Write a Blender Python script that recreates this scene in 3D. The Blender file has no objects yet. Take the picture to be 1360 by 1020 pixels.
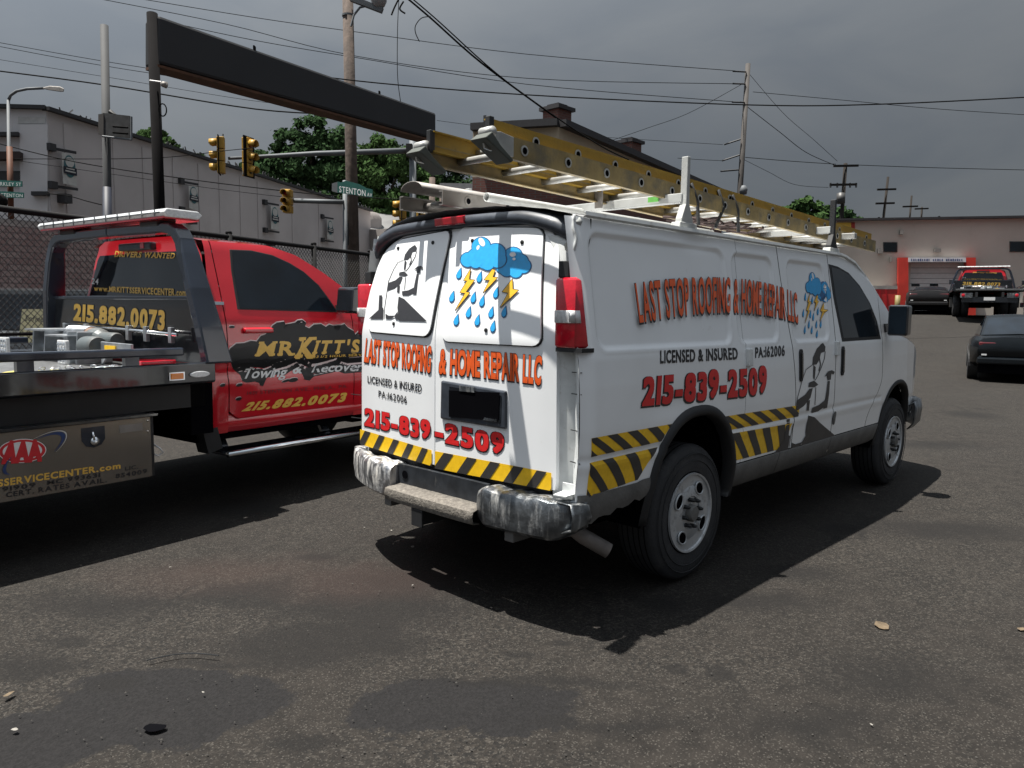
import bpy, math, random
from mathutils import Vector, Matrix
random.seed(7)
rad = math.radians
scene = bpy.context.scene
COL = scene.collection

# ------------------------------------------------------------------ camera
CAM = Vector((-2.69, -3.11, 1.507)); YAW, PIT, ROL, FPX = .7597, -.0979, .0121, 1010.0
_d = Vector((math.cos(PIT)*math.cos(YAW), math.cos(PIT)*math.sin(YAW), math.sin(PIT)))
_r = Vector((math.sin(YAW), -math.cos(YAW), 0)); _u = _r.cross(_d)
CR = _r*math.cos(ROL) + _u*math.sin(ROL); CU = _u*math.cos(ROL) - _r*math.sin(ROL)
cd = bpy.data.cameras.new('camera'); cam = bpy.data.objects.new('camera', cd); COL.objects.link(cam)
cam.matrix_world = Matrix(((CR.x, CU.x, -_d.x, CAM.x), (CR.y, CU.y, -_d.y, CAM.y), (CR.z, CU.z, -_d.z, CAM.z), (0, 0, 0, 1)))
cd.sensor_width = 36; cd.lens = FPX/1360*36; cd.clip_start = .05; cd.clip_end = 2000
scene.camera = cam

# ------------------------------------------------------------------ sky and sun
SUN_EL = 74.5
world = bpy.data.worlds.new("World"); scene.world = world; world.use_nodes = True
nt = world.node_tree; nt.nodes.clear()
def N(t, **k):
    n = nt.nodes.new(t)
    for a, b in k.items(): setattr(n, a, b)
    return n
L = lambda a, b: nt.links.new(a, b)
wo = N('ShaderNodeOutputWorld'); bg = N('ShaderNodeBackground'); bg.inputs['Strength'].default_value = 0.1
sky = N('ShaderNodeTexSky', sky_type='NISHITA', sun_disc=False, sun_elevation=rad(SUN_EL), sun_rotation=rad(-45))
tc = N('ShaderNodeTexCoord'); sp = N('ShaderNodeSeparateXYZ'); L(tc.outputs['Generated'], sp.inputs[0])
# storm-cloud deck: brightens with height; unseen glow around the sun raised to fill shaded sides
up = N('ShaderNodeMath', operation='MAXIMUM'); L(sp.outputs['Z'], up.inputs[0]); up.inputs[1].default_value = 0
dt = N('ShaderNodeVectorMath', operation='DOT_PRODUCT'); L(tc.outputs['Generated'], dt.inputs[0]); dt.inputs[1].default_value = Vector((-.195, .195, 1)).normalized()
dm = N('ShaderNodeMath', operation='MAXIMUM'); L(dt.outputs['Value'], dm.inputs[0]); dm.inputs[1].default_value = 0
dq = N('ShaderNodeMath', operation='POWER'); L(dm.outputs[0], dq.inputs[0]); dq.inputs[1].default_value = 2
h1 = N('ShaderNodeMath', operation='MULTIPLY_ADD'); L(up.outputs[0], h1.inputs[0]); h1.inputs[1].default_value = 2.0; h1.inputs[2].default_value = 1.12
fill_glow = N('ShaderNodeMath', operation='MULTIPLY_ADD'); L(dq.outputs[0], fill_glow.inputs[0]); fill_glow.inputs[1].default_value = 8.5; L(h1.outputs[0], fill_glow.inputs[2])
mp = N('ShaderNodeMapping'); mp.inputs['Scale'].default_value = (1.6, 1.6, 4.2); L(tc.outputs['Generated'], mp.inputs[0])
nz = N('ShaderNodeTexNoise'); nz.inputs['Scale'].default_value = 2.3; nz.inputs['Detail'].default_value = 7; nz.inputs['Roughness'].default_value = .5; nz.inputs['Distortion'].default_value = .4
L(mp.outputs[0], nz.inputs[0])
cr = N('ShaderNodeValToRGB'); cr.color_ramp.elements[0].position = .38; cr.color_ramp.elements[1].position = .66
cr.color_ramp.elements[0].color = (.355, .398, .450, 1); cr.color_ramp.elements[1].color = (.445, .480, .515, 1)
L(nz.outputs['Fac'], cr.inputs[0])
ml = N('ShaderNodeVectorMath', operation='SCALE'); L(cr.outputs[0], ml.inputs[0]); L(fill_glow.outputs[0], ml.inputs['Scale'])
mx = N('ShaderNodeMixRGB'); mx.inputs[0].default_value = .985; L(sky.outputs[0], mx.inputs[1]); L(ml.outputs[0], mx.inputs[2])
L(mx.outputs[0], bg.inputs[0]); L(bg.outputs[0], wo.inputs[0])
sl = bpy.data.lights.new('sun', 'SUN'); sl.energy = 5; sl.angle = rad(.53); sl.color = (1, .955, .88)
so = bpy.data.objects.new('sun', sl); COL.objects.link(so)
so.rotation_euler = Vector((.195, -.195, -1)).to_track_quat('-Z', 'Y').to_euler(); so.location = (-5, 5, 30)
vs = scene.view_settings; vs.view_transform = 'Standard'; vs.look = 'None'; vs.gamma = 1; vs.use_curve_mapping = False; vs.exposure = 1.12

# ------------------------------------------------------------------ pixel rays (photo pixels, 1360 x 1020)
def ray(x, y): return _d + CR*((x-680)/FPX) - CU*((y-510)/FPX)
def P(x, y, D): return CAM + ray(x, y)*D
def plane_hit(x, y, n, c):
    v = ray(x, y); return CAM + v*((c - CAM.dot(n))/v.dot(n))
def G(x, y, z=0): return plane_hit(x, y, Vector((0, 0, 1)), z)
# ------------------------------------------------------------------ materials
MATS = {}
def mat(name, col, rough=.5, metal=0., var=.12, scale=6., bump=0., bscale=60., coat=0., col2=None, c2pos=(.55, .7), c2scale=5., trans=0., alpha=1., spec=.5, streak=False, emit=0.):
    if name in MATS: return MATS[name]
    m = bpy.data.materials.new(name); m.use_nodes = True; t = m.node_tree; b = t.nodes['Principled BSDF']
    def n(ty): return t.nodes.new(ty)
    b.inputs['Roughness'].default_value = rough; b.inputs['Metallic'].default_value = metal
    b.inputs['Coat Weight'].default_value = coat; b.inputs['Coat Roughness'].default_value = .06
    b.inputs['Specular IOR Level'].default_value = spec
    if trans: b.inputs['Transmission Weight'].default_value = trans
    if alpha < 1: b.inputs['Alpha'].default_value = alpha
    tc = n('ShaderNodeTexCoord'); ns = n('ShaderNodeTexNoise'); ns.inputs['Scale'].default_value = scale; ns.inputs['Detail'].default_value = 6
    t.links.new(tc.outputs['Object'], ns.inputs[0])
    mr = n('ShaderNodeMapRange'); mr.inputs[1].default_value = .3; mr.inputs[2].default_value = .7; mr.inputs[3].default_value = 1-var; mr.inputs[4].default_value = 1+var
    t.links.new(ns.outputs['Fac'], mr.inputs[0])
    vm = n('ShaderNodeVectorMath'); vm.operation = 'SCALE'; vm.inputs[0].default_value = col[:3]; t.links.new(mr.outputs[0], vm.inputs['Scale'])
    out = vm.outputs[0]
    if col2:
        n2 = n('ShaderNodeTexNoise'); n2.inputs['Scale'].default_value = c2scale; n2.inputs['Detail'].default_value = 8; n2.inputs['Roughness'].default_value = .65
        if streak:
            mp = n('ShaderNodeMapping'); mp.inputs['Scale'].default_value = (1, 1, .15); t.links.new(tc.outputs['Object'], mp.inputs[0]); t.links.new(mp.outputs[0], n2.inputs[0])
        else: t.links.new(tc.outputs['Object'], n2.inputs[0])
        m2 = n('ShaderNodeMapRange'); m2.inputs[1].default_value = c2pos[0]; m2.inputs[2].default_value = c2pos[1]; t.links.new(n2.outputs['Fac'], m2.inputs[0])
        mix = n('ShaderNodeMixRGB'); mix.inputs[2].default_value = (*col2[:3], 1); t.links.new(m2.outputs[0], mix.inputs[0]); t.links.new(out, mix.inputs[1]); out = mix.outputs[0]
        if metal > 0:
            mm = n('ShaderNodeMath'); mm.operation = 'MULTIPLY_ADD'; mm.inputs[1].default_value = -metal; mm.inputs[2].default_value = metal
            t.links.new(m2.outputs[0], mm.inputs[0]); t.links.new(mm.outputs[0], b.inputs['Metallic'])
            rr = n('ShaderNodeMapRange'); rr.inputs[3].default_value = rough; rr.inputs[4].default_value = .85; t.links.new(m2.outputs[0], rr.inputs[0]); t.links.new(rr.outputs[0], b.inputs['Roughness'])
    t.links.new(out, b.inputs['Base Color'])
    if bump:
        n3 = n('ShaderNodeTexNoise'); n3.inputs['Scale'].default_value = bscale; n3.inputs['Detail'].default_value = 4; t.links.new(tc.outputs['Object'], n3.inputs[0])
        bp = n('ShaderNodeBump'); bp.inputs['Strength'].default_value = bump; bp.inputs['Distance'].default_value = .02
        t.links.new(n3.outputs['Fac'], bp.inputs['Height']); t.links.new(bp.outputs[0], b.inputs['Normal'])
    if emit: b.inputs['Emission Color'].default_value = (*col[:3], 1); b.inputs['Emission Strength'].default_value = emit
    MATS[name] = m; return m
WHITE = mat('white_paint', (.86, .88, .90), .22, var=.03, scale=3, coat=.6, bump=.02, bscale=3, col2=(.55, .53, .49), c2pos=(.66, .92), c2scale=9)
WHITE_OLD = mat('white_primer_worn', (.62, .64, .64), .5, var=.1, scale=14, col2=(.3, .28, .25), c2pos=(.58, .8), c2scale=16)
GASKET = mat('black_rubber', (.012, .013, .015), .6, var=.2)
CAPM = mat('dark_cap', (.035, .042, .055), .42, var=.25, scale=20, col2=(.16, .17, .19), c2pos=(.64, .8), c2scale=24, coat=.3)
CLAD = mat('grey_cladding', (.11, .108, .105), .6, var=.2, scale=9, bump=.15, col2=(.17, .165, .155), c2pos=(.55, .85), c2scale=12)
TYRE = mat('tyre_rubber', (.022, .023, .026), .72, var=.35, scale=7, bump=.2, bscale=90, col2=(.06, .058, .055), c2pos=(.55, .85), c2scale=9)
RIMM = mat('painted_steel_rim', (.5, .52, .54), .42, metal=.55, var=.12, col2=(.12, .1, .085), c2pos=(.55, .72), c2scale=14)
CHROME_W = mat('worn_chrome', (.42, .43, .45), .3, metal=.9, var=.35, scale=10, bump=.3, bscale=22, col2=(.50, .48, .44), c2pos=(.44, .66), c2scale=30, streak=True)
CHROME_D = mat('bumper_dark_chrome', (.16, .175, .19), .33, metal=.85, var=.45, scale=16, bump=.2, bscale=30, col2=(.42, .41, .385), c2pos=(.50, .78), c2scale=30, streak=True)
STEPM = mat('bumper_step_grime', (.17, .155, .135), .8, metal=.3, var=.3, scale=40, bump=.3, bscale=90, col2=(.09, .08, .07), c2pos=(.45, .62), c2scale=48)
CHROME = mat('chrome', (.7, .72, .74), .12, metal=1, var=.05)
STEEL = mat('galvanised_steel', (.42, .45, .48), .38, metal=.8, var=.25, scale=18, col2=(.2, .16, .13), c2pos=(.6, .8))
STAIN = mat('stainless_box', (.25, .225, .195), .25, metal=.6, var=.1, scale=2.5)
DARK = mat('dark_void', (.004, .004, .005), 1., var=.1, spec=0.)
BLK = mat('gloss_black_paint', (.012, .014, .018), .16, var=.2, coat=.8)
NAVY = mat('navy_black_paint', (.02, .027, .042), .25, var=.2, scale=4, coat=.6)
RED = mat('red_paint', (.52, .012, .022), .18, var=.06, coat=1., scale=3)
REDD = mat('dark_red_paint', (.35, .012, .018), .3, var=.1, coat=.5)
LENS_R = mat('red_lens', (.50, .008, .022), .12, var=.15, scale=30, coat=1., bump=.05, bscale=120)
LENS_W = mat('clear_lens', (.66, .67, .68), .15, var=.15, scale=60, coat=1.)
AMBER = mat('amber_lens', (.8, .22, .01), .2, var=.1, coat=1.)
GLASS = mat('tinted_glass', (.004, .007, .011), .03, var=.5, scale=3, spec=.7, coat=0.)
YFG = mat('yellow_fibreglass', (.33, .20, .016), .55, var=.2, scale=7, bump=.1, col2=(.14, .10, .035), c2pos=(.52, .8), c2scale=7)
YFG2 = mat('weathered_fibreglass', (.25, .185, .075), .6, var=.25, scale=9, bump=.1, col2=(.11, .10, .075), c2pos=(.45, .7), c2scale=8)
ALU = mat('aluminium', (.45, .45, .43), .45, metal=.6, var=.2, scale=12, col2=(.3, .27, .24), c2pos=(.58, .8))
ALU_D = mat('dull_aluminium', (.24, .225, .21), .55, metal=.3, var=.25, scale=10, col2=(.16, .15, .14), c2pos=(.5, .75))
RACKW = mat('white_rack_paint', (.42, .43, .42), .45, var=.1, scale=12, col2=(.3, .22, .17), c2pos=(.68, .8), c2scale=16)
def ink(n, c, r=.45): return mat('ink_'+n, c, r, var=.08, scale=40, coat=.2)
I_ORANGE = ink('orange', (.83, .115, .018)); I_BLACK = ink('black', (.015, .015, .018)); I_RED = ink('red', (.66, .018, .02)); I_YEL = ink('yellow', (.86, .52, .012))
I_STRIPE = ink('charcoal', (.035, .033, .032)); I_FIG = ink('figure', (.03, .031, .036)); I_BLUE = ink('blue', (.02, .36, .75)); I_DBLUE = ink('dark_blue', (.02, .10, .25))
I_GOLD = ink('gold', (.74, .45, .08)); I_SILV = ink('silver', (.62, .62, .62)); I_WHITE = ink('white', (.8, .8, .8)); I_GREEN = ink('green', (.12, .4, .08))
I_NAVY = ink('navy', (.02, .05, .16)); I_DRED = ink('dull_red', (.16, .006, .012)); I_LOGORED = ink('logo_red', (.6, .02, .03)); I_BOLT = ink('bolt', (.9, .50, .03))

# ------------------------------------------------------------------ mesh builder
class MB:
    def __init__(s): s.v = []; s.f = []; s.mi = []; s.cur = 0
    def add(s, vs, fs):
        o = len(s.v); s.v += [tuple(p) for p in vs]
        for f in fs: s.f.append(tuple(i+o for i in f)); s.mi.append(s.cur)
        return s
    def box(s, a, b, M=None):
        x0, y0, z0 = a; x1, y1, z1 = b
        vs = [Vector(p) for p in ((x0, y0, z0), (x1, y0, z0), (x1, y1, z0), (x0, y1, z0), (x0, y0, z1), (x1, y0, z1), (x1, y1, z1), (x0, y1, z1))]
        if M: vs = [M @ p for p in vs]
        return s.add(vs, [(0, 3, 2, 1), (4, 5, 6, 7), (0, 1, 5, 4), (1, 2, 6, 5), (2, 3, 7, 6), (3, 0, 4, 7)])
    def beam(s, p0, p1, w, h, up=(0, 0, 1)):
        p0 = Vector(p0); p1 = Vector(p1); d = (p1-p0).normalized(); u = Vector(up); x = d.cross(u)
        if x.length < 1e-4: x = d.cross(Vector((1, 0, 0)))
        x.normalize(); u = x.cross(d)
        vs = [p+x*(a*w/2)+u*(b*h/2) for p in (p0, p1) for a, b in ((-1, -1), (1, -1), (1, 1), (-1, 1))]
        return s.add(vs, [(0, 1, 2, 3), (7, 6, 5, 4), (0, 4, 5, 1), (1, 5, 6, 2), (2, 6, 7, 3), (3, 7, 4, 0)])
    def tube(s, pts, r, n=8, cap=True):
        pts = [Vector(p) for p in pts]; rs = r if isinstance(r, (list, tuple)) else [r]*len(pts)
        vs = []; fs = []; px = None
        for i, p in enumerate(pts):
            d = (pts[min(i+1, len(pts)-1)] - pts[max(i-1, 0)]).normalized()
            if px is None: px = d.orthogonal().normalized()
            px = (px - d*px.dot(d)).normalized(); py = d.cross(px)
            for k in range(n):
                a = 2*math.pi*k/n; vs.append(p + (px*math.cos(a)+py*math.sin(a))*rs[i])
        for i in range(len(pts)-1):
            for k in range(n):
                a = i*n+k; b = i*n+(k+1) % n; fs.append((a, b, b+n, a+n))
        if cap: fs.append(tuple(reversed(range(n)))); fs.append(tuple(range((len(pts)-1)*n, len(pts)*n)))
        return s.add(vs, fs)
    def lathe(s, c, axis, prof, n=32, closed=False):
        # prof: list of (r, h) along axis
        c = Vector(c); ax = Vector(axis).normalized(); u = ax.orthogonal().normalized(); w = ax.cross(u); vs = []; fs = []
        for r, h in prof:
            for k in range(n):
                a = 2*math.pi*k/n; vs.append(c+ax*h+(u*math.cos(a)+w*math.sin(a))*r)
        m = len(prof)
        for i in range(m-1 if not closed else m):
            for k in range(n):
                a = i*n+k; b = i*n+(k+1) % n; c2 = ((i+1) % m)*n+(k+1) % n; d = ((i+1) % m)*n+k; fs.append((a, b, c2, d))
        if not closed: fs.append(tuple(reversed(range(n)))); fs.append(tuple(range((m-1)*n, m*n)))
        return s.add(vs, fs)
    def loft(s, rings, closed=False, cap=False):
        n = len(rings[0]); vs = [p for r in rings for p in r]; fs = []
        for i in range(len(rings)-1):
            for k in range(n if closed else n-1):
                a = i*n+k; b = i*n+(k+1) % n; fs.append((a, b, b+n, a+n))
        if cap: fs.append(tuple(reversed(range(n)))); fs.append(tuple(range((len(rings)-1)*n, len(rings)*n)))
        return s.add(vs, fs)
    def prism(s, poly, fn, h0, h1):
        # poly in (a,b); fn(a,b,h)->xyz
        n = len(poly); vs = [fn(a, b, h0) for a, b in poly]+[fn(a, b, h1) for a, b in poly]
        return s.add(vs, [tuple(range(n)), tuple(reversed(range(n, 2*n)))]+[(k, k+n, (k+1) % n+n, (k+1) % n) for k in range(n)])
    def build(s, name, m, parent=None, smooth=False, bevel=0., solid=0., autosm=None):
        me = bpy.data.meshes.new(name); me.from_pydata(s.v, [], s.f); me.validate()
        ms = m if isinstance(m, (list, tuple)) else [m]
        for q in ms: me.materials.append(q)
        if len(ms) > 1: me.polygons.foreach_set('material_index', s.mi)
        if smooth or autosm:
            me.polygons.foreach_set('use_smooth', [True]*len(me.polygons))
            if autosm: me.set_sharp_from_angle(angle=rad(autosm))
        o = bpy.data.objects.new(name, me); COL.objects.link(o)
        if parent is not None: setparent(o, parent)
        if solid: md = o.modifiers.new('s', 'SOLIDIFY'); md.thickness = solid; md.offset = 0
        if bevel: md = o.modifiers.new('b', 'BEVEL'); md.width = bevel; md.segments = 2; md.limit_method = 'ANGLE'; md.angle_limit = rad(35)
        return o
def setparent(o, p):
    o.parent = p
    if p.get('_world'): o.matrix_parent_inverse = Matrix.Translation(p.location).inverted()
    elif p.parent is not None and p.parent.get('_world'): pass
def tag(o, label=None, cat=None, group=None, kind=None):
    if label: o['label'] = label
    if cat: o['category'] = cat
    if group: o['group'] = group
    if kind: o['kind'] = kind
    return o
def empty(name, loc=(0, 0, 0), rz=0., label=None, cat=None, group=None, world=False):
    o = bpy.data.objects.new(name, None); COL.objects.link(o); o.location = loc; o.rotation_euler = (0, 0, rz); o.empty_display_size = .2
    if world: o['_world'] = 1
    return tag(o, label, cat, group)
def copy_tree(o, parent=None):
    c = o.copy(); COL.objects.link(c); c.parent = parent
    for ch in list(o.children): copy_tree(ch, c)
    return c
def lerp(a, b, t): return a+(b-a)*t
def interp(tab, x):
    if x <= tab[0][0]: return tab[0][1]
    for (a, b), (c, d) in zip(tab, tab[1:]):
        if x <= c: return b+(d-b)*(x-a)/(c-a)
    return tab[-1][1]
def sstep(a, b, x):
    t = max(0., min(1., (x-a)/(b-a))); return t*t*(3-2*t)

# ------------------------------------------------------------------ text and decals
_gl = {}
def glyph(ch, off):
    k = (ch, off)
    if k in _gl: return _gl[k]
    if ch == '9':      # the same stroke as a 6, turned half round
        v6, f6 = glyph('6', off); _gl[k] = ([(-x, .728-y) for x, y in v6], f6); return _gl[k]
    cu = bpy.data.curves.new('g', 'FONT'); cu.body = ch; cu.size = 1; cu.offset = off; cu.resolution_u = 3; cu.fill_mode = 'FRONT'
    ob = bpy.data.objects.new('g', cu); COL.objects.link(ob)
    dg = bpy.context.evaluated_depsgraph_get(); me = bpy.data.meshes.new_from_object(ob.evaluated_get(dg))
    vs = [(v.co.x, v.co.y) for v in me.vertices]; fs = [tuple(p.vertices) for p in me.polygons]
    bpy.data.objects.remove(ob); bpy.data.curves.remove(cu); bpy.data.meshes.remove(me)
    _gl[k] = (vs, fs); return _gl[k]
def layout(s, bold, gap=.1, space=.32):
    """glyph placement: list of (char, x offset) and total width; cap height normalised to 1"""
    x = 0; out = []; pv = ''
    for ch in s:
        if ch == ' ': x += space; pv = ' '; continue
        if ch == 'A' and pv in 'PTF': x -= .08
        sf = -0.; vs, _ = glyph(ch, 0); x0 = min(v[0] for v in vs)-(bold-sf); x1 = max(v[0] for v in vs)+(bold-sf)
        out.append((ch, x-x0)); x += (x1-x0)+gap; pv = ch or ' '
    return out, x-gap
SERIF = set("MRKITESHNLPFDUACWOVG0123456789")
def lattice(top, bot, inv, n=9):
    def q(pts, s):
        if len(pts) == 2: return (lerp(pts[0][0], pts[1][0], s), lerp(pts[0][1], pts[1][1], s))
        a, b, c = pts; w = ((1-s)*(1-2*s), 4*s*(1-s), s*(2*s-1))
        return tuple(a[i]*w[0]+b[i]*w[1]+c[i]*w[2] for i in (0, 1))
    S = [k/(n-1) for k in range(n)]
    return [(inv(*q(bot, s)), inv(*q(top, s))) for s in S]
def lat_at(lat, s, t):
    n = len(lat)-1; k = max(0, min(n-1, int(s*n))); f = s*n-k
    b0, t0 = lat[k]; b1, t1 = lat[k+1]
    return tuple(lerp(lerp(b0[i], b1[i], f), lerp(t0[i], t1[i], f), t) for i in (0, 1))
def text(name, s, top, bot, inv, fn, m, parent, off=.002, bold=.02, gap=.08, outline=0, om=None, shear=0., shadow=(0, 0), slab=0.):
    """flat print laid on a real surface: fn(a,b,height)->xyz, inv(px,py)->(a,b)"""
    lat = lattice(top, bot, inv); lay, W = layout(s, bold, gap); y0, y1 = -.01, .74
    def put(mb, bo, h, dx=0, dy=0):
        safe = min(bo, .016); grow_ = bo-safe
        sh = [(0, 0)] if grow_ < .003 else [(grow_*u, grow_*w) for u, w in ((-1, -1), (0, -1), (1, -1), (-1, 0), (1, 0), (-1, 1), (0, 1), (1, 1))]
        for i, (ch, x) in enumerate(lay):
            vs, fs = glyph(ch, safe)
            for q, (gx, gy) in enumerate(sh):
                hh = h+(i % 2)*.0004+q*.00004; out = []
                for vx, vy in vs:
                    t = (vy+gy-y0)/(y1-y0)+dy; ss = (vx+gx+x)/W+dx+shear*(t-.5)/max(W, 1)
                    a, b = lat_at(lat, ss, t); out.append(fn(a, b, hh))
                mb.add(out, fs)
            hh = h+(i % 2)*.0004+.0004
            if slab and ch in 'MRKITHNLPFDUA147' :
                xs = [v[0] for v in vs]; g0, g1 = min(xs), max(xs); w = slab
                feet = {'M': (g0, g1), 'R': (g0, g1), 'K': (g0, g1), 'I': ((g0+g1)/2,), 'T': ((g0+g1)/2,), 'H': (g0, g1), 'N': (g0,), 'L': (g0,), 'P': (g0,), 'F': (g0,), 'A': (g0, g1), '1': (), '4': (), '7': ()}.get(ch, ())
                tops = {'M': (g0, g1), 'R': (g0,), 'K': (g0, g1), 'I': ((g0+g1)/2,), 'H': (g0, g1), 'N': (g0, g1), 'U': (g0, g1)}.get(ch, ())
                e = bo-bold
                for yy, L_ in ((0, feet), (.62, tops)):
                    for cx in L_:
                        c2 = max(g0+w*.45, min(g1-w*.45, cx))
                        q = [(c2-w-e, yy-e), (c2+w+e, yy-e), (c2+w+e, yy+.11+e), (c2-w-e, yy+.11+e)]
                        o2 = []
                        for vx, vy in q:
                            t = (vy-y0)/(y1-y0)+dy; ss = (vx+x)/W+dx+shear*(t-.5)/max(W, 1)
                            a, b = lat_at(lat, ss, t); o2.append(fn(a, b, hh+.00015))
                        mb.add(o2, [(0, 1, 2, 3)])
    if outline:
        mo = MB(); put(mo, bold+outline, off, *shadow); mo.build(name+'_outline', om, parent); off += .0013
    mb = MB(); put(mb, bold, off); return mb.build(name, m, parent)
def tess(pl, L):
    import bmesh
    bm = bmesh.new(); bm.faces.new([bm.verts.new((x, y, 0)) for x, y in pl]); bmesh.ops.triangulate(bm, faces=bm.faces[:])
    for _ in range(7):
        e = [e for e in bm.edges if e.calc_length() > L]
        if not e: break
        bmesh.ops.subdivide_edges(bm, edges=e, cuts=1); bmesh.ops.triangulate(bm, faces=bm.faces[:])
    bm.verts.index_update(); out = [(v.co.x, v.co.y) for v in bm.verts], [tuple(v.index for v in f.verts) for f in bm.faces]; bm.free(); return out
def decal(name, polys, box, top, bot, inv, fn, m, parent, off=.002, step=.0002):
    """polys drawn in a drawing frame box=(x0,ytop,x1,ybottom)"""
    lat = lattice(top, bot, inv); mb = MB(); x0, yt, x1, yb = box
    for i, pl in enumerate(polys):
        vs = []
        pts, fs = (tess(pl, 60) if len(pl) < 20 else (pl, [tuple(range(len(pl)))]))
        for x, y in pts:
            a, b = lat_at(lat, (x-x0)/(x1-x0), (yb-y)/(yb-yt)); vs.append(fn(a, b, off+i*step))
        mb.add(vs, fs)
    return mb.build(name, m, parent)
def hazard(name, top, bot, inv, fn, parent, n, slant, black=.5, phase=0., off=.0015):
    lat = lattice(top, bot, inv, 17); mb = MB(); mk = MB()
    K = 24; RW = 8; vs = []
    for k in range(K+1):
        for r_ in range(RW+1): a, b = lat_at(lat, k/K, r_/RW); vs.append(fn(a, b, off))
    q1 = RW+1
    mb.add(vs, [(k*q1+r_, (k+1)*q1+r_, (k+1)*q1+r_+1, k*q1+r_+1) for k in range(K) for r_ in range(RW)]); mb.build(name+'_tape', I_YEL, parent)
    for k in range(-1, n+1):
        s0 = (k+phase)/n; s1 = s0+black/n; q = []
        for j in range(RW+1):
            t = j/RW; sh = slant*(t-.5)/n; q.append((max(0, min(1, s0+sh)), max(0, min(1, s1+sh)), t))
        if all(c1-c0 < 1e-4 for c0, c1, t in q): continue
        mk = MB(); vv = []
        for c0, c1, t in q:
            for u in (0, .33, .67, 1): a, b = lat_at(lat, lerp(c0, c1, u), t); vv.append(fn(a, b, off+.0016))
        mk.add(vv, [(4*j+u, 4*j+u+1, 4*j+u+5, 4*j+u+4) for j in range(RW) for u in range(3)]); mk.build(name+'_bar', I_STRIPE, parent)
def circ(cx, cy, rx, ry=None, n=20, rot=0):
    ry = ry or rx; c, s = math.cos(rot), math.sin(rot)
    return [(cx+rx*math.cos(2*math.pi*k/n)*c-ry*math.sin(2*math.pi*k/n)*s, cy+rx*math.cos(2*math.pi*k/n)*s+ry*math.sin(2*math.pi*k/n)*c) for k in range(n)]
def strokepoly(pts, w):
    L_ = []; R_ = []
    for i, p in enumerate(pts):
        a = pts[max(i-1, 0)]; b = pts[min(i+1, len(pts)-1)]; dx, dy = b[0]-a[0], b[1]-a[1]; l = math.hypot(dx, dy) or 1
        nx, ny = -dy/l*w/2, dx/l*w/2; L_.append((p[0]+nx, p[1]+ny)); R_.append((p[0]-nx, p[1]-ny))
    return L_+R_[::-1]
FIG = [[(430, 285), (440, 300), (437, 318), (418, 322), (410, 345), (395, 362), (375, 362), (380, 335), (400, 305), (420, 290)],
       strokepoly([(438, 318), (432, 345), (415, 378), (398, 405), (385, 420)], 3), strokepoly([(409, 338), (413, 365), (404, 388)], 5),
       [(380, 362), (390, 372), (386, 400), (382, 418), (376, 408)],
       strokepoly([(375, 362), (345, 375), (325, 410), (300, 470), (290, 540), (280, 600), (275, 655)], 2.5),
       [(355, 425), (380, 420), (398, 438), (380, 445), (352, 440)],
       [(300, 478), (335, 465), (356, 447), (372, 447), (360, 480), (330, 505), (295, 518)],
       [(345, 490), (358, 488), (355, 528), (343, 525)], strokepoly([(386, 446), (381, 512)], 2.5),
       [(368, 520), (400, 515), (430, 500), (436, 486), (443, 500), (430, 525), (400, 540), (370, 540)],
       [(442, 432), (452, 432), (446, 480), (440, 535), (422, 535), (432, 480)],
       [(428, 412), (445, 395), (462, 392), (475, 400), (470, 410), (460, 405), (456, 428), (442, 428), (440, 410)],
       [(352, 545), (380, 558), (492, 668), (350, 665), (345, 600)],
       [(255, 540), (270, 540), (268, 600), (275, 602), (270, 655), (200, 655), (250, 612)],
       [(285, 630), (300, 640), (330, 640), (345, 620), (352, 660), (335, 658), (330, 645), (310, 655), (285, 655)]]
FBOX = (195, 280, 495, 670)
CL = [(700, 362, 36), (735, 345, 38), (765, 295, 46), (790, 350, 58), (838, 330, 50), (850, 360, 42), (740, 372, 32), (800, 380, 34)]
CL2 = [(880, 395, 40), (925, 345, 46), (960, 375, 42), (978, 393, 36), (940, 420, 32), (895, 410, 36)]
BOLTS = [[(715, 410), (682, 466), (700, 468), (664, 526), (690, 530), (640, 615), (712, 528), (692, 524), (735, 465), (708, 462)],
         [(825, 410), (785, 463), (812, 465), (780, 528), (850, 452), (826, 450), (838, 415)],
         [(925, 460), (875, 523), (905, 528), (865, 600), (955, 515), (927, 510)]]
DROPS = [(655, 432), (757, 450), (620, 548), (727, 552), (770, 570), (840, 528), (702, 625), (745, 665), (640, 663), (815, 625), (880, 622), (822, 695)]
def drop(cx, cy, k):
    return [(cx+12*k, cy-32*k), (cx+14*k, cy-8*k), (cx+15*k, cy+10*k), (cx+8*k, cy+25*k), (cx-3*k, cy+30*k), (cx-12*k, cy+22*k), (cx-14*k, cy+8*k), (cx-6*k, cy-10*k), (cx+5*k, cy-24*k)]
def grow(pl, k):
    cx = sum(p[0] for p in pl)/len(pl); cy = sum(p[1] for p in pl)/len(pl); return [(cx+(x-cx)*k, cy+(y-cy)*k) for x, y in pl]
CBOX = (600, 240, 1015, 735)
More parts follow.
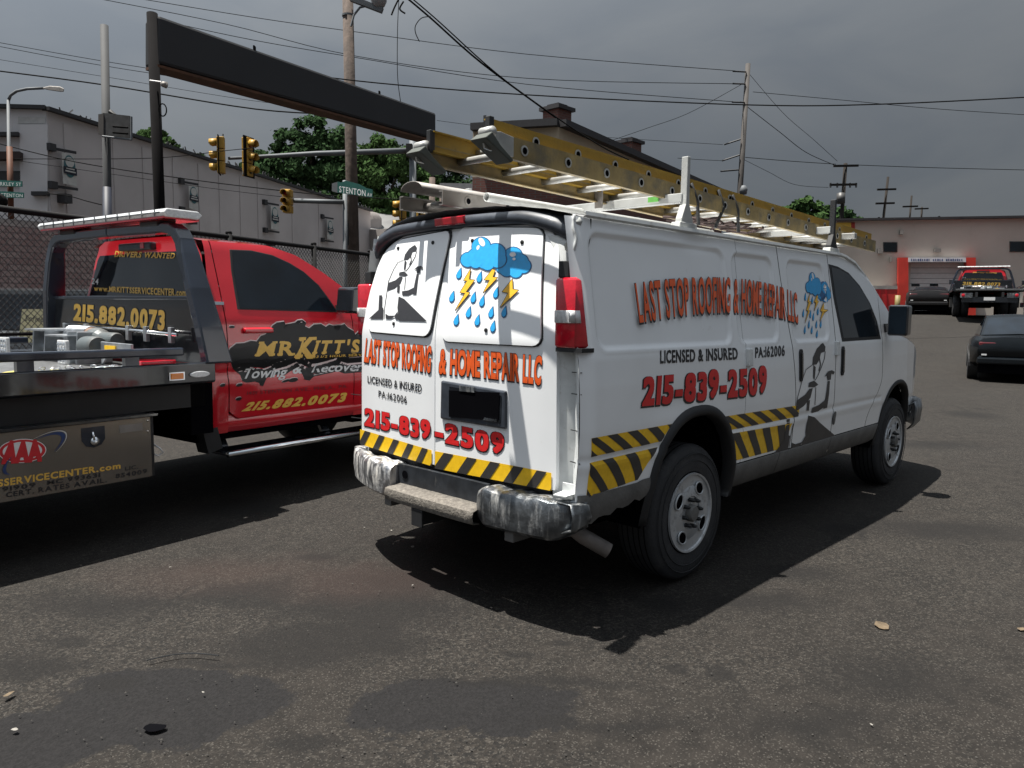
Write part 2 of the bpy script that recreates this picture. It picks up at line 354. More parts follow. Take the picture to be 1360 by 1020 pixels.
def storm_art(top, bot, inv, fn, parent, off):
    a = (CBOX, top, bot, inv, fn)
    decal('cloud_outline', [circ(x, y, r+5) for x, y, r in CL2], *a, I_DBLUE, parent, off, .0001)
    decal('cloud_fill', [circ(x, y, r) for x, y, r in CL2], *a, I_BLUE, parent, off+.0008, .0001)
    decal('cloud_outline', [circ(x, y, r+5) for x, y, r in CL], *a, I_DBLUE, parent, off+.0016, .0001)
    decal('cloud_fill', [circ(x, y, r) for x, y, r in CL], *a, I_BLUE, parent, off+.0026, .0001)
    decal('cloud_highlight', [circ(768, 272, 14, 24, rot=-.5), circ(750, 300, 7, 12, rot=.3), circ(925, 335, 16, 12), circ(932, 358, 8, 7)], *a, I_WHITE, parent, off+.0036, .0001)
    for b in BOLTS:
        decal('lightning_outline', strokeq(b+[b[0]], 6), *a, I_BLACK, parent, off+.0035, .00005); decal('lightning_bolt', [b], *a, I_BOLT, parent, off+.0042)
    for x, y in DROPS:
        o = decal('raindrop', [drop(x, y, .82)], *a, I_BLUE, parent, off+.0020); decal('raindrop_outline', [drop(x, y, 1.05)], *a, I_DBLUE, parent, off+.0006)
def strokeq(pts, w):
    out = []
    for p, q in zip(pts, pts[1:]):
        dx, dy = q[0]-p[0], q[1]-p[1]; l = math.hypot(dx, dy) or 1; nx, ny = -dy/l*w/2, dx/l*w/2; ex, ey = dx/l*w/3, dy/l*w/3
        out.append([(p[0]+nx-ex, p[1]+ny-ey), (p[0]-nx-ex, p[1]-ny-ey), (q[0]-nx+ex, q[1]-ny+ey), (q[0]+nx+ex, q[1]+ny+ey)])
    return out

# =================================================================== the white van
van = empty('cargo_van', (2.5, 0, 0), 0, 'white roofing van with ladders on its rack and storm clouds on its doors', 'van', world=True)
WT = [(.40, .945), (.50, .965), (.60, .985), (.74, .993), (.78, 1.0), (.95, 1.004), (1.15, 1.0), (1.28, .992), (1.34, .982), (1.6, .942), (1.85, .905), (1.95, .888)]
TAP = [(3.9, 1), (4.3, .998), (4.7, .985), (5.0, .955), (5.25, .90), (5.42, .80), (5.5, .68)]
def W(x, z):
    w = interp(WT, z)*interp(TAP, x)
    return w - .035*sstep(.10, .0, x)
PANELS = [(.13, 1.33, 1.40, 1.86), (1.50, 1.33, 2.03, 1.85), (2.26, 1.32, 2.86, 1.85)]
def sdf_rr(x, z, b, r):
    cx, cz = (b[0]+b[2])/2, (b[1]+b[3])/2; hx, hz = (b[2]-b[0])/2-r, (b[3]-b[1])/2-r
    dx, dz = abs(x-cx)-hx, abs(z-cz)-hz
    return math.hypot(max(dx, 0), max(dz, 0))+min(max(dx, dz), 0)-r
def recess(x, z):
    d = 0
    for b in PANELS:
        s = sdf_rr(x, z, b, .07)
        if s < .03: d = max(d, .013*sstep(.010, -.010, s)) - .003*math.exp(-((s-.016)/.008)**2)
    # pressed crease above the sill
    d += .007*math.exp(-((z-.815)/.018)**2)*(1 if x < 4.0 else 0)
    # old dents near the roof and the arch
    d += .012*math.exp(-((x-1.12)/.16)**2-((z-1.88)/.035)**2)+.006*math.exp(-((x-.75)/.2)**2-((z-1.02)/.06)**2)+.004*math.sin(x*3.1+z*5)*math.exp(-((z-1.1)/.3)**2)
    return d
def SF(x, z, h=0): return (x, -(W(x, z)-recess(x, z)+h), z)
def SFL(x, z, h=0): return (x, (W(x, z)-recess(x, z)+h)-.05*sstep(.55, .18, x), z)
def S_inv(px, py):
    Y = -1.0
    for _ in range(6):
        q = plane_hit(px, py, Vector((0, 1, 0)), Y); Y = -W(q.x, q.z)
    return (q.x, q.z)
ZT = [(0, 1.935), (3.25, 1.935), (3.5, 1.89), (3.84, 1.755), (4.15, 1.56), (4.48, 1.325), (4.9, 1.25), (5.2, 1.16), (5.36, 1.05), (5.46, .86)]
ARCH = [(1.03, .42, .44, .53), (4.46, .42, .45, .50)]
def in_arch(x, z, g=0):
    for cx, cz, rx, rz in ARCH:
        if abs((x-cx)/(rx+g))**2.3+abs((z-cz)/(rz+g))**2.3 < 1 and z > .3: return True
    return False
# front door side glass outline (x,z)
WIN = [S_inv(*p) for p in ((1119, 451), (1168, 448), (1163, 425), (1154, 402), (1141, 380), (1127, 364), (1113, 356), (1102, 353), (1108, 395))]
def gridvals(a, b, step, extra=()):
    n = max(1, round((b-a)/step)); v = [a+(b-a)*k/n for k in range(n+1)]
    return sorted(set(v) | {e for e in extra if a < e < b})
SE1 = lambda z: 2.13+.16*sstep(1.95, .8, z)    # seam between the two cargo doors
SE0 = lambda z: 1.565
SE2 = lambda z: 2.975
def side_piece(name, xa, xb, zb, fn, m, parent, step=.0125, ztop=None):
    """xa,xb: functions of z (edges); zb bottom"""
    mb = MB(); rows = gridvals(0, 1, step/1.45); NX = max(4, round((xb(1.2)-xa(1.2))/step)); idx = {}
    for j, v in enumerate(rows):
        for i in range(NX+1):
            u = i/NX; zz = zb+v*(1.935-zb); x = lerp(xa(zz), xb(zz), u); zt = interp(ZT, x) if ztop is None else ztop
            z = zb+v*(zt-zb); x = lerp(xa(z), xb(z), u)
            idx[(i, j)] = len(mb.v); mb.v.append(fn(x, z, 0)); 
    pos = [(p[0], p[2]) for p in mb.v]
    for j in range(len(rows)-1):
        for i in range(NX):
            q = (idx[(i, j)], idx[(i+1, j)], idx[(i+1, j+1)], idx[(i, j+1)])
            cx = sum(pos[k][0] for k in q)/4; cz = sum(pos[k][1] for k in q)/4
            if in_arch(cx, cz): continue
            mb.f.append(q); mb.mi.append(0)
    return mb.build(name, m, parent, smooth=True)
g = .0045; g0 = .0016
for fn, sd in ((SF, 'r'), (SFL, 'l')):
    side_piece('quarter_panel', (lambda z: .012) if sd == 'r' else (lambda z: .20), lambda z: SE0(z)-g0, .60, fn, WHITE, van)
    d1 = side_piece('cargo_door', lambda z: SE0(z)+g0, lambda z: SE1(z)-g, .60, fn, WHITE, van)
    d2 = side_piece('cargo_door', lambda z: SE1(z)+g, lambda z: SE2(z)-g, .60, fn, WHITE, van)
    d3 = side_piece('front_door', lambda z: SE2(z)+g, lambda z: 3.98-g-.28*sstep(1.0, .6, z), .60, fn, WHITE, van)
    side_piece('front_fender', lambda z: 3.98+g-.28*sstep(1.0, .6, z), lambda z: 5.46, .60, fn, WHITE, van)
    for a, b in ((1.47, 2.1), (2.105, 2.975), (2.98, 3.99)):   # grey rocker cladding lengths
        mb = MB(); vs = []; K = 8
        prof = [(.595, .004), (.585, .012), (.52, .008), (.46, 0), (.43, -.03)]
        for k in range(K+1):
            x = lerp(a, b, k/K)
            vs.append([fn(x, z, h) for z, h in prof])
        mb.loft(vs); mb.build('rocker_panel', CLAD, van, smooth=True)
    # lower rear corner cladding behind the wheel, ragged lower edge
    mb = MB(); vs = []
    for k in range(13):
        x = lerp(.02 if sd == 'r' else .2, .60, k/12); zt_ = .652+.0*x if x < .5 else .66; zb_ = .50+.07*x/.6+.012*math.sin(k*2.3)
        vs.append([fn(x, lerp(zt_, zb_, t), .004+.006*math.sin(t*3.1)) for t in (0, .33, .66, 1)])
    mb.loft(vs); mb.build('lower_corner_cladding', CLAD, van, smooth=True)
    for k, (cx, cz, rx, rz) in enumerate(ARCH):                # wheel arch flares
        mb = MB(); rings = []; A0 = -12 if k == 0 else -2
        for j in range(41):
            a = rad(lerp(-8, 188, j/40)); ca, sa = math.cos(a), math.sin(a)
            e = 2/2.3; ux = math.copysign(abs(ca)**e, ca); uz = math.copysign(abs(sa)**e, sa)
            ring = []
            for gr, h in (((-.012, -.05), (-.012, .012), (.006, .022), (.03, .018), (.045, .001)) if k == 0 else ((-.02, -.05), (-.02, .006), (-.005, .010), (.008, .008), (.016, .001))):
                x = cx+(rx+gr)*ux; z = cz+(rz+gr)*uz; z = max(z, .40)
                zz = min(z, interp(ZT, x)); ring.append(fn(x, zz, h))
            rings.append(ring)
        mb.loft(rings); mb.build('wheel_arch_flare', GASKET, van, smooth=True)
    sg = -1 if sd == 'r' else 1
    for cx, cz, rx, rz in ARCH:                                # wheel well liners
        mb = MB(); rings = []
        for j in range(25):
            a = rad(lerp(-5, 185, j/24)); x = cx+(rx+.0)*math.cos(a); z = max(.30, cz+(rz+.0)*math.sin(a))
            rings.append([(x, sg*.93, z), (x, sg*.55, z)])
        mb.loft(rings)
        mb.add([(cx-.5, sg*.55, .3), (cx+.5, sg*.55, .3), (cx+.5, sg*.55, .98), (cx-.5, sg*.55, .98)], [(0, 1, 2, 3)])
        mb.build('wheel_well', DARK, van)
    # dark inner shell so that seams read as gaps
    mb = MB(); vs = []
    for k in range(48):
        x = lerp(.08 if sd == 'r' else .28, 4.35, k/47)
        ok = [(x, z) for z in (.62, .8, 1.0, 1.2, 1.3, 1.6, 1.88)]
        vs.append([(x, fn(x, min(z, interp(ZT, x)-.03), -.03)[1], min(z, interp(ZT, x)-.03)) if not in_arch(x, z, .03) else (x, sg*.52, z) for _, z in ok])
    mb.loft(vs); mb.build('inner_shell', DARK, van)
    # side glass with its black frame
    mb = MB(); mb.prism(grow(WIN, 1.05), lambda a, b, h: (a, sg*(W(a, b)+h), b), -.004, .0035); mb.build('window_seal', GASKET, d3, bevel=.002)
    mb = MB(); mb.prism(grow(WIN, .965), lambda a, b, h: (a, sg*(W(a, b)+h), b), -.002, .005); mb.build('side_window', GLASS, d3)
    # recessed door handles
    for dd, hx in ((d2, 2.355), (d3, 3.10)):
        mb = MB(); mb.prism([(hx+a*.026, 1.155+b*.108) for a, b in ((-1, -.8), (-.6, -1), (.6, -1), (1, -.8), (1, .8), (.6, 1), (-.6, 1), (-1, .8))], fn, -.004, .010); mb.build('door_handle', GASKET, dd, bevel=.003)
        mb = MB(); mb.prism([(hx+a*.013, 1.155+b*.085) for a, b in ((-1, -1), (1, -1), (1, 1), (-1, 1))], fn, .010, .017); mb.build('handle_lever', BLK, dd, bevel=.003)
    for dd, hx, hz in ((d1, 1.585, 1.24), (d3, 2.98, 1.255)):
        mb = MB(); mb.prism([(hx-.028, hz-.055), (hx+.028, hz-.055), (hx+.028, hz+.05), (hx-.028, hz+.05)], fn, -.001, .022); mb.build('hinge', WHITE_OLD, dd, bevel=.006)
    mb = MB(); mb.prism(circ(3.0, .735, .02, .05, 12), fn, .001, .01); mb.build('lock_striker', CLAD, d2)
    # front lamps and bumper wrap seen past the wheel
    mb = MB(); rings = []
    for k in range(15):
        t = k/14; x = lerp(4.93, 5.60, t); y = sg*interp([(4.93, 1.0), (5.2, .985), (5.45, .86), (5.6, .55)], x)
        rings.append([(x, y-sg*.05, .66), (x, y, .70), (x, y+sg*.012, .62), (x, y, .50), (x, y-sg*.05, .44)])
    mb.loft(rings); mb.build('front_bumper_wrap', CHROME_D, van, smooth=True, solid=.01)
    # door mirror
    mr = MB(); mc = Vector((4.02, sg*1.10, 1.455))
    mr.loft([[Vector((4.02+dx*s_, mc.y+sy*.078*s2, mc.z+sz*.125*s2)) for sy, sz in ((-1, -.9), (-.85, -1), (.85, -1), (1, -.9), (1, .9), (.85, 1), (-.85, 1), (-1, .9))] for dx, s_, s2 in ((-.045, 1, .94), (-.03, 1, 1), (.05, 1, .98), (.12, 1, .6))], closed=True, cap=True)
    mi_ = mr.build('wing_mirror', BLK, van, bevel=.012)
    mb = MB(); mb.add([(3.973, mc.y-.064, mc.z-.11), (3.973, mc.y+.064, mc.z-.11), (3.973, mc.y+.064, mc.z+.11), (3.973, mc.y-.064, mc.z+.11)], [(0, 1, 2, 3)]); mb.build('mirror_glass', GLASS, mi_)
    mb = MB(); mb.beam((4.1, sg*.9, 1.38), (4.07, sg*1.08, 1.40), .06, .07); mb.build('mirror_arm', GASKET, mi_)

# roof skin, hood, windscreen
mb = MB(); rings = []
for k in range(60):
    x = lerp(.10, 3.3, k/59); w = W(x, 1.935)
    lean = 0
    rings.append([(x+(.14*max(0, y)**3*(1-k/59) if k < 6 else 0), y*w*(1-.05*(y > 0)*(k < 3)), 1.935+.10*(1-abs(y)**2.6)+(.002*math.sin(y*31) if abs(y) < .85 else 0)) for y in [q/16-1 for q in range(33)]])
mb.loft(rings); mb.build('roof', WHITE, van, smooth=True)
mb = MB(); rings = []
for k in range(12):
    x = lerp(3.3, 3.62, k/11); w = W(x, interp(ZT, x)); z0 = interp(ZT, x)
    rings.append([(x, y*w, z0+(.10*(1-(k/11)**2)+.02)*(1-abs(y)**2.6)) for y in [q/10-1 for q in range(21)]])
mb.loft(rings); mb.build('roof_front', WHITE, van, smooth=True)
mb = MB(); rings = []
for k in range(10):
    t = k/9; x = lerp(3.62, 4.48, t); z0 = interp(ZT, x)-.004; w = W(x, z0)-.05
    rings.append([(x+.12*(1-y*y), y*w, z0+.02*(1-y*y)) for y in [q/8-1 for q in range(17)]])
mb.loft(rings); mb.build('windscreen', GLASS, van, smooth=True)
for sg in (-1, 1):
    mb = MB(); rings = []
    for k in range(14):
        x = lerp(3.5, 4.5, k/13); z0 = interp(ZT, x); w = W(x, z0)
        rings.append([(x, sg*(w+.002), z0-.045), (x, sg*(w+.004), z0), (x+.01, sg*(w-.02), z0+.018), (x+.02, sg*(w-.06), z0+.008)])
    mb.loft(rings); mb.build('windscreen_pillar', WHITE, van, smooth=True)
mb = MB(); rings = []
for k in range(20):
    x = lerp(4.46, 5.46, k/19); z0 = interp(ZT, x); w = W(x, z0)
    rings.append([(x+(.06*(1-y*y) if k > 15 else 0), y*w, z0+.05*(1-abs(y)**3)) for y in [q/8-1 for q in range(17)]])
mb.loft(rings); mb.build('hood', WHITE, van, smooth=True)
mb = MB(); mb.box((5.35, -.72, .5), (5.47, .72, .95)); mb.build('grille', GASKET, van, bevel=.02)
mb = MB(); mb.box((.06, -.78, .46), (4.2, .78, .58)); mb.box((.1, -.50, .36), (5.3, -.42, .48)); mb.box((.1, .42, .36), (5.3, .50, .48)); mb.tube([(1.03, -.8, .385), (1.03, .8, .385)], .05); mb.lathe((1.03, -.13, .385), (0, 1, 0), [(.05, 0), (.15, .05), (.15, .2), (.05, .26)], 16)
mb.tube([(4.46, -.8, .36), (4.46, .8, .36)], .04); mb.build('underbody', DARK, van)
# drip rails along the roof edge
for sg in (-1, 1):
    mb = MB(); pts = [(x, sg*(W(x, 1.93)+.008), interp([(0, 1.945), (3.25, 1.945), (3.5, 1.90), (3.84, 1.765), (4.0, 1.67)], x)+.008) for x in [(.10 if sg < 0 else .28)+.1*k for k in range(40 if sg < 0 else 38)]]
    rings = []
    for p in pts:
        rings.append([(p[0], p[1]-sg*.03, p[2]+.012), (p[0], p[1]+sg*.010, p[2]+.006), (p[0], p[1]+sg*.014, p[2]-.012), (p[0], p[1]-sg*.004, p[2]-.02)])
    mb.loft(rings); mb.build('drip_rail', WHITE_OLD, van, smooth=False)

# ---- rear face
def RX(y, z):
    return -.01+.0375*y+.094*y*y*.9 + .115*(max(0, z-1.35)/.58)**1.25
def RF(y, z, h=0): return (RX(y, z)-h, y, z)
def R_inv(px, py):
    X = 0
    for _ in range(8):
        q = plane_hit(px, py, Vector((1, 0, 0)), X); X = RX(q.y, q.z)
    return (q.y, q.z)
EDGE_R = [(.655, -.825), (.70, -.83), (1.35, -.82), (1.6, -.795), (1.78, -.76), (1.84, -.735), (1.875, -.70), (1.895, -.65), (1.903, -.60)]
EDGE_L = [(.655, .79), (.72, .815), (1.35, .80), (1.6, .765), (1.75, .72), (1.81, .685), (1.855, .63), (1.885, .56), (1.903, .47)]
TOPZ = lambda y: 1.905+.028*(1-(y/.8)**2)
def rear_door(name, y0, edge):
    mb = MB(); rings = []
    zs = gridvals(.655, 1.905, .03, (1.74, 1.79, 1.83, 1.86, 1.88, 1.892, 1.899))
    for z in zs:
        e = interp(edge, z); row = []
        for k in range(15):
            y = lerp(y0, e, k/14); zz = z + (TOPZ(y)-1.905)*max(0, (z-1.6)/.305)
            row.append(RF(y, zz, 0 if 0 < k < 14 else -.004))
        sgn = 1 if e > y0 else -1
        rings.append([RF(y0, row[0][2], -.035)]+row+[RF(e+sgn*.001, row[-1][2], -.035)])
    lo = [(p[0]+.03, p[1], p[2]+.002) for p in rings[0]]; hi = [(p[0]+.03, p[1], p[2]-.002) for p in rings[-1]]
    mb.loft([lo]+rings+[hi]); return mb.build(name, WHITE, van, autosm=50)
rd_r = rear_door('rear_door', .011, EDGE_R); rd_l = rear_door('rear_door', .019, EDGE_L)
mb = MB(); mb.loft([[(RX(y, z)+.035, y, z+.0) for y in [k/10*.775 for k in range(-10, 11)]] for z in (.60, .9, 1.3, 1.6, 1.8, 1.93)]); mb.build('rear_frame', GASKET, van)
# rounded panels covering the rear windows, on black seals
def rr_poly(b, r, n=6):
    x0, z0, x1, z1 = b; out = []
    for cx, cz, a0 in ((x1-r, z1-r, 0), (x0+r, z1-r, 90), (x0+r, z0+r, 180), (x1-r, z0+r, 270)):
        for k in range(n+1): a = rad(a0+90*k/n); out.append((cx+r*math.cos(a), cz+r*math.sin(a)))
    return out
def warped_plate(pts_px, m, nm, parent, h0, h1, gr=1.0, r=.055):
    # four photo corners -> quad on the rear surface, rounded
    c = [R_inv(*p) for p in pts_px]
    def q(u, v): return tuple(lerp(lerp(c[0][i], c[1][i], u), lerp(c[3][i], c[2][i], u), v) for i in (0, 1))
    w = math.dist(c[0], c[1]); h = math.dist(c[0], c[3]); K = 18
    rows = []
    for j in range(K+1):
        v = (1-math.cos(math.pi*j/K))/2; d = min(v, 1-v)*h
        ins = 0 if d >= r else r-math.sqrt(max(0, r*r-(r-d)**2))
        row = []
        for k in range(13):
            u = lerp(ins/w, 1-ins/w, k/12); u = .5+(u-.5)*gr; vv = .5+(v-.5)*gr; row.append(q(u, vv))
        rows.append(row)
    mb = MB(); mb.loft([[RF(a, b, h1) for a, b in row] for row in rows])
    per = rows[0]+[r_[-1] for r_ in rows[1:]]+rows[-1][::-1][1:]+[r_[0] for r_ in rows[::-1][1:]]
    mb.loft([[RF(a, b, h1) for a, b in per], [RF(a, b, h0) for a, b in per]])
    return mb.build(nm, m, parent, autosm=40), q
WL = [(490, 440), (572, 447), (601, 306), (531, 319)]; WR = [(588, 453), (721, 460), (724, 303), (612, 302)]
warped_plate(WL, GASKET, 'window_seal', rd_l, -.004, .004, 1.03); warped_plate(WR, GASKET, 'window_seal', rd_r, -.004, .004, 1.02)
warped_plate(WL, WHITE, 'window_panel', rd_l, .003, .012); warped_plate(WR, WHITE, 'window_panel', rd_r, .003, .012)
for px, py, dd in ((531.5, 330, rd_l), (577.5, 322.5, rd_l), (525.5, 430, rd_l), (630, 320, rd_r), (696, 322, rd_r), (648, 438.5, rd_r)):
    a, b = R_inv(px, py); mb = MB(); mb.lathe(RF(a, b, .012), (-1, 0, 0), [(.011, 0), (.010, .006), (.001, .008)], 10); mb.build('panel_bolt', GASKET, dd)
# top cap with the high stop lamp
mb = MB(); rings = []
for k in range(49):
    y = lerp(-.875, .875, k/48); e = abs(y)/.875; dz = .055*sstep(.55, 1, e)+.04*sstep(.8, 1.0, e)
    b0 = (RX(y, 1.9)-.004+.05*sstep(.8, 1, e)); zt = 2.003-.02*e*e-dz; zl = TOPZ(y)+.006-dz*1.15
    rings.append([(b0+.03, y, zl-.004), (b0-.018, y, zl), (b0-.030, y, lerp(zl, zt, .45)), (b0-.012, y, zt-.008), (b0+.05, y, zt+.004), (b0+.16, y, 1.938+.10*(1-min(1, abs(y)/.885)**2.6))])
mb.loft(rings); cap = mb.build('roof_cap', CAPM, van, smooth=True)
mb = MB(); rings = []
for k in range(9):
    y = lerp(-.14, .10, k/8); b0 = RX(y, 1.9)-.006
    rings.append([(b0-.02, y, 1.948), (b0-.034, y, 1.953), (b0-.038, y, 1.99), (b0-.02, y, 1.996)])
mb.loft(rings, closed=True, cap=True); mb.build('high_stop_lamp', LENS_R, cap, bevel=.003)
# rear corner pillars: a channel between door edge and side panel, broken open at the top
for sg in (-1, 1):
    ey = .83 if sg < 0 else .82
    dx = .0 if sg < 0 else .155; dy = 0 if sg < 0 else .055
    mb = MB(); rings = []
    for z in gridvals(.54, 1.86, .055):
        w = W(.02, z)-.004-dy*.6; t = sstep(1.35, 1.86, z); l = .06*t
        e = min(ey, abs(interp(EDGE_R if sg < 0 else EDGE_L, z))+.004) if z > .66 else ey
        wob = .004*math.sin(z*23)
        rings.append([(x+l+(dx*1.0 if y > e+.02 else dx*.6), sg*y, z) for x, y in ((.035, e-.03), (.045, e+.006), (.06, lerp(e, w, .25)), (.08+wob, lerp(e, w, .45)), (.055+wob, lerp(e, w, .62)), (.03, lerp(e, w, .8)), (.012-l, w))])
    mb.loft(rings); pil = mb.build('corner_pillar', WHITE_OLD, van, autosm=35)
    for zc in (.80, .95, 1.12, 1.22):
        mb = MB(); mb.beam((.052+dx*.6, sg*.89, zc), (.018+dx*.6, sg*.972, zc+.004), .006, .004); mb.build('pillar_joint', GASKET, pil)
    # tail lamp
    L_ = MB(); rings = []
    for z in (1.333, 1.336, 1.345, 1.64, 1.65, 1.654):
        e = {1.333: .012, 1.654: .012, 1.336: .004, 1.65: .004}.get(z, 0)
        w = W(.05, z)+.006-e-dy
        rings.append([(x+dx, sg*y, z) for x, y in ((.11, .815+e), (.012+e, .815+e), (-.004+e, .83+e), (-.008+e, .87), (-.008+e, .91), (-.004+e, .945), (.004+e, w-.028), (.016+e, w-.012), (.034+e, w-.003), (.06, w), (.12, w))])
    L_.loft(rings, cap=True); tl = L_.build('tail_lamp', LENS_R, van, autosm=50)
    mb = MB(); mb.loft([[(x+dx, sg*y, z) for x, y in ((-.009, .832), (-.013, .87), (-.013, .91), (-.009, .947), (-.001, W(.05, z)-dy-.02), (.012, W(.05, z)-dy-.005), (.032, W(.05, z)-dy+.004))] for z in (1.448, 1.505)]); mb.build('reversing_lens', LENS_W, tl, smooth=True, solid=.004)
    for k in range(12):
        y = .836+k*.0075; mb = MB(); mb.box((-.0175+dx, sg*y-.0012, 1.45), (-.0145+dx, sg*y+.0012, 1.503)); mb.build('lens_rib', LENS_W, tl)
    mb = MB(); mb.box((.01+dx, sg*.86-.03, 1.655), (.08+dx, sg*.86+.03, 1.73)); mb.build('lamp_bracket', GASKET, tl, bevel=.004)
    mb = MB(); mb.box((.0+dx, sg*.90-.085, 1.315), (.09+dx, sg*.90+.07, 1.334)); mb.build('lamp_seat', GASKET, tl)
    if sg < 0: mb = MB(); mb.add([(.03, sg*.865, .70), (.03, sg*.94, .70), (.03, sg*.95, .66), (.035, sg*.86, .655), (-.045, sg*.945, .655), (-.04, sg*.865, .65)], [(0, 1, 2, 3), (3, 2, 4, 5)]); mb.build('bumper_bracket', WHITE_OLD, van, solid=.006)
# torn corner: dark cavity, crumpled bright metal strip and hanging seal
mb = MB(); mb.loft([[(.10+.06*sstep(1.6, 1.9, z), y, z) for y in (-.79, -.84, -.90)] for z in (1.66, 1.75, 1.84, 1.93)]); mb.build('torn_cavity', DARK, van)
mb = MB(); rings = []
for k in range(16):
    z = lerp(1.62, 1.93, k/15); y = -.855-.018*math.sin(k*.55)+.012*math.sin(k*1.7)
    rings.append([(.09+.006*math.sin(k*2.1), y+.024+.006*math.sin(k*1.3), z), (.055+.01*math.sin(k*1.9), y, z), (.085, y-.022, z)])
mb.loft(rings); mb.build('crumpled_metal', RACKW, van, autosm=30, solid=.003)
mb = MB(); mb.tube([(.05+.004*math.sin(k*1.6), -.885-.004*k/4+.006*math.sin(k*.9), 1.94-.022*k) for k in range(13)], .008, 6); mb.build('hanging_seal', WHITE_OLD, van, smooth=True)

# plate recess
PL = [(587, 556), (674, 570), (674, 519), (588, 505)]
def slab_px(pts, h0, h1, nm, m, parent, bevel=.006):
    c = [R_inv(*p) for p in pts]; mb = MB(); mb.prism(c, RF, h0, h1); return mb.build(nm, m, parent, bevel=bevel)
fr_ = slab_px(PL, -.006, .016, 'plate_frame', CAPM, rd_r, .010)
mb = MB(); c = [R_inv(*p) for p in ((599, 548), (668, 562), (669, 525), (600, 513))]; mb.prism(c, RF, .0165, .0175); mb.build('plate_recess', BLK, rd_r)
mb = MB(); c = [R_inv(*p) for p in ((600, 553), (666, 558), (667, 521), (600, 518))]; mb.prism(c, RF, .018, .021); mb.build('blanked_number_plate', DARK, rd_r)
mb = MB(); c = [R_inv(*p) for p in ((614, 519), (634, 521), (634, 514), (614, 512))]; mb.prism(c, RF, .018, .022); mb.build('plate_lamp', CHROME_D, rd_r)
mb = MB(); c = [R_inv(*p) for p in ((646, 557.5), (664, 560), (664, 556.5), (648, 554))]; mb.prism(c, RF, .021, .024); mb.build('bent_foil_strip', CHROME, rd_r)

# ---- rear bumper
def bump_pt(y, z, h=0):
    x = -.135+(.10*(abs(y)/1.0)**4+.05*max(0, abs(y)-.86)/.14 if y < 0 else .24*(y/.95)**2.5)
    return (x-h, y, z)
for (a, b) in ((-.985, -.42), (.30, .93)):
    mb = MB(); rings = []; n = 18
    for k in range(n+1):
        y = lerp(a, b, k/n); e0 = min(k, 2)/2; e1 = min(n-k, 2)/2; e = min(e0, e1); out = abs(y) > .85
        x = bump_pt(y, 0)[0]; q = .03*(1-e)
        zt = .628-.012*(1-e)+.006*math.sin(k*1.3); zb = .432+.02*(1-e)+(.05*sstep(.86, 1.0, abs(y)))
        rings.append([(max(.03, x+.08), y, zt-.004), (x+.035+q, y, zt+.003), (x+.010+q, y, zt-.008), (x+q, y, zt-.03), (x+q-.004, y, .53), (x+q+.006, y, zb+.02), (x+q+.03, y, zb), (max(.02, x+.07), y, zb)])
    mb.loft(rings, closed=True, cap=True); mb.build('bumper_end', CHROME_D if a < 0 else CHROME_W, van, autosm=40)
for sg in (-1, 1):   # wrapped end
    mb = MB(); rings = []
    for k in range(8):
        t = k/7; x = lerp(-.05, .05, t) if sg < 0 else lerp(.10, .24, t); y = sg*((.985 if sg < 0 else .925)+.03*math.sin(t*1.5)); rings.append([(x, y-sg*.09, .622), (x, y-sg*.01, .622-.01*t), (x, y+sg*.006, .56), (x, y, .50+.04*t), (x, y-sg*.06, .48+.04*t)])
    mb.loft(rings); mb.build('bumper_side', CHROME_D if sg < 0 else CHROME_W, van, autosm=40, solid=.006)
mb = MB(); rings = []
for k in range(13):
    y = lerp(-.425, .305, k/12); x = bump_pt(y, 0)[0]-.005
    rings.append([(-.02, y, .515), (x+.03, y, .505+.003*math.sin(k*2)), (x+.004, y, .497), (x-.004, y, .47), (x+.006, y, .435), (x+.05, y, .43)])
mb.loft(rings); mb.build('bumper_step', STEPM, van, autosm=40, solid=.004)
mb = MB(); mb.box((-.035, -.425, .51), (-.012, .305, .625)); mb.lathe((-.036, .245, .565), (-1, 0, 0), [(.022, 0), (.022, .002)], 16)
bb = mb.build('bumper_back_plate', mat('dark_steel_plate', (.035, .04, .048), .4, metal=.4, var=.4, scale=12, col2=(.3, .29, .27), c2pos=(.62, .8), c2scale=22, streak=True), van, bevel=.004)
mb = MB(); mb.lathe((-.0385, .235, .57), (-1, 0, 0), [(.024, 0), (.024, .001)], 18); mb.build('bumper_hole', DARK, bb)
mb = MB(); mb.box((-.13, -.02, .345), (.3, .05, .42)); mb.build('tow_hitch', GASKET, van, bevel=.006)
mb = MB(); mb.box((-.135, -.03, .335), (-.12, .06, .43)); mb.build('hitch_collar', GASKET, van, bevel=.004)
for y in (.34, .10, -.62): 
    mb = MB(); mb.box((-.08, y-.03, .38), (.1, y+.03, .44)); mb.build('bumper_stay', CLAD, van, bevel=.005)
mb = MB(); mb.tube([(.55, -.60, .46), (.32, -.66, .47), (.22, -.70, .45), (.28, -.80, .37), (.36, -.90, .30)], [.038]*5, 16, cap=False)
ex = mb.build('exhaust_pipe', mat('rusty_steel', (.22, .2, .19), .6, metal=.3, var=.3, scale=12), van, smooth=True, solid=.004)

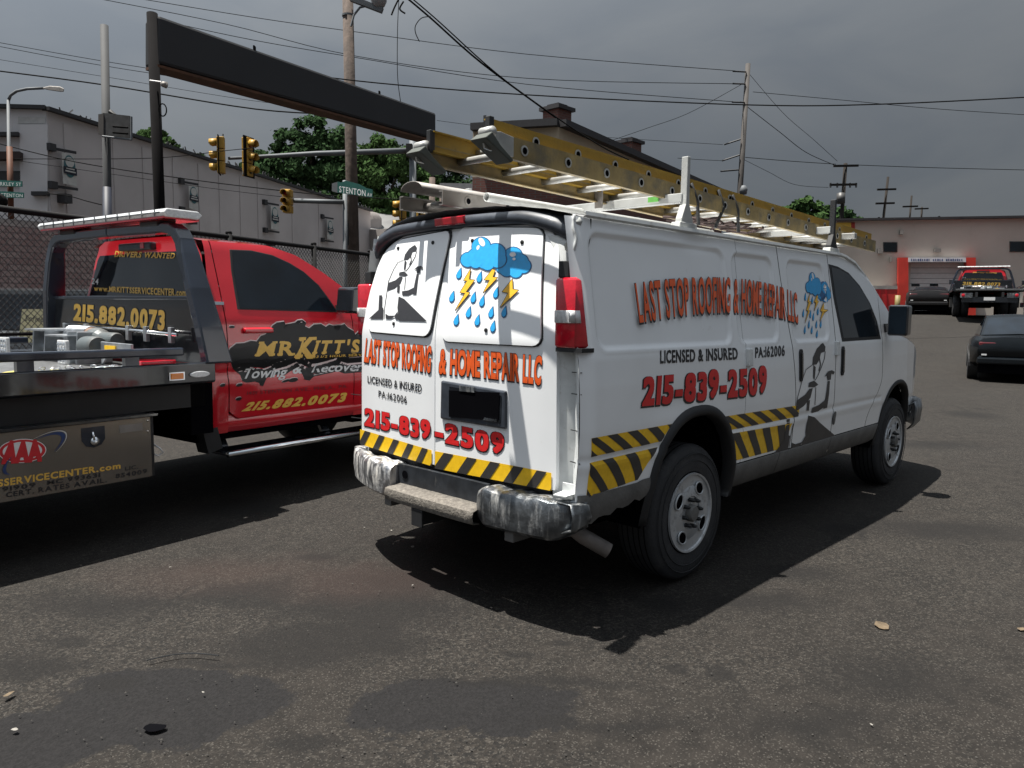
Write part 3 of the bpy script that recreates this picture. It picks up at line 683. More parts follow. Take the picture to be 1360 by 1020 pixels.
# ---- wheels
def wheel(x, y, sg, parent, r=.385, w=.245, rr=.222):
    mb = MB(); prof = []
    hw = w/2
    for rr_, h in ((rr, -hw+.03), (rr+.012, -hw+.004), (rr+.06, -hw-.004), (r-.06, -hw+.002), (r-.02, -hw+.012), (r-.004, -hw+.032), (r, -hw+.05), (r, hw-.05), (r-.004, hw-.032), (r-.02, hw-.012), (r-.06, hw-.002), (rr+.06, hw+.004), (rr+.012, hw-.004), (rr, hw-.03)): prof.append((rr_, h))
    mb.lathe((x, y, r), (0, sg, 0), prof, 64, closed=True); ty = mb.build('tyre', TYRE, parent, autosm=50)
    tr = MB()
    for gx in (-.07, -.035, 0, .035, .07):
        tr.lathe((x, y+gx, r), (0, 1, 0), [(r+.0006, -.003), (r+.0006, .003)], 64)
    tr.build('tread_groove', DARK, ty)
    mb = MB()   # sidewall rings
    for q in (r-.05, r-.09): mb.lathe((x, y, r), (0, sg, 0), [(q-.003, hw+.003), (q, hw+.007), (q+.003, hw+.003)], 64, closed=True)
    mb.build('sidewall_ring', TYRE, ty, smooth=True)
    rm = MB()
    rm.lathe((x, y, r), (0, sg, 0), [(rr+.004, hw-.004), (rr+.002, hw+.008), (rr-.008, hw+.006), (rr-.014, hw-.012), (rr-.03, hw-.03), (rr-.045, hw-.022), (rr-.075, hw+.0), (.095, hw+.004), (.085, hw-.012), (.062, hw-.012), (.0, hw-.012)][::1], 48)
    rim = rm.build('rim', RIMM, parent, autosm=35)
    for k in range(4):   # hand holes
        a = rad(45+90*k+12); c = Vector((x+math.cos(a)*.152, y+sg*(hw+.0035), r+math.sin(a)*.152))
        mb = MB(); t = Vector((-math.sin(a), 0, math.cos(a))); q = Vector((math.cos(a), 0, math.sin(a)))
        vs = [c+t*(.040*math.cos(b))+q*(.028*math.sin(b)) for b in [2*math.pi*j/16 for j in range(16)]]
        mb.add(vs, [tuple(range(16))]); mb.build('hand_hole', DARK, rim)
        mb = MB(); ring = [c+t*(.045*math.cos(b))+q*(.033*math.sin(b)) for b in [2*math.pi*j/16 for j in range(17)]]; mb.tube(ring, .005, 6, cap=False); mb.build('hand_hole_lip', RIMM, rim, smooth=True)
    mb = MB(); mb.lathe((x, y, r), (0, sg, 0), [(.050, hw-.012), (.048, hw+.02), (.040, hw+.03), (.0, hw+.032)], 24); mb.build('hub', CLAD, rim, autosm=40)
    for k in range(8):
        a = rad(45*k+10); mb = MB(); mb.lathe((x+math.cos(a)*.077, y+sg*(hw-.012), r+math.sin(a)*.077), (0, sg, 0), [(.0135, 0), (.0125, .03), (.007, .046), (.0, .047)], 6); mb.build('lug_nut', GASKET, rim)
for x, y, sg in ((1.03, -.845, -1), (1.03, .845, 1), (4.46, -.855, -1), (4.46, .855, 1)):
    wh = empty('wheel', (x, y, .385)); wh.parent = van; wh.matrix_parent_inverse = Matrix.Translation(van.location).inverted(); wh['_world'] = 1
    wheel(x, y, sg, wh)

# ---- lettering and pictures
side = (S_inv, SF); rear = (R_inv, RF)
text('company_name_lettering', 'LAST STOP ROOFING & HOME REPAIR LLC', [(842, 374), (968, 367), (1058, 388)], [(849, 428), (968, 414.5), (1060, 429)], S_inv, lambda x, z, h=0: (x, -(W(x, z)+h-.001), z), I_ORANGE, van, off=.0025, bold=.022, gap=.10, outline=.026, om=I_BLACK, shadow=(-.0012, -.02))
text('licence_lettering', 'LICENSED & INSURED', [(876.5, 464.7), (978, 461)], [(877, 482.5), (979, 476.8)], *side, I_BLACK, van, bold=.03, gap=.09)
text('licence_number_lettering', 'PA:162006', [(1002, 460.7), (1042, 458)], [(1002, 475), (1042, 472.3)], *side, I_BLACK, van, bold=.03, gap=.09)
text('phone_number_lettering', '215-839-2509', [(855, 500.5), (945, 492.5), (1017, 487)], [(852.6, 538), (945, 529), (1017, 521)], *side, I_RED, van, bold=.046, gap=.08, outline=.028, om=I_BLACK, shadow=(-.003, -.03))
hazard('hazard_stripe', [(784.5, 582), (892.5, 563)], [(784.5, 607), (878, 586)], *side, van, 4, -1.1, .5, .32)
hazard('hazard_stripe', [(783.5, 615), (874, 594)], [(777.5, 661), (846, 637)], *side, van, 3, -1.3, .44, .22)
hazard('hazard_stripe', [(957, 554), (1061, 538)], [(968, 572), (1061, 553)], *side, van, 5, -.7, .5, .35)
hazard('hazard_stripe', [(972, 576), (1052, 562)], [(975, 612), (1040, 595)], *side, van, 4, -.7, .5, .35)
decal('roofer_figure', FIG, FBOX, [(1025, 459), (1111, 452)], [(1022, 611), (1112, 581)], *side, I_FIG, van)
storm_art([(1066, 357), (1103, 366)], [(1068, 452), (1104, 450)], *side, van, .0015)
o2 = .0135
text('company_name_lettering', 'LAST STOP ROOFING', [(487, 448.5), (529, 454), (574, 459)], [(484, 479.5), (529, 487), (572, 494)], *rear, I_ORANGE, rd_l, bold=.038, gap=.06, outline=.026, om=I_BLACK, shadow=(-.002, -.02))
text('company_name_lettering', '& HOME REPAIR LLC', [(585, 462), (652, 466), (721, 472)], [(583, 495), (652, 501.5), (719, 510)], *rear, I_ORANGE, rd_r, bold=.038, gap=.06, outline=.026, om=I_BLACK, shadow=(-.002, -.02))
text('licence_lettering', 'LICENSED & INSURED', [(488.5, 498.5), (560.6, 510)], [(488.5, 508), (560, 521)], *rear, I_BLACK, rd_l, bold=.02, gap=.11)
text('licence_number_lettering', 'PA:162006', [(503, 518), (540.6, 525.6)], [(503, 527), (540.6, 536)], *rear, I_BLACK, rd_l, bold=.015, gap=.11)
text('phone_number_lettering', '215-839', [(485, 541), (572, 559.5)], [(484.5, 564), (572, 584)], *rear, I_RED, rd_l, bold=.046, gap=.08, outline=.028, om=I_BLACK, shadow=(-.004, -.03))
text('phone_number_lettering', '-2509', [(578, 558), (670, 577)], [(578, 584), (670, 604)], *rear, I_RED, rd_r, bold=.046, gap=.08, outline=.028, om=I_BLACK, shadow=(-.004, -.03))
hazard('hazard_stripe', [(478.5, 570), (573.5, 598)], [(478.5, 590), (573.5, 619)], *rear, rd_l, 5, .45, .4, .12)
hazard('hazard_stripe', [(578, 599), (732.5, 628)], [(578, 622), (732.5, 652)], *rear, rd_r, 5, .45, .42, .16)
z0 = lambda x, y: (440+x/3.7778, 250+y/3.7778)
def quad_px(b): x0, y0, x1, y1 = b; return [z0(x0, y0), z0(x1, y0)], [z0(x0, y1), z0(x1, y1)]
t_, b_ = quad_px(FBOX); decal('roofer_figure', FIG, FBOX, t_, b_, *rear, I_FIG, rd_l, o2)
t_, b_ = quad_px(CBOX); storm_art(t_, b_, *rear, rd_r, o2)

# ---- roof rack (bolted to the van)
rack = empty('roof_rack', (2.0, 0, 1.95)); rack.parent = van; rack.matrix_parent_inverse = Matrix.Translation(van.location).inverted(); rack['_world'] = 1
for bx in (1.03, 3.12):
    m_ = RACKW if bx < 2 else GASKET
    mb = MB(); mb.beam((bx, -.86, 2.125), (bx, .86, 2.125), .05, .05); mb.build('crossbar', RACKW, rack, bevel=.004)
    if bx > 2: mb = MB(); mb.beam((bx+.5, -.86, 2.12), (bx+.5, .3, 2.12), .05, .045); mb.build('crossbar', ALU, rack, bevel=.004)
    for sg in (-1, 1):
        mb = MB(); y = sg*.865
        mb.loft([[(bx-a, y-.02, z), (bx+a, y-.02, z), (bx+a, y+.02, z), (bx-a, y+.02, z)] for a, z in ((.062, 1.985), (.058, 2.01), (.019, 2.09), (.016, 2.14), (.014, 2.345))], closed=True, cap=True)
        ps = mb.build('rack_post', m_, rack, bevel=.004)
        mb = MB(); mb.loft([[(bx-a, y-.03, z), (bx+a, y-.03, z), (bx+a, y+.03, z), (bx-a, y+.03, z)] for a, z in ((.10, 1.935), (.085, 1.99))], closed=True, cap=True); mb.build('post_foot', RACKW, ps, bevel=.005)
mb = MB(); mb.prism([(.0, 0), (.07, 0), (.07, .028), (0, .028)], lambda a, b, h: (.998-h, -.72+a, 2.115+b), 0, .006); mb.build('bar_sticker', I_GREEN, rack)
for k, bx in enumerate((.92, 3.05)):
    mb = MB(); mb.beam((bx, -.36, 2.10), (bx, -.36, 2.24), .05, .012); mb.build('ladder_stop', ALU_D, rack)

# ---- ladders
def ladder(root_label, x0, x1, yc, w, z0, zs, railh, m, rung_m, shoes, layers, group):
    root = empty('extension_ladder' if layers > 1 else 'aluminium_ladder', (x0+1, yc, z0), 0, root_label, 'ladder', group, world=True)
    Z = lambda x: z0+zs*(x-x0)
    for ly in range(layers):
        dz = ly*railh*.62; ww = w-ly*.045; xs = x0+ly*(-.02); xe = x1-ly*.05
        for sg in (-1, 1):
            mb = MB(); y = yc+sg*ww/2; rings = []
            for x in (xs, xe):
                zz = Z(x)+dz; t = .006; f = .03
                rings.append([(x, y, zz), (x, y-sg*f, zz), (x, y-sg*f, zz+t), (x, y-sg*t, zz+t), (x, y-sg*t, zz+railh-t), (x, y-sg*f, zz+railh-t), (x, y-sg*f, zz+railh), (x, y, zz+railh)])
            mb.loft(rings, closed=True, cap=True); rl = mb.build('side_rail', m if ly == 0 else YFG if m in (YFG, YFG2) else m, root)
            n = int((xe-xs-.2)/.305); mr = MB()
            for k in range(n+1):
                x = xs+.18+ly*.12+k*.305; c = (x, y+sg*.001, Z(x)+dz+railh*.5)
                mb = MB(); mb.lathe(c, (0, sg, 0), [(.024, 0), (.024, .003), (.016, .004), (.016, .001)], 16, closed=True); mb.build('rung_collar', rung_m, rl)
                mb = MB(); mb.lathe((c[0], c[1]+sg*.0005, c[2]), (0, sg, 0), [(.016, 0), (.016, .001)], 14); mb.build('rung_end', DARK, rl)
        n = int((xe-xs-.2)/.305)
        for k in range(n+1):
            x = xs+.18+ly*.12+k*.305; zc = Z(x)+dz+railh*.5; mb = MB()
            mb.tube([(x, yc-ww/2+.004, zc), (x, yc+ww/2-.004, zc)], .0175, 10); mb.build('rung', rung_m, root, smooth=True)
        if ly == 1:
            for sg in (-1, 1):
                mb = MB(); x = xs; mb.box((x-.018, yc+sg*ww/2-.022, Z(x)+dz-.002), (x+.012, yc+sg*ww/2+.006, Z(x)+dz+railh+.004)); mb.build('rail_cap', GASKET, root, bevel=.004)
    if shoes:
        for sg in (-1, 1):
            y = yc+sg*w/2; z = Z(x0)+railh*.45; mb = MB()
            mb.prism([(x0+.10, z+.045), (x0+.02, z+.055), (x0-.05, z+.045), (x0-.085, z+.0), (x0-.075, z-.03), (x0-.02, z-.035), (x0+.10, z-.04)], lambda a, b, h: (a, y+sg*h, b), .002, .012)
            sh = mb.build('shoe_bracket', ALU, root, bevel=.002)
            mb = MB(); mb.prism([(x0-.11, z+.005), (x0+.05, z-.075), (x0+.06, z-.06), (x0-.02, z-.01), (x0-.07, z+.035)], lambda a, b, h: (a, y+h, b), -.05, .045); mb.build('rubber_pad', mat('worn_rubber', (.06, .068, .06), .8, var=.3), sh, bevel=.004)
            mb = MB(); mb.tube([(x0-.05, y-.035, z+.042), (x0-.05, y+.035, z+.042)], .022, 12); mb.build('shoe_roll', ALU, sh, smooth=True)
            mb = MB(); mb.lathe((x0-.01, y+sg*.012, z), (0, sg, 0), [(.016, 0), (.012, .008), (0, .009)], 10); mb.build('pivot_bolt', GASKET, sh)
    for k, x in enumerate((x0+.25, x0+.52, x1-1.1)):
        pass
    return root
lad = ladder('yellow fibreglass extension ladder tied on the right side of the van rack', -.33, 4.40, -.54, .43, 2.165, -.0247, .094, YFG2, ALU, True, 2, 'ladders on the van roof rack')
lad2 = ladder('dull aluminium ladder lying low on the left half of the van rack', -.02, 3.4, .12, .36, 2.045, .0, .075, ALU_D, ALU_D, False, 1, 'ladders on the van roof rack')
mb = MB(); mb.tube([(.20, -.16, 2.10), (2.6, -.16, 2.10)], .022, 12, cap=False); tag(mb.build('pipe', RACKW, None, smooth=True, solid=.004), 'long thin white pipe with open end lying between the two ladders on the van', 'pipe')
mb = MB(); rings = []
for k in range(9):
    a = rad(180*k/8); rings.append([(-.06, .15+.09*math.cos(a), 2.135+.045*math.sin(a)), (1.6, .15+.09*math.cos(a), 2.135+.045*math.sin(a))])
mb.loft(rings); tag(mb.build('gutter_length', ALU_D, None, smooth=True, solid=.004), 'length of dull grey metal guttering lying on the aluminium ladder on the van rack', 'gutter')
mb = MB(); pts = []
random.seed(3)
for k in range(40):
    t = k/39; pts.append((1.35+.95*t+.05*math.sin(k*1.9), -.62+.13*math.sin(k*1.1), 2.045+.035*abs(math.sin(k*.77))))
mb.tube(pts, .008, 6); tag(mb.build('tie_down_cord', mat('dark_rope', (.05, .03, .028), .8), None, smooth=True), 'tangled dark tie-down cord lying on the van roof under the ladder', 'cord')
for k, (bx, z1) in enumerate(((1.30, 2.25), (1.62, 2.25), (1.80, 2.24))):
    mb = MB(); mb.tube([(bx, -.74, z1), (bx+.05, -.755, 2.15), (bx+.10-.12*(k % 2), -.74, 2.02)], .011, 6); mb.build('strap', GASKET, lad, smooth=True)
# =================================================================== red flatbed tow truck (built in its own frame, x forward)
TA = rad(8); T0 = Vector((-2.10, 3.02, 0)); TX = Vector((math.cos(TA), math.sin(TA), 0)); TY = Vector((-math.sin(TA), math.cos(TA), 0))
def tloc(p): v = Vector(p)-T0; return Vector((v.dot(TX), v.dot(TY), v.z))
def t_side(px, py, Y): return tloc(plane_hit(px, py, TY, T0.dot(TY)+Y))
def t_back(px, py, X): return tloc(plane_hit(px, py, TX, T0.dot(TX)+X))
truck = empty('tow_truck', T0, TA, 'red flatbed tow truck with black bed beside the white van', 'tow truck')
CWT = [(.5, .96), (.6, .985), (.85, 1.0), (1.2, 1.0), (1.38, .985), (1.45, .965), (1.7, .89), (1.95, .81), (2.05, .76)]
CT = [(3.2, 1), (4.3, .99), (4.7, .94), (4.95, .82)]
def CW(x, z):
    w = interp(CWT, z); 
    if z < 1.4: w -= .018*math.exp(-((z-1.02)/.05)**2)
    return w*interp(CT, x)-.03*sstep(1.82, 1.70, x)
def CF(x, z, h=0): return (x, -(CW(x, z)+h), z)
def CFL(x, z, h=0): return (x, CW(x, z)+h-.07*sstep(2.4, 1.7, x), z)
def C_inv(px, py):
    Y = -1.
    for _ in range(6): q = t_side(px, py, Y); Y = -CW(q.x, q.z)
    return (q.x, q.z)
CZT = [(1.70, 1.99), (2.45, 1.99), (2.7, 1.93), (2.95, 1.80), (3.2, 1.64), (3.42, 1.47), (3.8, 1.42), (4.5, 1.36), (4.8, 1.2), (4.95, 1.0)]
TWIN = [C_inv(*p) for p in ((318, 409), (446, 413), (436, 398), (421, 378), (402, 361), (384, 350), (362, 340), (335, 334), (308, 333), (310, 360))]
def t_side_piece(name, xa, xb, zb, fn, m):
    mb = MB(); NX = max(4, round((xb-xa)/.04)); NZ = 34; idx = {}; pos = []
    for j in range(NZ+1):
        for i in range(NX+1):
            x = lerp(xa, xb, i/NX); zt = interp(CZT, x); z = lerp(zb(x), zt, j/NZ); x += (.10*sstep(1.2, 2.0, z)+.045)*(1-i/NX) if name == 'cab_corner' else 0; idx[(i, j)] = len(mb.v); mb.v.append(fn(x, z)); pos.append((x, z))
    for j in range(NZ):
        for i in range(NX):
            q = (idx[(i, j)], idx[(i+1, j)], idx[(i+1, j+1)], idx[(i, j+1)]); cx = sum(pos[k][0] for k in q)/4; cz = sum(pos[k][1] for k in q)/4
            if math.hypot((cx-4.1)/.5, (cz-.45)/.55) < 1: continue
            mb.f.append(q); mb.mi.append(0)
    return mb.build(name, m, truck, smooth=True)
for fn, sg in ((CF, -1), (CFL, 1)):
    t_side_piece('cab_corner', 1.72, 1.918, lambda x: .56, fn, RED)
    td = t_side_piece('cab_door', 1.926, 3.16, lambda x: .66+.06*sstep(2.0, 1.926, x), fn, RED)
    t_side_piece('front_fender', 3.168, 4.95, lambda x: .56, fn, RED)
    mb = MB(); mb.loft([[fn(x, z, h) for z, h in ((.70, -.012), (.655, -.004), (.64, .006), (.60, .0), (.56, -.02))] for x in (1.75, 2.2, 2.7, 3.2, 3.55)]); mb.build('sill', RED, truck, smooth=True)
    mb = MB(); mb.prism(grow(TWIN, 1.045), lambda a, b, h: fn(a, b, h), -.004, .003); mb.build('window_seal', GASKET, td, bevel=.002)
    mb = MB(); mb.prism(TWIN, lambda a, b, h: fn(a, b, h), -.004, .0048); mb.build('side_window', GLASS, td)
    h0, h1 = C_inv(323, 441), C_inv(360, 438)
    mb = MB(); mb.loft([[fn(x, z, d) for z, d in ((1.30, .004), (1.305, .03), (1.335, .034), (1.345, .004))] for x in (h0[0], h0[0]+.03, h1[0]-.03, h1[0])], cap=True); mb.build('door_handle', RED, td, smooth=True, bevel=.004)
    mb = MB(); mb.loft([[(x, sg*(.0+y), z) for x, z in ((2.93, 1.46), (2.95, 1.67), (3.03, 1.68), (3.09, 1.62), (3.07, 1.45))] for y in (1.03, 1.20, 1.24)], closed=True, cap=True); mi_ = mb.build('wing_mirror', BLK, truck, bevel=.02)
    mb = MB(); mb.box((3.04, min(sg*1.06, sg*1.22), 1.5), (3.13, max(sg*1.06, sg*1.22), 1.665)); mb.build('mirror_cap', CHROME, mi_, bevel=.03)
    mb = MB(); mb.beam((3.03, sg*.90, 1.50), (3.03, sg*1.06, 1.50), .05, .05); mb.build('mirror_arm', GASKET, mi_)
    mb = MB(); mb.box((1.83, sg*.86, .405), (3.5, sg*1.10, .435)); rb = mb.build('running_board', BLK, truck, bevel=.01)
    mb = MB(); mb.tube([(1.83, sg*1.10, .42), (3.5, sg*1.10, .42)], .024, 12); mb.build('running_board_edge', CHROME, rb, smooth=True)
    for x in (1.95, 2.95): mb = MB(); mb.beam((x, sg*.86, .43), (x, sg*.75, .6), .08, .03); mb.build('step_bracket', BLK, rb)
    mb = MB(); mb.beam((1.76, sg*.93, .60), (1.80, sg*.93, .44), .14, .12); mb.build('mud_guard', GASKET, truck)
    mb = MB(); mb.lathe((4.1, sg*.78, .43), (0, sg, 0), [(.24, -.1), (.25, -.14), (.40, -.13), (.43, -.09), (.43, .09), (.40, .13), (.25, .14), (.24, .1)], 40, closed=True); ty = mb.build('tyre', TYRE, truck, smooth=True)
    mb = MB(); mb.lathe((4.1, sg*.78, .43), (0, sg, 0), [(.24, .12), (.2, .06), (.1, .08), (0, .09)], 32); mb.build('rim', CHROME, ty, smooth=True)
    for k in (0, 1):
        mb = MB(); mb.lathe((-.62, sg*(.98-.30*k), .43), (0, sg, 0), [(.24, -.1), (.25, -.14), (.40, -.13), (.43, -.09), (.43, .09), (.40, .13), (.25, .14), (.24, .1)], 36, closed=True); ty = mb.build('tyre', TYRE, truck, smooth=True)
        mb = MB(); mb.lathe((-.62, sg*(.98-.30*k), .43), (0, sg, 0), [(.24, .12), (.2, -.02), (.1, -.0), (0, .02)], 32); mb.build('rim', CHROME, ty, smooth=True)
    mb = MB(); mb.box((4.9, sg*.7-.15, .95), (4.99, sg*.7+.15, 1.15)); mb.build('headlight', LENS_W, truck, bevel=.02)
# cab roof, screens, hood
mb = MB(); rings = []
for k in range(16):
    x = lerp(1.84, 2.62, k/15); z0 = interp(CZT, x); w = CW(x, z0)
    rings.append([(x, y*w, z0+.055*(1-abs(y)**3)) for y in [q/8-1 for q in range(17)]])
mb.loft(rings); mb.build('cab_roof', RED, truck, smooth=True)
mb = MB(); rings = []
for k in range(10):
    x = lerp(2.62, 3.42, k/9); z0 = interp(CZT, x); w = CW(x, z0)-.02
    rings.append([(x+.10*(1-y*y), y*w, z0+.05*(1-y*y)) for y in [q/8-1 for q in range(17)]])
mb.loft(rings); mb.build('windscreen', GLASS, truck, smooth=True)
mb = MB(); rings = []
for k in range(16):
    x = lerp(3.42, 4.95, k/15); z0 = interp(CZT, x); w = CW(x, z0)
    rings.append([(x, y*w, z0+.07*(1-y*y)) for y in [q/8-1 for q in range(17)]])
mb.loft(rings); mb.build('hood', RED, truck, smooth=True)
mb = MB(); mb.box((4.92, -.6, .6), (5.02, .6, 1.15)); mb.build('grille', CHROME_D, truck, bevel=.03)
mb = MB(); mb.box((4.95, -1.0, .45), (5.12, 1.0, .68)); mb.build('front_bumper', BLK, truck, bevel=.03)
# cab back wall: leans forward, roof corners rounded
def BX(y, z): return 1.72+.10*sstep(1.2, 2.0, z)+.05*y*y
def BF(y, z, h=0): return (BX(y, z)-h, y, z)
mb = MB(); rings = []
for z in (.56, .8, 1.1, 1.3, 1.45, 1.6, 1.75, 1.88, 1.95, 1.99, 2.03):
    w = CW(1.74, min(z, 1.99))*(1 if z < 1.95 else .96 if z < 2.0 else .80); rings.append([BF(y*w*(1 if y < 0 else .93), z) for y in [q/8-1 for q in range(17)]])
mb.loft(rings); mb.build('cab_back', RED, truck, smooth=True)
bw = [( -.74, 1.50), (.74, 1.50), (.66, 1.90), (.60, 1.925), (-.60, 1.925), (-.66, 1.90)]
mb = MB(); mb.loft([[BF(y*w, z, .006) for y in [q/8-1 for q in range(17)]] for z, w in ((1.44, .80), (1.5, .795), (1.6, .775), (1.75, .745), (1.88, .70), (1.915, .66))]); bwo = mb.build('rear_window', GLASS, truck, smooth=True)
mb = MB(); mb.box((1.77, -.24, 1.935), (1.86, .24, 1.995)); mb.build('high_lamp_pod', CAPM, truck, bevel=.015)
mb = MB(); mb.box((1.765, -.16, 1.945), (1.78, -.11, 1.985)); mb.build('high_stop_lamp', LENS_R, truck)
def B_inv(px, py):
    X = 1.75
    for _ in range(6): q = t_back(px, py, X); X = BX(q.y, q.z)
    return (q.y, q.z)
text('window_lettering', 'DRIVERS WANTED', [(155, 333), (235, 336)], [(153.4, 341), (233, 343.5)], B_inv, BF, I_GOLD, truck, off=.010, bold=.03, gap=.1, slab=.12)
text('window_web_address', 'www.MRKITTSSERVICECENTER.com', [(126.6, 379.6), (249, 383.6)], [(126.6, 386), (249, 394)], B_inv, BF, I_GOLD, truck, off=.010, bold=.035, gap=.09)
text('window_lettering', '24', [(124, 369), (133, 370)], [(123, 377), (132, 378)], B_inv, BF, I_SILV, truck, off=.010, bold=.02)
# ---- bed and chassis
BL = -3.6
mb = MB(); mb.box((BL, -1.12, 1.00), (1.62, 1.12, 1.06)); deck = mb.build('bed_deck', mat('diamond_plate', (.22, .225, .23), .35, metal=.7, var=.3, scale=20, bump=.5, bscale=45), truck)
for sg in (-1, 1):
    mb = MB(); y = sg*1.22
    mb.loft([[(x, y, 1.11), (x, y, .985), (x, y-sg*.015, .972), (x, y-sg*.09, .972), (x, y-sg*.11, 1.0), (x, y-sg*.11, 1.105), (x, y-sg*.02, 1.12)] for x in (BL, 1.67)], closed=True, cap=True)
    sr = mb.build('bed_side_rail', BLK, truck, bevel=.004)
    mb = MB(); mb.beam((BL, sg*1.18, 1.235), (1.45, sg*1.18, 1.195), .055, .055); mb.build('upper_rail', NAVY, truck, bevel=.012)
    for x in [-3.4+.66*k for k in range(7)]+[.475, 1.095]:
        if -.2 < x < .45 or (.48 < x < 1.0): continue
        mb = MB(); mb.box((x-.045, sg*1.18-.02, 1.115), (x+.045, sg*1.18+.02, 1.20)); mb.build('rail_post', NAVY, truck)
    mb = MB(); mb.box((1.335, sg*1.222, 1.015), (1.425, sg*1.232, 1.055)); mb.build('marker_lamp', AMBER, sr, bevel=.003)
    mb = MB(); mb.box((1.325, sg*1.2205, 1.008), (1.435, sg*1.2265, 1.062)); mb.build('marker_bezel', CHROME, sr)
    mb = MB(); mb.prism(circ(1.545, 1.038, .075, .022, 20), lambda a, b, h: (a, sg*(1.22+h), b), 0, .014); mb.build('oval_lamp', LENS_W, sr, bevel=.005)
    mb = MB(); mb.box((BL, sg*.42-.04, .70), (4.6, sg*.42+.04, .93)); mb.build('chassis_rail', GASKET, truck)
    # skirt behind the side rail and stainless tool box
    mb = MB(); mb.box((-.05, sg*1.0-.1, .80), (1.66, sg*1.0+.1, .972)); mb.build('bed_subframe', GASKET, truck)
    mb = MB(); a, b = sorted((sg*1.22, sg*.80)); mb.box((-.25, a, .385), (1.21, b, .80)); bx_ = mb.build('tool_box', GASKET, truck, bevel=.006)
    mb = MB(); a, b = sorted((sg*1.228, sg*1.215)); mb.box((-.24, a, .39), (1.185, b, .785)); mb.build('tool_box_door', STAIN, bx_, bevel=.003)
    mb = MB(); mb.box((-.26, sg*1.24 if sg < 0 else 1.19, .788), (1.23, sg*1.19 if sg < 0 else 1.24, .803)); mb.build('box_drip_edge', BLK, bx_)
    lc = (.82, .70)
    mb = MB(); mb.prism([(lc[0]-.07, lc[1]+.06), (lc[0]-.07, lc[1]-.02), (lc[0]-.045, lc[1]-.055), (lc[0], lc[1]-.068), (lc[0]+.045, lc[1]-.055), (lc[0]+.07, lc[1]-.02), (lc[0]+.07, lc[1]+.06)], lambda a, b, h: (a, sg*(1.2285+h), b), 0, .003); mb.build('latch_plate', NAVY, bx_)
    mb = MB(); mb.tube([(lc[0]-.005, sg*1.235, lc[1]+.03), (lc[0]-.002, sg*1.245, lc[1]-.02)], .007, 8); mb.lathe((lc[0]+.005, sg*1.233, lc[1]-.028), (0, sg, 0), [(.028, 0), (.026, .01), (0, .014)], 18); mb.build('latch', CHROME, bx_, smooth=True)
    for z in (.76, .69): mb = MB(); mb.lathe((1.165, sg*1.228, z), (0, sg, 0), [(.008, 0), (.006, .004), (0, .005)], 8); mb.build('rivet', CHROME, bx_)
    mb = MB(); mb.box((.98, min(sg*1.2285, sg*1.230), .70), (1.13, max(sg*1.2285, sg*1.230), .75)); mb.build('maker_plate', ALU_D, bx_)
    # headboard hoop
    mb = MB(); mb.box((-.15, -.0, 0), (0, 0, 0)) if False else None
mb = MB(); mb.box((BL, -.9, .55), (BL+.1, .9, .75)); mb.build('rear_bar', BLK, truck)
for sg in (-1, 1):
    mb = MB(); mb.box((BL-.02, sg*.75-.2, .72), (BL, sg*.75+.2, .90)); lp = mb.build('tail_panel', CHROME_D, truck)
    mb = MB(); mb.lathe((BL-.02, sg*.85, .81), (-1, 0, 0), [(.06, 0), (.05, .02), (0, .025)], 16); mb.build('tail_lamp', LENS_R, lp)
mb = MB(); mb.box((BL-.015, -.18, .62), (BL-.005, .18, .74)); mb.build('number_plate', LENS_W, truck)
mb = MB(); mb.box((1.70, -.90, .50), (3.6, .90, .60)); mb.box((3.6, -.5, .4), (4.9, .5, 1.1)); mb.box((1.55, -1.1, .6), (1.72, 1.1, .96)); mb.box((-.2, -.42, .6), (1.7, .42, .95)); mb.build('gearbox_tank_light_block', DARK, truck)  # gearbox and tank, with floor and engine boxes added to block light gaps
mb = MB(); mb.tube([(1.22, -1.16, .60), (1.26, -1.20, .56), (1.28, -1.20, .53), (1.25, -1.19, .51), (1.22, -1.18, .53)], .006, 6); mb.build('cable_loop', I_SILV, truck, smooth=True)
# hoop: two broad posts curving into a top bar
hoop = MB(); W_ = .15
def hoop_pts(sg):
    p = [(1.70, sg*1.20, 1.10), (1.67, sg*1.15, 1.35), (1.64, sg*1.08, 1.62), (1.625, sg*1.00, 1.86), (1.62, sg*.965, 1.955), (1.62, sg*.92, 2.01), (1.62, sg*.85, 2.045), (1.62, sg*.76, 2.055), (1.62, 0, 2.06)]
    return p
for sg in (-1, 1):
    pts = [Vector(p) for p in hoop_pts(sg)]; mb = MB(); rings = []
    for i, p in enumerate(pts):
        d = (pts[min(i+1, len(pts)-1)]-pts[max(i-1, 0)]).normalized(); nrm = Vector((0, d.z, -d.y)).normalized()*(1 if sg < 0 else -1)
        wd = lerp(.20, .115, min(1, i/4)); th = .04 if i < 7 else .035
        ex_ = Vector((1, 0, 0))
        rings.append([p-ex_*wd/2+nrm*th, p+ex_*wd/2+nrm*th, p+ex_*wd/2-nrm*th, p-ex_*wd/2-nrm*th])
    mb.loft(rings, closed=True, cap=True); mb.build('headboard_hoop', NAVY, truck, bevel=.012)
    if sg < 0: pass
mb = MB(); mb.prism([(-1.06, 1.55), (1.06, 1.55), (1.14, 1.10), (-1.14, 1.10)], lambda a, b, h: (1.64+h, a, b), 0, .012)
hb = mb.build('headboard_panel', BLK, truck)
mb = MB(); mb.box((1.615, -1.05, 1.545), (1.665, 1.05, 1.575)); mb.build('headboard_top_bar', NAVY, truck, bevel=.006)
HB = lambda a, b, h=0: (1.64-h, a, b)
def H_inv(px, py): q = t_back(px, py, 1.64); return (q.y, q.z)
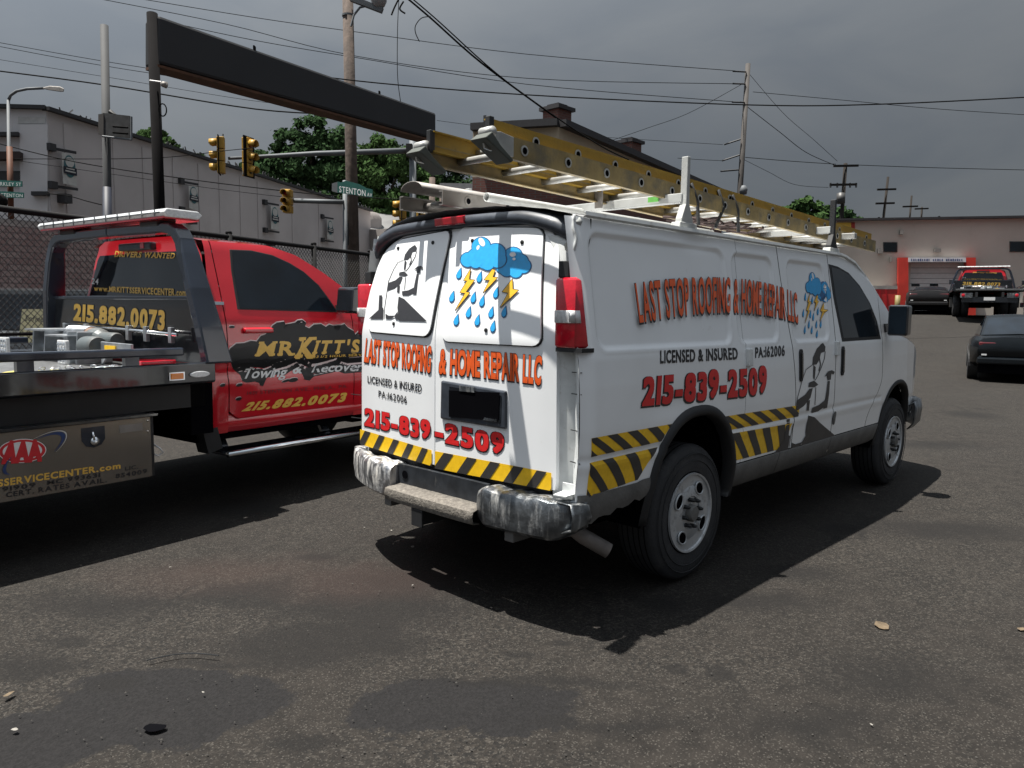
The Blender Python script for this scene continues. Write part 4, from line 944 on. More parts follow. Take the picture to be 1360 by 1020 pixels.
text('phone_lettering', '215.882.0073', [(98.8, 403), (220, 412)], [(97.8, 424.7), (219, 438)], H_inv, HB, I_GOLD, truck, off=.002, bold=.045, gap=.07, outline=.02, om=I_BLACK)
# light bar
lb = MB(); lb.loft([[(x, y, z) for x, z in ((1.50, 2.115), (1.48, 2.145), (1.50, 2.172), (1.74, 2.172), (1.77, 2.145), (1.74, 2.115))] for y in (-.96, -.9, .9, .97)], closed=True, cap=True)
lbo = lb.build('light_bar', LENS_W, truck, bevel=.008)
mb = MB(); mb.box((1.49, -.93, 2.105), (1.76, .93, 2.118)); mb.build('light_bar_base', RED, lbo)
mb = MB(); mb.box((1.475, -.9, 2.14), (1.775, .9, 2.148)); mb.build('light_bar_seam', CHROME_D, lbo)
for k in range(11):
    y = -.84+k*.168; mb = MB(); mb.box((1.476, y-.004, 2.12), (1.482, y+.004, 2.168)); mb.build('lens_divider', CHROME_D, lbo)
for y in (-.62, .62): mb = MB(); mb.box((1.55, y-.12, 2.07), (1.70, y+.12, 2.107)); mb.build('light_bar_foot', GASKET, lbo, bevel=.01)
# winch
wn = empty('winch'); wn.parent = truck
for y in (.62, .42, .05, -.1): 
    mb = MB(); mb.prism([(1.25, 1.06), (1.52, 1.06), (1.52, 1.28), (1.45, 1.30), (1.27, 1.30)], lambda a, b, h: (a, y+h, b), -.008, .008); mb.build('winch_bracket', STEEL, wn, bevel=.004)
mb = MB(); mb.box((1.24, .38, 1.295), (1.52, .70, 1.31)); mb.box((1.24, .0, 1.26), (1.52, .36, 1.272)); mb.build('winch_shelf', STEEL, wn)
mb = MB(); mb.tube([(1.38, .63, 1.16), (1.38, .05, 1.16)], .03, 12); mb.build('roller', CHROME, wn, smooth=True)
mb = MB(); mb.tube([(1.46, .40, 1.26), (1.46, .05, 1.26)], .07, 20); mb.build('cable_drum', mat('wire_rope', (.2, .13, .1), .6, metal=.4, var=.4, scale=60), wn, smooth=True)
for k in range(12): mb = MB(); y = .38-k*.027; mb.tube([(1.46+.074*math.cos(a), y+.003*a/3, 1.26+.074*math.sin(a)) for a in [j*math.pi/8 for j in range(17)]], .007, 5, cap=False); mb.build('cable_turn', STEEL, wn, smooth=True)
mb = MB(); mb.lathe((1.44, .0, 1.24), (0, -1, 0), [(.0, 0), (.085, .005), (.092, .05), (.08, .12), (.06, .15), (.06, .33), (.055, .35), (0, .352)], 24); mb.build('winch_motor', mat('grey_cast', (.09, .105, .11), .45, metal=.1, var=.15, col2=(.06, .05, .045), c2pos=(.5, .7)), wn, smooth=False, bevel=.004)
mb = MB(); mb.lathe((1.30, -.16, 1.20), (0, -1, 0), [(.0, 0), (.07, .0), (.075, .05), (.075, .17), (.068, .19), (0, .19)], 20); mb.build('winch_gearbox', mat('grey_cast', (.3, .36, .38), .4), wn, autosm=40)
mb = MB(); mb.tube([(1.55, .72, 1.345), (1.55, -.95, 1.30)], .013, 8); mb.build('control_rod', CHROME, wn, smooth=True)
for y in (.70, .35, -.30, -.55, -.88): mb = MB(); mb.box((1.535, y-.02, 1.24), (1.565, y+.02, 1.35)); mb.build('rod_clamp', STEEL, wn, bevel=.003)
mb = MB(); mb.prism([(-.38, 1.24), (-.80, 1.235), (-.80, 1.13), (-.45, 1.14), (-.38, 1.07)], lambda a, b, h: (1.30+h, a, b), 0, .02); mb.build('sheave_plate', STEEL, wn, bevel=.004)
mb = MB(); mb.box((1.292, -.60, 1.165), (1.298, -.45, 1.215)); mb.build('warning_label', I_YEL, wn)
mb = MB(); mb.box((1.25, -1.02, 1.07), (1.5, -.86, 1.13)); mb.build('red_block', LENS_R, wn, bevel=.006)
for y, x in ((.76, 1.1), (.0, 1.2)):
    mb = MB(); mb.box((x, y-.07, 1.06), (x+.03, y+.07, 1.24)); wl = mb.build('work_lamp', LENS_W, wn, bevel=.008)
    for i in range(3):
        for j in range(4): mb = MB(); mb.lathe((x-.001, y-.045+i*.045, 1.09+j*.04), (-1, 0, 0), [(.016, 0), (.012, .006), (0, .002)], 8); mb.build('lamp_cell', CHROME, wl)
random.seed(5)
for nm, m_, n, x0_, x1_ in (('chain', CHROME, 26, .65, .95), ('chain', CHROME, 16, .95, 1.15)):
    mb = MB(); x, y = x0_, -1.02
    for k in range(n):
        a = random.uniform(-1.2, 1.2); x = lerp(x0_, x1_, k/n)+random.uniform(-.02, .02); y = -1.0+random.uniform(-.06, .06)
        c = Vector((x, y, 1.075+random.uniform(0, .035))); u = Vector((math.cos(a), math.sin(a), random.uniform(-.4, .4))).normalized(); v = u.cross(Vector((0, 0, 1))).normalized() if k % 2 else Vector((0, 0, 1))
        mb.tube([c+u*.022*math.cos(t)+v*.013*math.sin(t) for t in [j*math.pi/5 for j in range(11)]], .004, 5, cap=False)
    mb.build('chain', m_, truck, smooth=True)['kind'] = 'stuff'
mb = MB(); rings = []
for k in range(24):
    t = k/23; rings.append([(lerp(.0, .75, t), -.98+.05*math.sin(t*9)+dy, 1.072+.02*abs(math.sin(t*7))+dz) for dy, dz in ((-.04, 0), (.04, .012))])
mb.loft(rings); mb.build('wheel_strap', mat('yellow_webbing', (.5, .42, .10), .8, var=.3, scale=30), truck, solid=.006)
mb = MB(); mb.tube([(.9, -1.02, 1.08), (1.0, -.99, 1.10), (1.12, -1.0, 1.09), (1.3, -1.05, 1.085)], .014, 8); mb.build('ratchet_bar', STEEL, truck, smooth=True)
# ---- printed panels
TBX = lambda a, b, h=0: (a, -(1.228+h), b)
def T_inv(px, py): q = t_side(px, py, -1.228); return (q.x, q.z)
tb = (T_inv, TBX)
zc_ = lambda x, y: (x/4.25, 460+y/4.25)
def pxpoly(name, polys, m, inv, fn, parent, off):
    mb = MB()
    for i, pl in enumerate(polys):
        pts, fs = tess(pl, 9) if len(pl) > 34 else (pl, [tuple(range(len(pl)))])
        mb.add([fn(*inv(*p), off+i*.0001) for p in pts], fs)
    return mb.build(name, m, parent)
def ring_arc(cx, cy, rx, ry, rot, a0, a1, w0, w1, n=26):
    out = []
    for k in range(n):
        q = []
        for kk, ww in ((k, 0), (k+1, 0), (k+1, 1), (k, 1)):
            t = kk/n; a = rad(lerp(a0, a1, t)); w = lerp(w0, w1, math.sin(math.pi*t)) if ww else 0
            x, y = (rx-w)*math.cos(a), (ry-w*.5)*math.sin(a); q.append((cx+x*math.cos(rot)-y*math.sin(rot), cy+x*math.sin(rot)+y*math.cos(rot)))
        out.append(q)
    return out
pxpoly('emblem_swoosh', [[zc_(*p) for p in q] for q in ring_arc(190, 603, 205, 62, rad(-32), -75, 60, 2, 26)+ring_arc(190, 603, 205, 62, rad(-32), 150, 235, 2, 22)], I_NAVY, *tb, truck, .001)
pxpoly('emblem_swoosh_light', [[zc_(*p) for p in q] for q in ring_arc(190, 603, 216, 70, rad(-32), -80, 60, 1, 8)], I_SILV, *tb, truck, .0012)
pxpoly('emblem_oval', [[zc_(*p) for p in circ(125, 590, 136, 68, 32, -.06)]], I_WHITE, *tb, truck, .0018)
pxpoly('emblem_oval', [[zc_(*p) for p in circ(125, 590, 131, 64, 32, -.06)]], I_LOGORED, *tb, truck, .0024)
pxpoly('emblem_oval', [[zc_(*p) for p in circ(125, 590, 112, 52, 32, -.06)]], I_WHITE, *tb, truck, .0030)
text('emblem_lettering', 'AAA', [zc_(35, 535), zc_(232, 528)], [zc_(15, 655), zc_(235, 640)], *tb, I_LOGORED, truck, off=.0036, bold=.075, gap=-.06)
text('web_address_lettering', 'www.MRKITTSSERVICECENTER.com', [(-105, 651), (160, 614)], [(-105, 662), (160, 622)], *tb, I_GOLD, truck, off=.001, bold=.035, gap=.09)
text('permit_lettering', 'MC 993631', [(62.4, 638.4), (133, 627.5)], [(62.4, 643.8), (133, 633.2)], *tb, I_BLACK, truck, off=.001, bold=.03, gap=.12)
text('permit_lettering', '791909', [(-8, 648.8), (47, 640.8)], [(-8, 654.5), (47, 646.8)], *tb, I_BLACK, truck, off=.001, bold=.03, gap=.12)
text('rates_lettering', '0  CERT. RATES AVAIL.', [(-8, 656), (142, 633.8)], [(-8, 663), (142, 640.3)], *tb, I_BLACK, truck, off=.001, bold=.03, gap=.12)
text('permit_lettering', 'LIC.', [(166, 619.5), (183.5, 617)], [(166, 625), (183.5, 622.3)], *tb, I_BLACK, truck, off=.001, bold=.03, gap=.12)
text('permit_lettering', '854009', [(153.4, 629.3), (195, 622.5)], [(153.4, 635.2), (195, 628.5)], *tb, I_BLACK, truck, off=.001, bold=.03, gap=.12)
cb = (C_inv, CF)
zd = lambda x, y: (260+x/5.1, 300+y/5.1)
SPL = [(215, 862), (232, 830), (275, 797), (330, 793), (372, 778), (412, 782), (440, 745), (470, 735), (500, 705), (520, 675), (548, 655), (600, 648), (606, 668), (596, 694), (632, 664), (672, 655), (690, 640), (722, 636), (748, 656), (740, 680), (768, 694), (800, 668), (850, 664), (880, 684), (905, 668), (930, 676), (940, 700), (968, 706), (985, 672), (1008, 664), (1030, 690), (1070, 712), (1080, 736), (1120, 700), (1200, 720), (1300, 700),
       (1300, 980), (1120, 990), (1010, 1000), (960, 985), (800, 1020), (770, 1048), (735, 1042), (725, 1010), (690, 965), (640, 985), (600, 1012), (540, 1008), (480, 1030), (455, 1085), (435, 1082), (430, 1064), (400, 1055), (345, 1062), (315, 1052), (300, 1010), (252, 970), (236, 925), (248, 892), (280, 872), (250, 868)]
SMALL = [circ(105, 712, 66, 20, 14, -.25), circ(245, 685, 20, 9, 10), circ(180, 768, 22, 10, 10), circ(165, 918, 34, 18, 12, -.4), circ(235, 885, 40, 12, 10, -.5), circ(300, 857, 26, 8, 10, -.3), circ(182, 1080, 20, 10, 10, -.3), circ(290, 1172, 22, 11, 10, -.3), circ(295, 1078, 24, 10, 10, -.3), circ(610, 1050, 30, 8, 10, -.3), circ(660, 1044, 34, 14, 10, -.2)]
def shiftp(pl, dx, dy): return [(x+dx, y+dy) for x, y in pl]
mb = MB()
pxpoly('splash_edge', [[zd(*p) for p in shiftp(SPL, -3, -7)]]+[[zd(*p) for p in shiftp(q, -2, -5)] for q in SMALL], mat('ink_pale_edge', (.62, .5, .5), .35, coat=.4), *cb, truck, .0008)
pxpoly('splash', [[zd(*p) for p in SPL]]+[[zd(*p) for p in q] for q in SMALL], mat('ink_splash_black', (.008, .009, .011), .35, spec=.35, var=.2), *cb, truck, .0016)
KW = dict(off=.0030)
text('company_lettering', 'MR', [(345.5, 453.5), (391, 452.3)], [(339, 473), (389, 471.8)], *cb, I_GOLD, truck, bold=.03, gap=.18, slab=.11, **KW)
text('company_lettering', 'K', [(399, 447.5), (418, 447)], [(392, 475.5), (415, 475)], *cb, I_GOLD, truck, bold=.045, slab=.16, **KW)
text('company_lettering', "ITT'S", [(421, 452), (478, 450.5)], [(415, 470.3), (476, 468.3)], *cb, I_GOLD, truck, bold=.04, gap=.15, slab=.15, **KW)
text('service_lettering', '23 1/2 HOUR SERVICE', [(416, 472.3), (492, 469)], [(415, 475.6), (492, 472.3)], *cb, I_GOLD, truck, bold=.02, gap=.14, **KW)
text('service_lettering', 'Towing', [(327, 489), (384, 486)], [(320, 503), (379, 500)], *cb, I_SILV, truck, bold=.02, gap=.02, **KW)
text('service_lettering', '&', [(391, 483), (404, 482.5)], [(388, 496), (400, 495.5)], *cb, I_SILV, truck, bold=.03, **KW)
text('service_lettering', 'Recovery', [(420, 482), (494, 480)], [(413, 494.5), (490, 492)], *cb, I_SILV, truck, bold=.02, gap=.02, **KW)
text('address_lettering', '1401 STENTON AVE., PHILA., PA', [(328, 519.5), (460, 510.5)], [(327.6, 524.5), (460, 515.5)], *cb, I_DRED, truck, bold=.01, gap=.12, **KW)
text('phone_lettering', '215.882.0073', [(330, 534.2), (462, 521)], [(320.5, 546), (457, 533)], *cb, I_GOLD, truck, bold=.05, gap=.1, **KW)
mb = MB(); mb.prism([C_inv(282, 404.5), C_inv(297, 405), C_inv(297, 400.8), C_inv(282, 400.3)], CF, 0, .004); mb.build('trim_badge', CHROME, truck)
# =================================================================== ground
FW = Vector((math.cos(YAW), math.sin(YAW), 0)); RT = Vector((math.sin(YAW), -math.cos(YAW), 0))
def gz(x, y):
    v = Vector((x, y, 0))-Vector((CAM.x, CAM.y, 0)); D = v.dot(FW); l = v.dot(RT)
    return 1.5*sstep(17.5, 33.5, D)*sstep(-.05, .16, l/max(D, 1))
def cam_at(D, l): p = CAM+FW*D+RT*l; return Vector((p.x, p.y, 0))
def onground(x, y, D):
    p = P(x, y, D); p.z = gz(p.x, p.y); return p
mb = MB(); NN = 150
def gw(t): return math.copysign(abs(t)**3.2*380+abs(t)*22, t)
vs = []
for i in range(NN+1):
    for j in range(NN+1):
        x = gw(i/NN*2-1)-1.0; y = gw(j/NN*2-1)-1.0
        z = gz(x, y) + (.006*math.sin(x*1.7+1.1*math.sin(y*1.3))+.005*math.sin(y*2.3+x*.6)) * (1 if abs(x)+abs(y) < 40 else 0)
        vs.append((x, y, z-.006))
mb.add(vs, [(i*(NN+1)+j, (i+1)*(NN+1)+j, (i+1)*(NN+1)+j+1, i*(NN+1)+j+1) for i in range(NN) for j in range(NN)])
gm = bpy.data.materials.new('worn_asphalt'); gm.use_nodes = True; t = gm.node_tree; pb = t.nodes['Principled BSDF']
def gn(ty, **k):
    n = t.nodes.new(ty)
    for a, b in k.items():
        if a in n.inputs: n.inputs[a].default_value = b
        else: setattr(n, a, b)
    return n
gl = t.links.new
tcg = gn('ShaderNodeTexCoord'); wn_ = gn('ShaderNodeTexNoise', Scale=2.2, Detail=6.0, Roughness=.6)
gl(tcg.outputs['Object'], wn_.inputs[0])
sub = gn('ShaderNodeVectorMath', operation='SUBTRACT'); sub.inputs[1].default_value = (.5, .5, .5); gl(wn_.outputs['Color'], sub.inputs[0])
scl = gn('ShaderNodeVectorMath', operation='SCALE'); scl.inputs['Scale'].default_value = .55; gl(sub.outputs[0], scl.inputs[0])
wp0 = gn('ShaderNodeVectorMath', operation='ADD'); gl(tcg.outputs['Object'], wp0.inputs[0]); gl(scl.outputs[0], wp0.inputs[1])
wf = gn('ShaderNodeTexNoise', Scale=26., Detail=5.0, Roughness=.7); gl(tcg.outputs['Object'], wf.inputs[0]); sf_ = gn('ShaderNodeVectorMath', operation='SUBTRACT'); sf_.inputs[1].default_value = (.5, .5, .5); gl(wf.outputs['Color'], sf_.inputs[0])
sg2_ = gn('ShaderNodeVectorMath', operation='SCALE'); sg2_.inputs['Scale'].default_value = .10; gl(sf_.outputs[0], sg2_.inputs[0])
wps = gn('ShaderNodeVectorMath', operation='ADD'); gl(tcg.outputs['Object'], wps.inputs[0]); gl(sg2_.outputs[0], wps.inputs[1])
wp = gn('ShaderNodeVectorMath', operation='ADD'); gl(wp0.outputs[0], wp.inputs[0]); gl(sg2_.outputs[0], wp.inputs[1])
def mathn(op, a, b=None):
    n = gn('ShaderNodeMath', operation=op)
    for i, v in enumerate((a, b)):
        if v is None: continue
        if isinstance(v, (int, float)): n.inputs[i].default_value = v
        else: gl(v, n.inputs[i])
    return n.outputs[0]
def blob(cx, cy, rx, ry, rot, soft=.12, warp=True):
    m = gn('ShaderNodeMapping', vector_type='TEXTURE'); m.inputs['Location'].default_value = (cx, cy, 0); m.inputs['Rotation'].default_value = (0, 0, rot); m.inputs['Scale'].default_value = (rx, ry, 1e3)
    gl(wp.outputs[0] if warp else wps.outputs[0], m.inputs[0]); l = gn('ShaderNodeVectorMath', operation='LENGTH'); gl(m.outputs[0], l.inputs[0])
    r = gn('ShaderNodeMapRange'); r.inputs[1].default_value = 1+soft; r.inputs[2].default_value = 1-soft; gl(l.outputs['Value'], r.inputs[0]); return r.outputs[0]
def gpos(px, py): q = G(px, py); return q.x, q.y
def blob_px(x, y, w, h, soft=.12, k=1., warp=True):
    c = G(x, y); a = G(x+w/2, y); b = G(x, y+h/2); rx = (a-c).length*k; ry = (b-c).length*k; rot = math.atan2(a.y-c.y, a.x-c.x)
    return blob(c.x, c.y, max(rx, .02), max(ry, .02), rot, soft, warp)
def noise(scale, detail=4., rough=.5, vec=None):
    n = gn('ShaderNodeTexNoise', Scale=scale, Detail=detail, Roughness=rough); gl(vec or tcg.outputs['Object'], n.inputs[0]); return n.outputs['Fac']
def rng(v, a, b, c=0., d=1.):
    r = gn('ShaderNodeMapRange'); r.inputs[1].default_value = a; r.inputs[2].default_value = b; r.inputs[3].default_value = c; r.inputs[4].default_value = d; gl(v, r.inputs[0]); return r.outputs[0]
def mixc(f, a, b):
    n = gn('ShaderNodeMixRGB')
    for i, v in ((0, f), (1, a), (2, b)):
        if isinstance(v, tuple): n.inputs[i].default_value = (*v, 1)
        elif isinstance(v, float): n.inputs[i].default_value = v
        else: gl(v, n.inputs[i])
    return n.outputs[0]
K_ = .34
base = mixc(rng(noise(.55, 6, .6), .35, .65), (.034*K_, .0275*K_, .022*K_), (.066*K_, .056*K_, .046*K_))
base = mixc(mathn('MULTIPLY', rng(noise(1.9, 7, .7), .50, .64), .8), base, (.022*K_, .018*K_, .015*K_))
base = mixc(mathn('MULTIPLY', rng(noise(.42, 7, .7), .46, .60), .62), base, (.0135, .0110, .0092))
base = mixc(mathn('MULTIPLY', rng(noise(1.1, 6, .6), .60, .74), .5), base, (.075*K_, .072*K_, .068*K_))
vor = gn('ShaderNodeTexVoronoi', Scale=85.); gl(tcg.outputs['Object'], vor.inputs[0])
spk = gn('ShaderNodeSeparateColor'); gl(vor.outputs['Color'], spk.inputs[0])
smooth_ = mixc(rng(noise(7, 6, .7), .4, .6), (.0085, .0070, .0058), (.0175, .0146, .0122))
gm_ = rng(noise(.62, 7, .68), .40, .56)      # where the binder has worn off and the aggregate shows
rough_ = mixc(mathn('MULTIPLY', rng(spk.outputs[0], .66, .92), .75), base, (.052, .046, .039))
rough_ = mixc(mathn('MULTIPLY', rng(spk.outputs[1], .50, .80), .9), rough_, (.005, .0046, .0043))
rough_ = mixc(mathn('MULTIPLY', rng(noise(30, 6, .8), .50, .60), .6), rough_, (.006, .0055, .005))
base = mixc(mathn('MULTIPLY', gm_, .9), smooth_, rough_)
vor2 = gn('ShaderNodeTexVoronoi', Scale=190.); gl(tcg.outputs['Object'], vor2.inputs[0]); sp2 = gn('ShaderNodeSeparateColor'); gl(vor2.outputs['Color'], sp2.inputs[0])
base = mixc(mathn('MULTIPLY', rng(sp2.outputs[0], .86, .97), .5), base, (.085, .078, .068))
# tar patches and dark stains
patch = None
for a in ((622, 938, 310, 82, .035), (215, 930, 300, 105, .04), (40, 975, 230, 90, .05)):
    b_ = blob_px(*a); patch = b_ if patch is None else mathn('MAXIMUM', patch, b_)
pcol = mixc(rng(noise(60, 4, .7), .4, .6), (.0042, .0039, .0043), (.0095, .0088, .0093))
base = mixc(mathn('MULTIPLY', patch, .96), base, pcol)
stain = None
for a in ((330, 790, 150, 34, .35), (490, 800, 250, 55, .3), (470, 840, 130, 70, .4), (900, 886, 34, 16, .2), (955, 892, 38, 18, .2), (880, 800, 60, 20, .5), (300, 872, 130, 12, .5), (150, 905, 60, 18, .5), (320, 672, 110, 26, .35), (560, 770, 200, 30, .5), (1120, 700, 60, 14, .5), (1060, 760, 90, 18, .6), (90, 850, 60, 14, .5), (1290, 550, 60, 8, .5), (1240, 590, 130, 9, .6), (700, 905, 260, 16, .6), (1180, 900, 160, 50, .8), (430, 850, 260, 60, .25), (150, 800, 260, 30, .5), (60, 880, 160, 26, .4), (1010, 800, 150, 24, .5), (820, 960, 200, 20, .6), (1250, 700, 180, 22, .5), (1080, 960, 170, 40, .6), (400, 985, 90, 20, .4), (690, 865, 50, 9, .4), (745, 850, 30, 7, .4), (420, 740, 60, 8, .4)):
    b_ = blob_px(*a, warp=a[2] > 110); stain = b_ if stain is None else mathn('MAXIMUM', stain, b_)
base = mixc(mathn('MULTIPLY', stain, .75), base, (.0055, .0048, .0045))
rst = mathn('MAXIMUM', blob_px(480, 770, 240, 40, .6), blob_px(300, 760, 260, 40, .7))
base = mixc(mathn('MULTIPLY', rst, .30), base, (.034, .018, .014))
# hairline cracks
crk = gn('ShaderNodeTexVoronoi', feature='DISTANCE_TO_EDGE', Scale=.42); gl(wp.outputs[0], crk.inputs[0])
ck = rng(crk.outputs['Distance'], .0, .010, 1, 0); ck = mathn('MULTIPLY', ck, rng(noise(.5), .54, .62))
base = mixc(mathn('MULTIPLY', ck, .8), base, (.005, .0045, .0045))
gl(base, pb.inputs['Base Color']); pb.inputs['Roughness'].default_value = .88; pb.inputs['Specular IOR Level'].default_value = .3
hgt = mathn('ADD', mathn('MULTIPLY', noise(55, 6, .75), 1.), mathn('MULTIPLY', vor.outputs['Distance'], .7)); hgt = mathn('ADD', hgt, mathn('MULTIPLY', noise(6, 5), .9)); hgt = mathn('SUBTRACT', hgt, mathn('MULTIPLY', ck, .8))
bpn = gn('ShaderNodeBump'); bpn.inputs['Strength'].default_value = .55; bpn.inputs['Distance'].default_value = .012; gl(hgt, bpn.inputs['Height']); gl(bpn.outputs[0], pb.inputs['Normal'])
tag(mb.build('ground', gm, None, smooth=True), kind='structure')
# pothole and litter
c = G(205, 968); mb = MB(); random.seed(2)
mb.add([(c.x+RT.x*.036*math.cos(a)*(r_:=random.uniform(.8, 1.2))+FW.x*.028*math.sin(a)*r_, c.y+RT.y*.036*math.cos(a)*r_+FW.y*.028*math.sin(a)*r_, .006) for a in [2*math.pi*k/11 for k in range(11)]], [tuple(range(11))]); tag(mb.build('pothole', DARK, None), kind='structure')
leafm = mat('dry_leaf', (.10, .072, .042), .7, var=.3, scale=40); paper = mat('pale_litter', (.2, .19, .17), .8, var=.2, scale=30); stonem = mat('pebble', (.13, .12, .11), .9, var=.3)
def litter(px, py, s, m, name, label, cat, n=7, elong=.6):
    c = G(px, py); mb = MB(); pts = []
    a0 = random.uniform(0, 3)
    for k in range(n):
        a = 2*math.pi*k/n; r = s*random.uniform(.65, 1.15); x = r*math.cos(a); y = r*elong*math.sin(a); pts.append((c.x+x*math.cos(a0)-y*math.sin(a0), c.y+x*math.sin(a0)+y*math.cos(a0), .008+random.uniform(.002, .02)*s*8))
    pts.append((c.x, c.y, .012)); mb.add(pts, [(k, (k+1) % n, n) for k in range(n)]); o = mb.build(name, m, None); o.location = (0, 0, 0); return tag(o, label, cat)
litter(1172, 834, .055, leafm, 'dry_leaf', 'tan dry leaf lying alone on the asphalt right of the van', 'leaf', 8)
litter(12, 925, .035, leafm, 'dry_leaf', 'small curled brown leaf at the left edge of the tar patch', 'leaf', 6, .3)
litter(1357, 838, .03, leafm, 'dry_leaf', 'orange leaf at the far right edge of the asphalt', 'leaf', 6, .5)
for k, (px, py, s, lb_) in enumerate(((520, 706, .012, 'pale scrap under the rear bumper of the white van'), (548, 728, .02, 'pale sliver of litter in the shadow behind the van bumper'), (20, 972, .018, 'white scrap on the tar patch nearest the left edge'), (270, 922, .010, 'tiny white scrap on the dark tar patch left of the pothole'), (226, 755, .010, 'pale scrap on sunlit asphalt beside the tow truck shadow'), (1157, 965, .008, 'white speck of litter on the asphalt at lower right'), (484, 702, .012, 'small round stone in the sun beside the van bumper'), (548, 779, .012, 'small brown stone on stained asphalt behind the van'))):
    litter(px, py, s, stonem if 'stone' in lb_ else paper, 'stone' if 'stone' in lb_ else 'litter', lb_, 'stone' if 'stone' in lb_ else 'litter', 6)
mb = MB(); a = G(195, 880); b = G(290, 874); mb.tube([(lerp(a.x, b.x, t)+.02*math.sin(t*3), lerp(a.y, b.y, t)+.04*math.sin(t*3.1), .010) for t in [k/10 for k in range(11)]], .003, 5); tag(mb.build('wire_scrap', GASKET, None), 'thin bent dark wire lying across the edge of the tar patch', 'wire')
random.seed(11); mb = MB()
for k in range(2600):
    D = random.uniform(2.2, 12); l = random.uniform(-.75, .75)*D; p = cam_at(D, l); s = random.uniform(.002, .0065)
    q = [Vector((random.uniform(.6, 1)*s*math.cos(a), random.uniform(.6, 1)*s*math.sin(a), 0)) for a in (0, 1.6, 3.1, 4.7)]
    mb.add([p+v+Vector((0, 0, .001+gz(p.x, p.y))) for v in q]+[p+Vector((0, 0, s*.9+gz(p.x, p.y)))], [(0, 1, 4), (1, 2, 4), (2, 3, 4), (3, 0, 4)])
tag(mb.build('gravel', mat('loose_grit', (.045, .042, .038), .9, var=.5, scale=90), None), kind='stuff')

# =================================================================== trees
def tree(name, base, height, blobs, label, group, n=5000, leaf=.3, m=None, seed=1, trunk=True):
    """blobs: (dx, dy, z, rx, rz) crown lobes relative to base"""
    random.seed(seed); root = empty(name, base, 0, label, 'tree', group)
    mb = MB(); tot = sum(b[3]**2 for b in blobs)
    vs = []; fs = []
    for (dx, dy, z, rx, rz) in blobs:
        k = int(n*rx*rx/tot)
        sub_ = [(Vector((random.gauss(0, 1), random.gauss(0, 1), random.gauss(0, 1))).normalized()*random.uniform(.55, .98)) for _ in range(26)]
        for _ in range(k):
            s_ = random.choice(sub_); v = s_+Vector((random.gauss(0, 1), random.gauss(0, 1), random.gauss(0, .8)))*.15
            c = Vector((dx+v.x*rx, dy+v.y*rx, z+v.z*rz)); r = leaf*random.uniform(.5, 1.2)
            nrm = (v.normalized()+Vector((random.gauss(0, .6), random.gauss(0, .6), random.gauss(0, .5)+.2))-FW*.7).normalized(); u = nrm.orthogonal().normalized(); u = (Matrix.Rotation(random.uniform(0, 6.28), 3, nrm) @ u); w = nrm.cross(u)
            o = len(vs); vs += [c+u*r, c+w*r*.6, c-u*r, c-w*r*.6+nrm*r*.25]; fs.append((o, o+1, o+2)); fs.append((o, o+2, o+3))
    mb.add(vs, fs); mb.build('crown', m, root)
    h0 = min(b[2] for b in blobs)
    mb = MB(); r0 = height*.022
    mb.tube([(0, 0, -.2), (.1, 0, h0*.5), (0, .1, h0), (.2, 0, h0+(height-h0)*.6)], [r0*1.3, r0, r0*.8, r0*.25], 8)
    for b in blobs[:7]: mb.tube([(0, .05, h0*.75), (b[0]*.5, b[1]*.5, lerp(h0, b[2], .6)), (b[0], b[1], b[2])], [r0*.55, r0*.35, r0*.12], 6)
    mb.build('trunk', mat('bark', (.06, .05, .04), .9, var=.3, scale=3), root, smooth=True); return root
LEAF1 = mat('leaves_dark', (.027, .050, .022), .8, var=.5, scale=.5, spec=.0); LEAF2 = mat('leaves_mid', (.034, .062, .022), .8, var=.5, scale=.5, spec=.0)
def tree_px(name, px, top, D, halfw, label, lobes, group, **k):
    b = P(px, top, D); zt = b.z; base = Vector((b.x, b.y, 0 if k.pop('flat', True) else gz(b.x, b.y))); s = D/FPX; H = zt-base.z
    bl = [(RT.x*dx*s, RT.y*dx*s, H-dz*s, r*s, r*s*q) for dx, dz, r, q in lobes]
    return tree(name, base, H, bl, label, group, **k)
TG = 'trees beyond the warehouses'
tree_px('broadleaf_tree', 412, 150, 78, 60, 'tallest dark leafy tree above the warehouse roof left of the wooden pole', [(0, 26, 26, 1), (-30, 42, 24, 1), (34, 44, 26, 1), (-48, 80, 26, 1), (0, 70, 38, 1), (42, 84, 34, 1), (-20, 110, 36, 1), (30, 122, 34, .9), (-55, 112, 22, .9)], TG, n=26000, leaf=.26, m=LEAF1, seed=4)
tree_px('broadleaf_tree', 508, 178, 72, 60, 'dark leafy tree between the wooden pole and the grey signal pole', [(0, 20, 20, 1), (-24, 34, 22, 1), (26, 40, 24, 1), (2, 62, 34, 1), (-28, 84, 26, 1), (30, 90, 30, 1), (0, 110, 34, .8), (50, 70, 24, 1), (62, 100, 24, 1)], TG, n=24000, leaf=.24, m=LEAF2, seed=9)
tree_px('broadleaf_tree', 590, 205, 80, 60, 'dark leafy tree behind the ladder ends and the grey signal pole', [(0, 26, 26, 1), (-30, 44, 24, 1), (34, 44, 26, 1), (0, 70, 38, 1), (-30, 90, 30, 1), (30, 90, 30, 1)], TG, n=12000, leaf=.28, m=LEAF1, seed=24)
tree_px('broadleaf_tree', 345, 195, 84, 30, 'small leafy tree peeking out beside the two hanging traffic signals', [(0, 18, 16, 1), (-14, 34, 16, .9), (12, 38, 18, 1)], TG, n=3500, leaf=.35, m=LEAF1, seed=14)
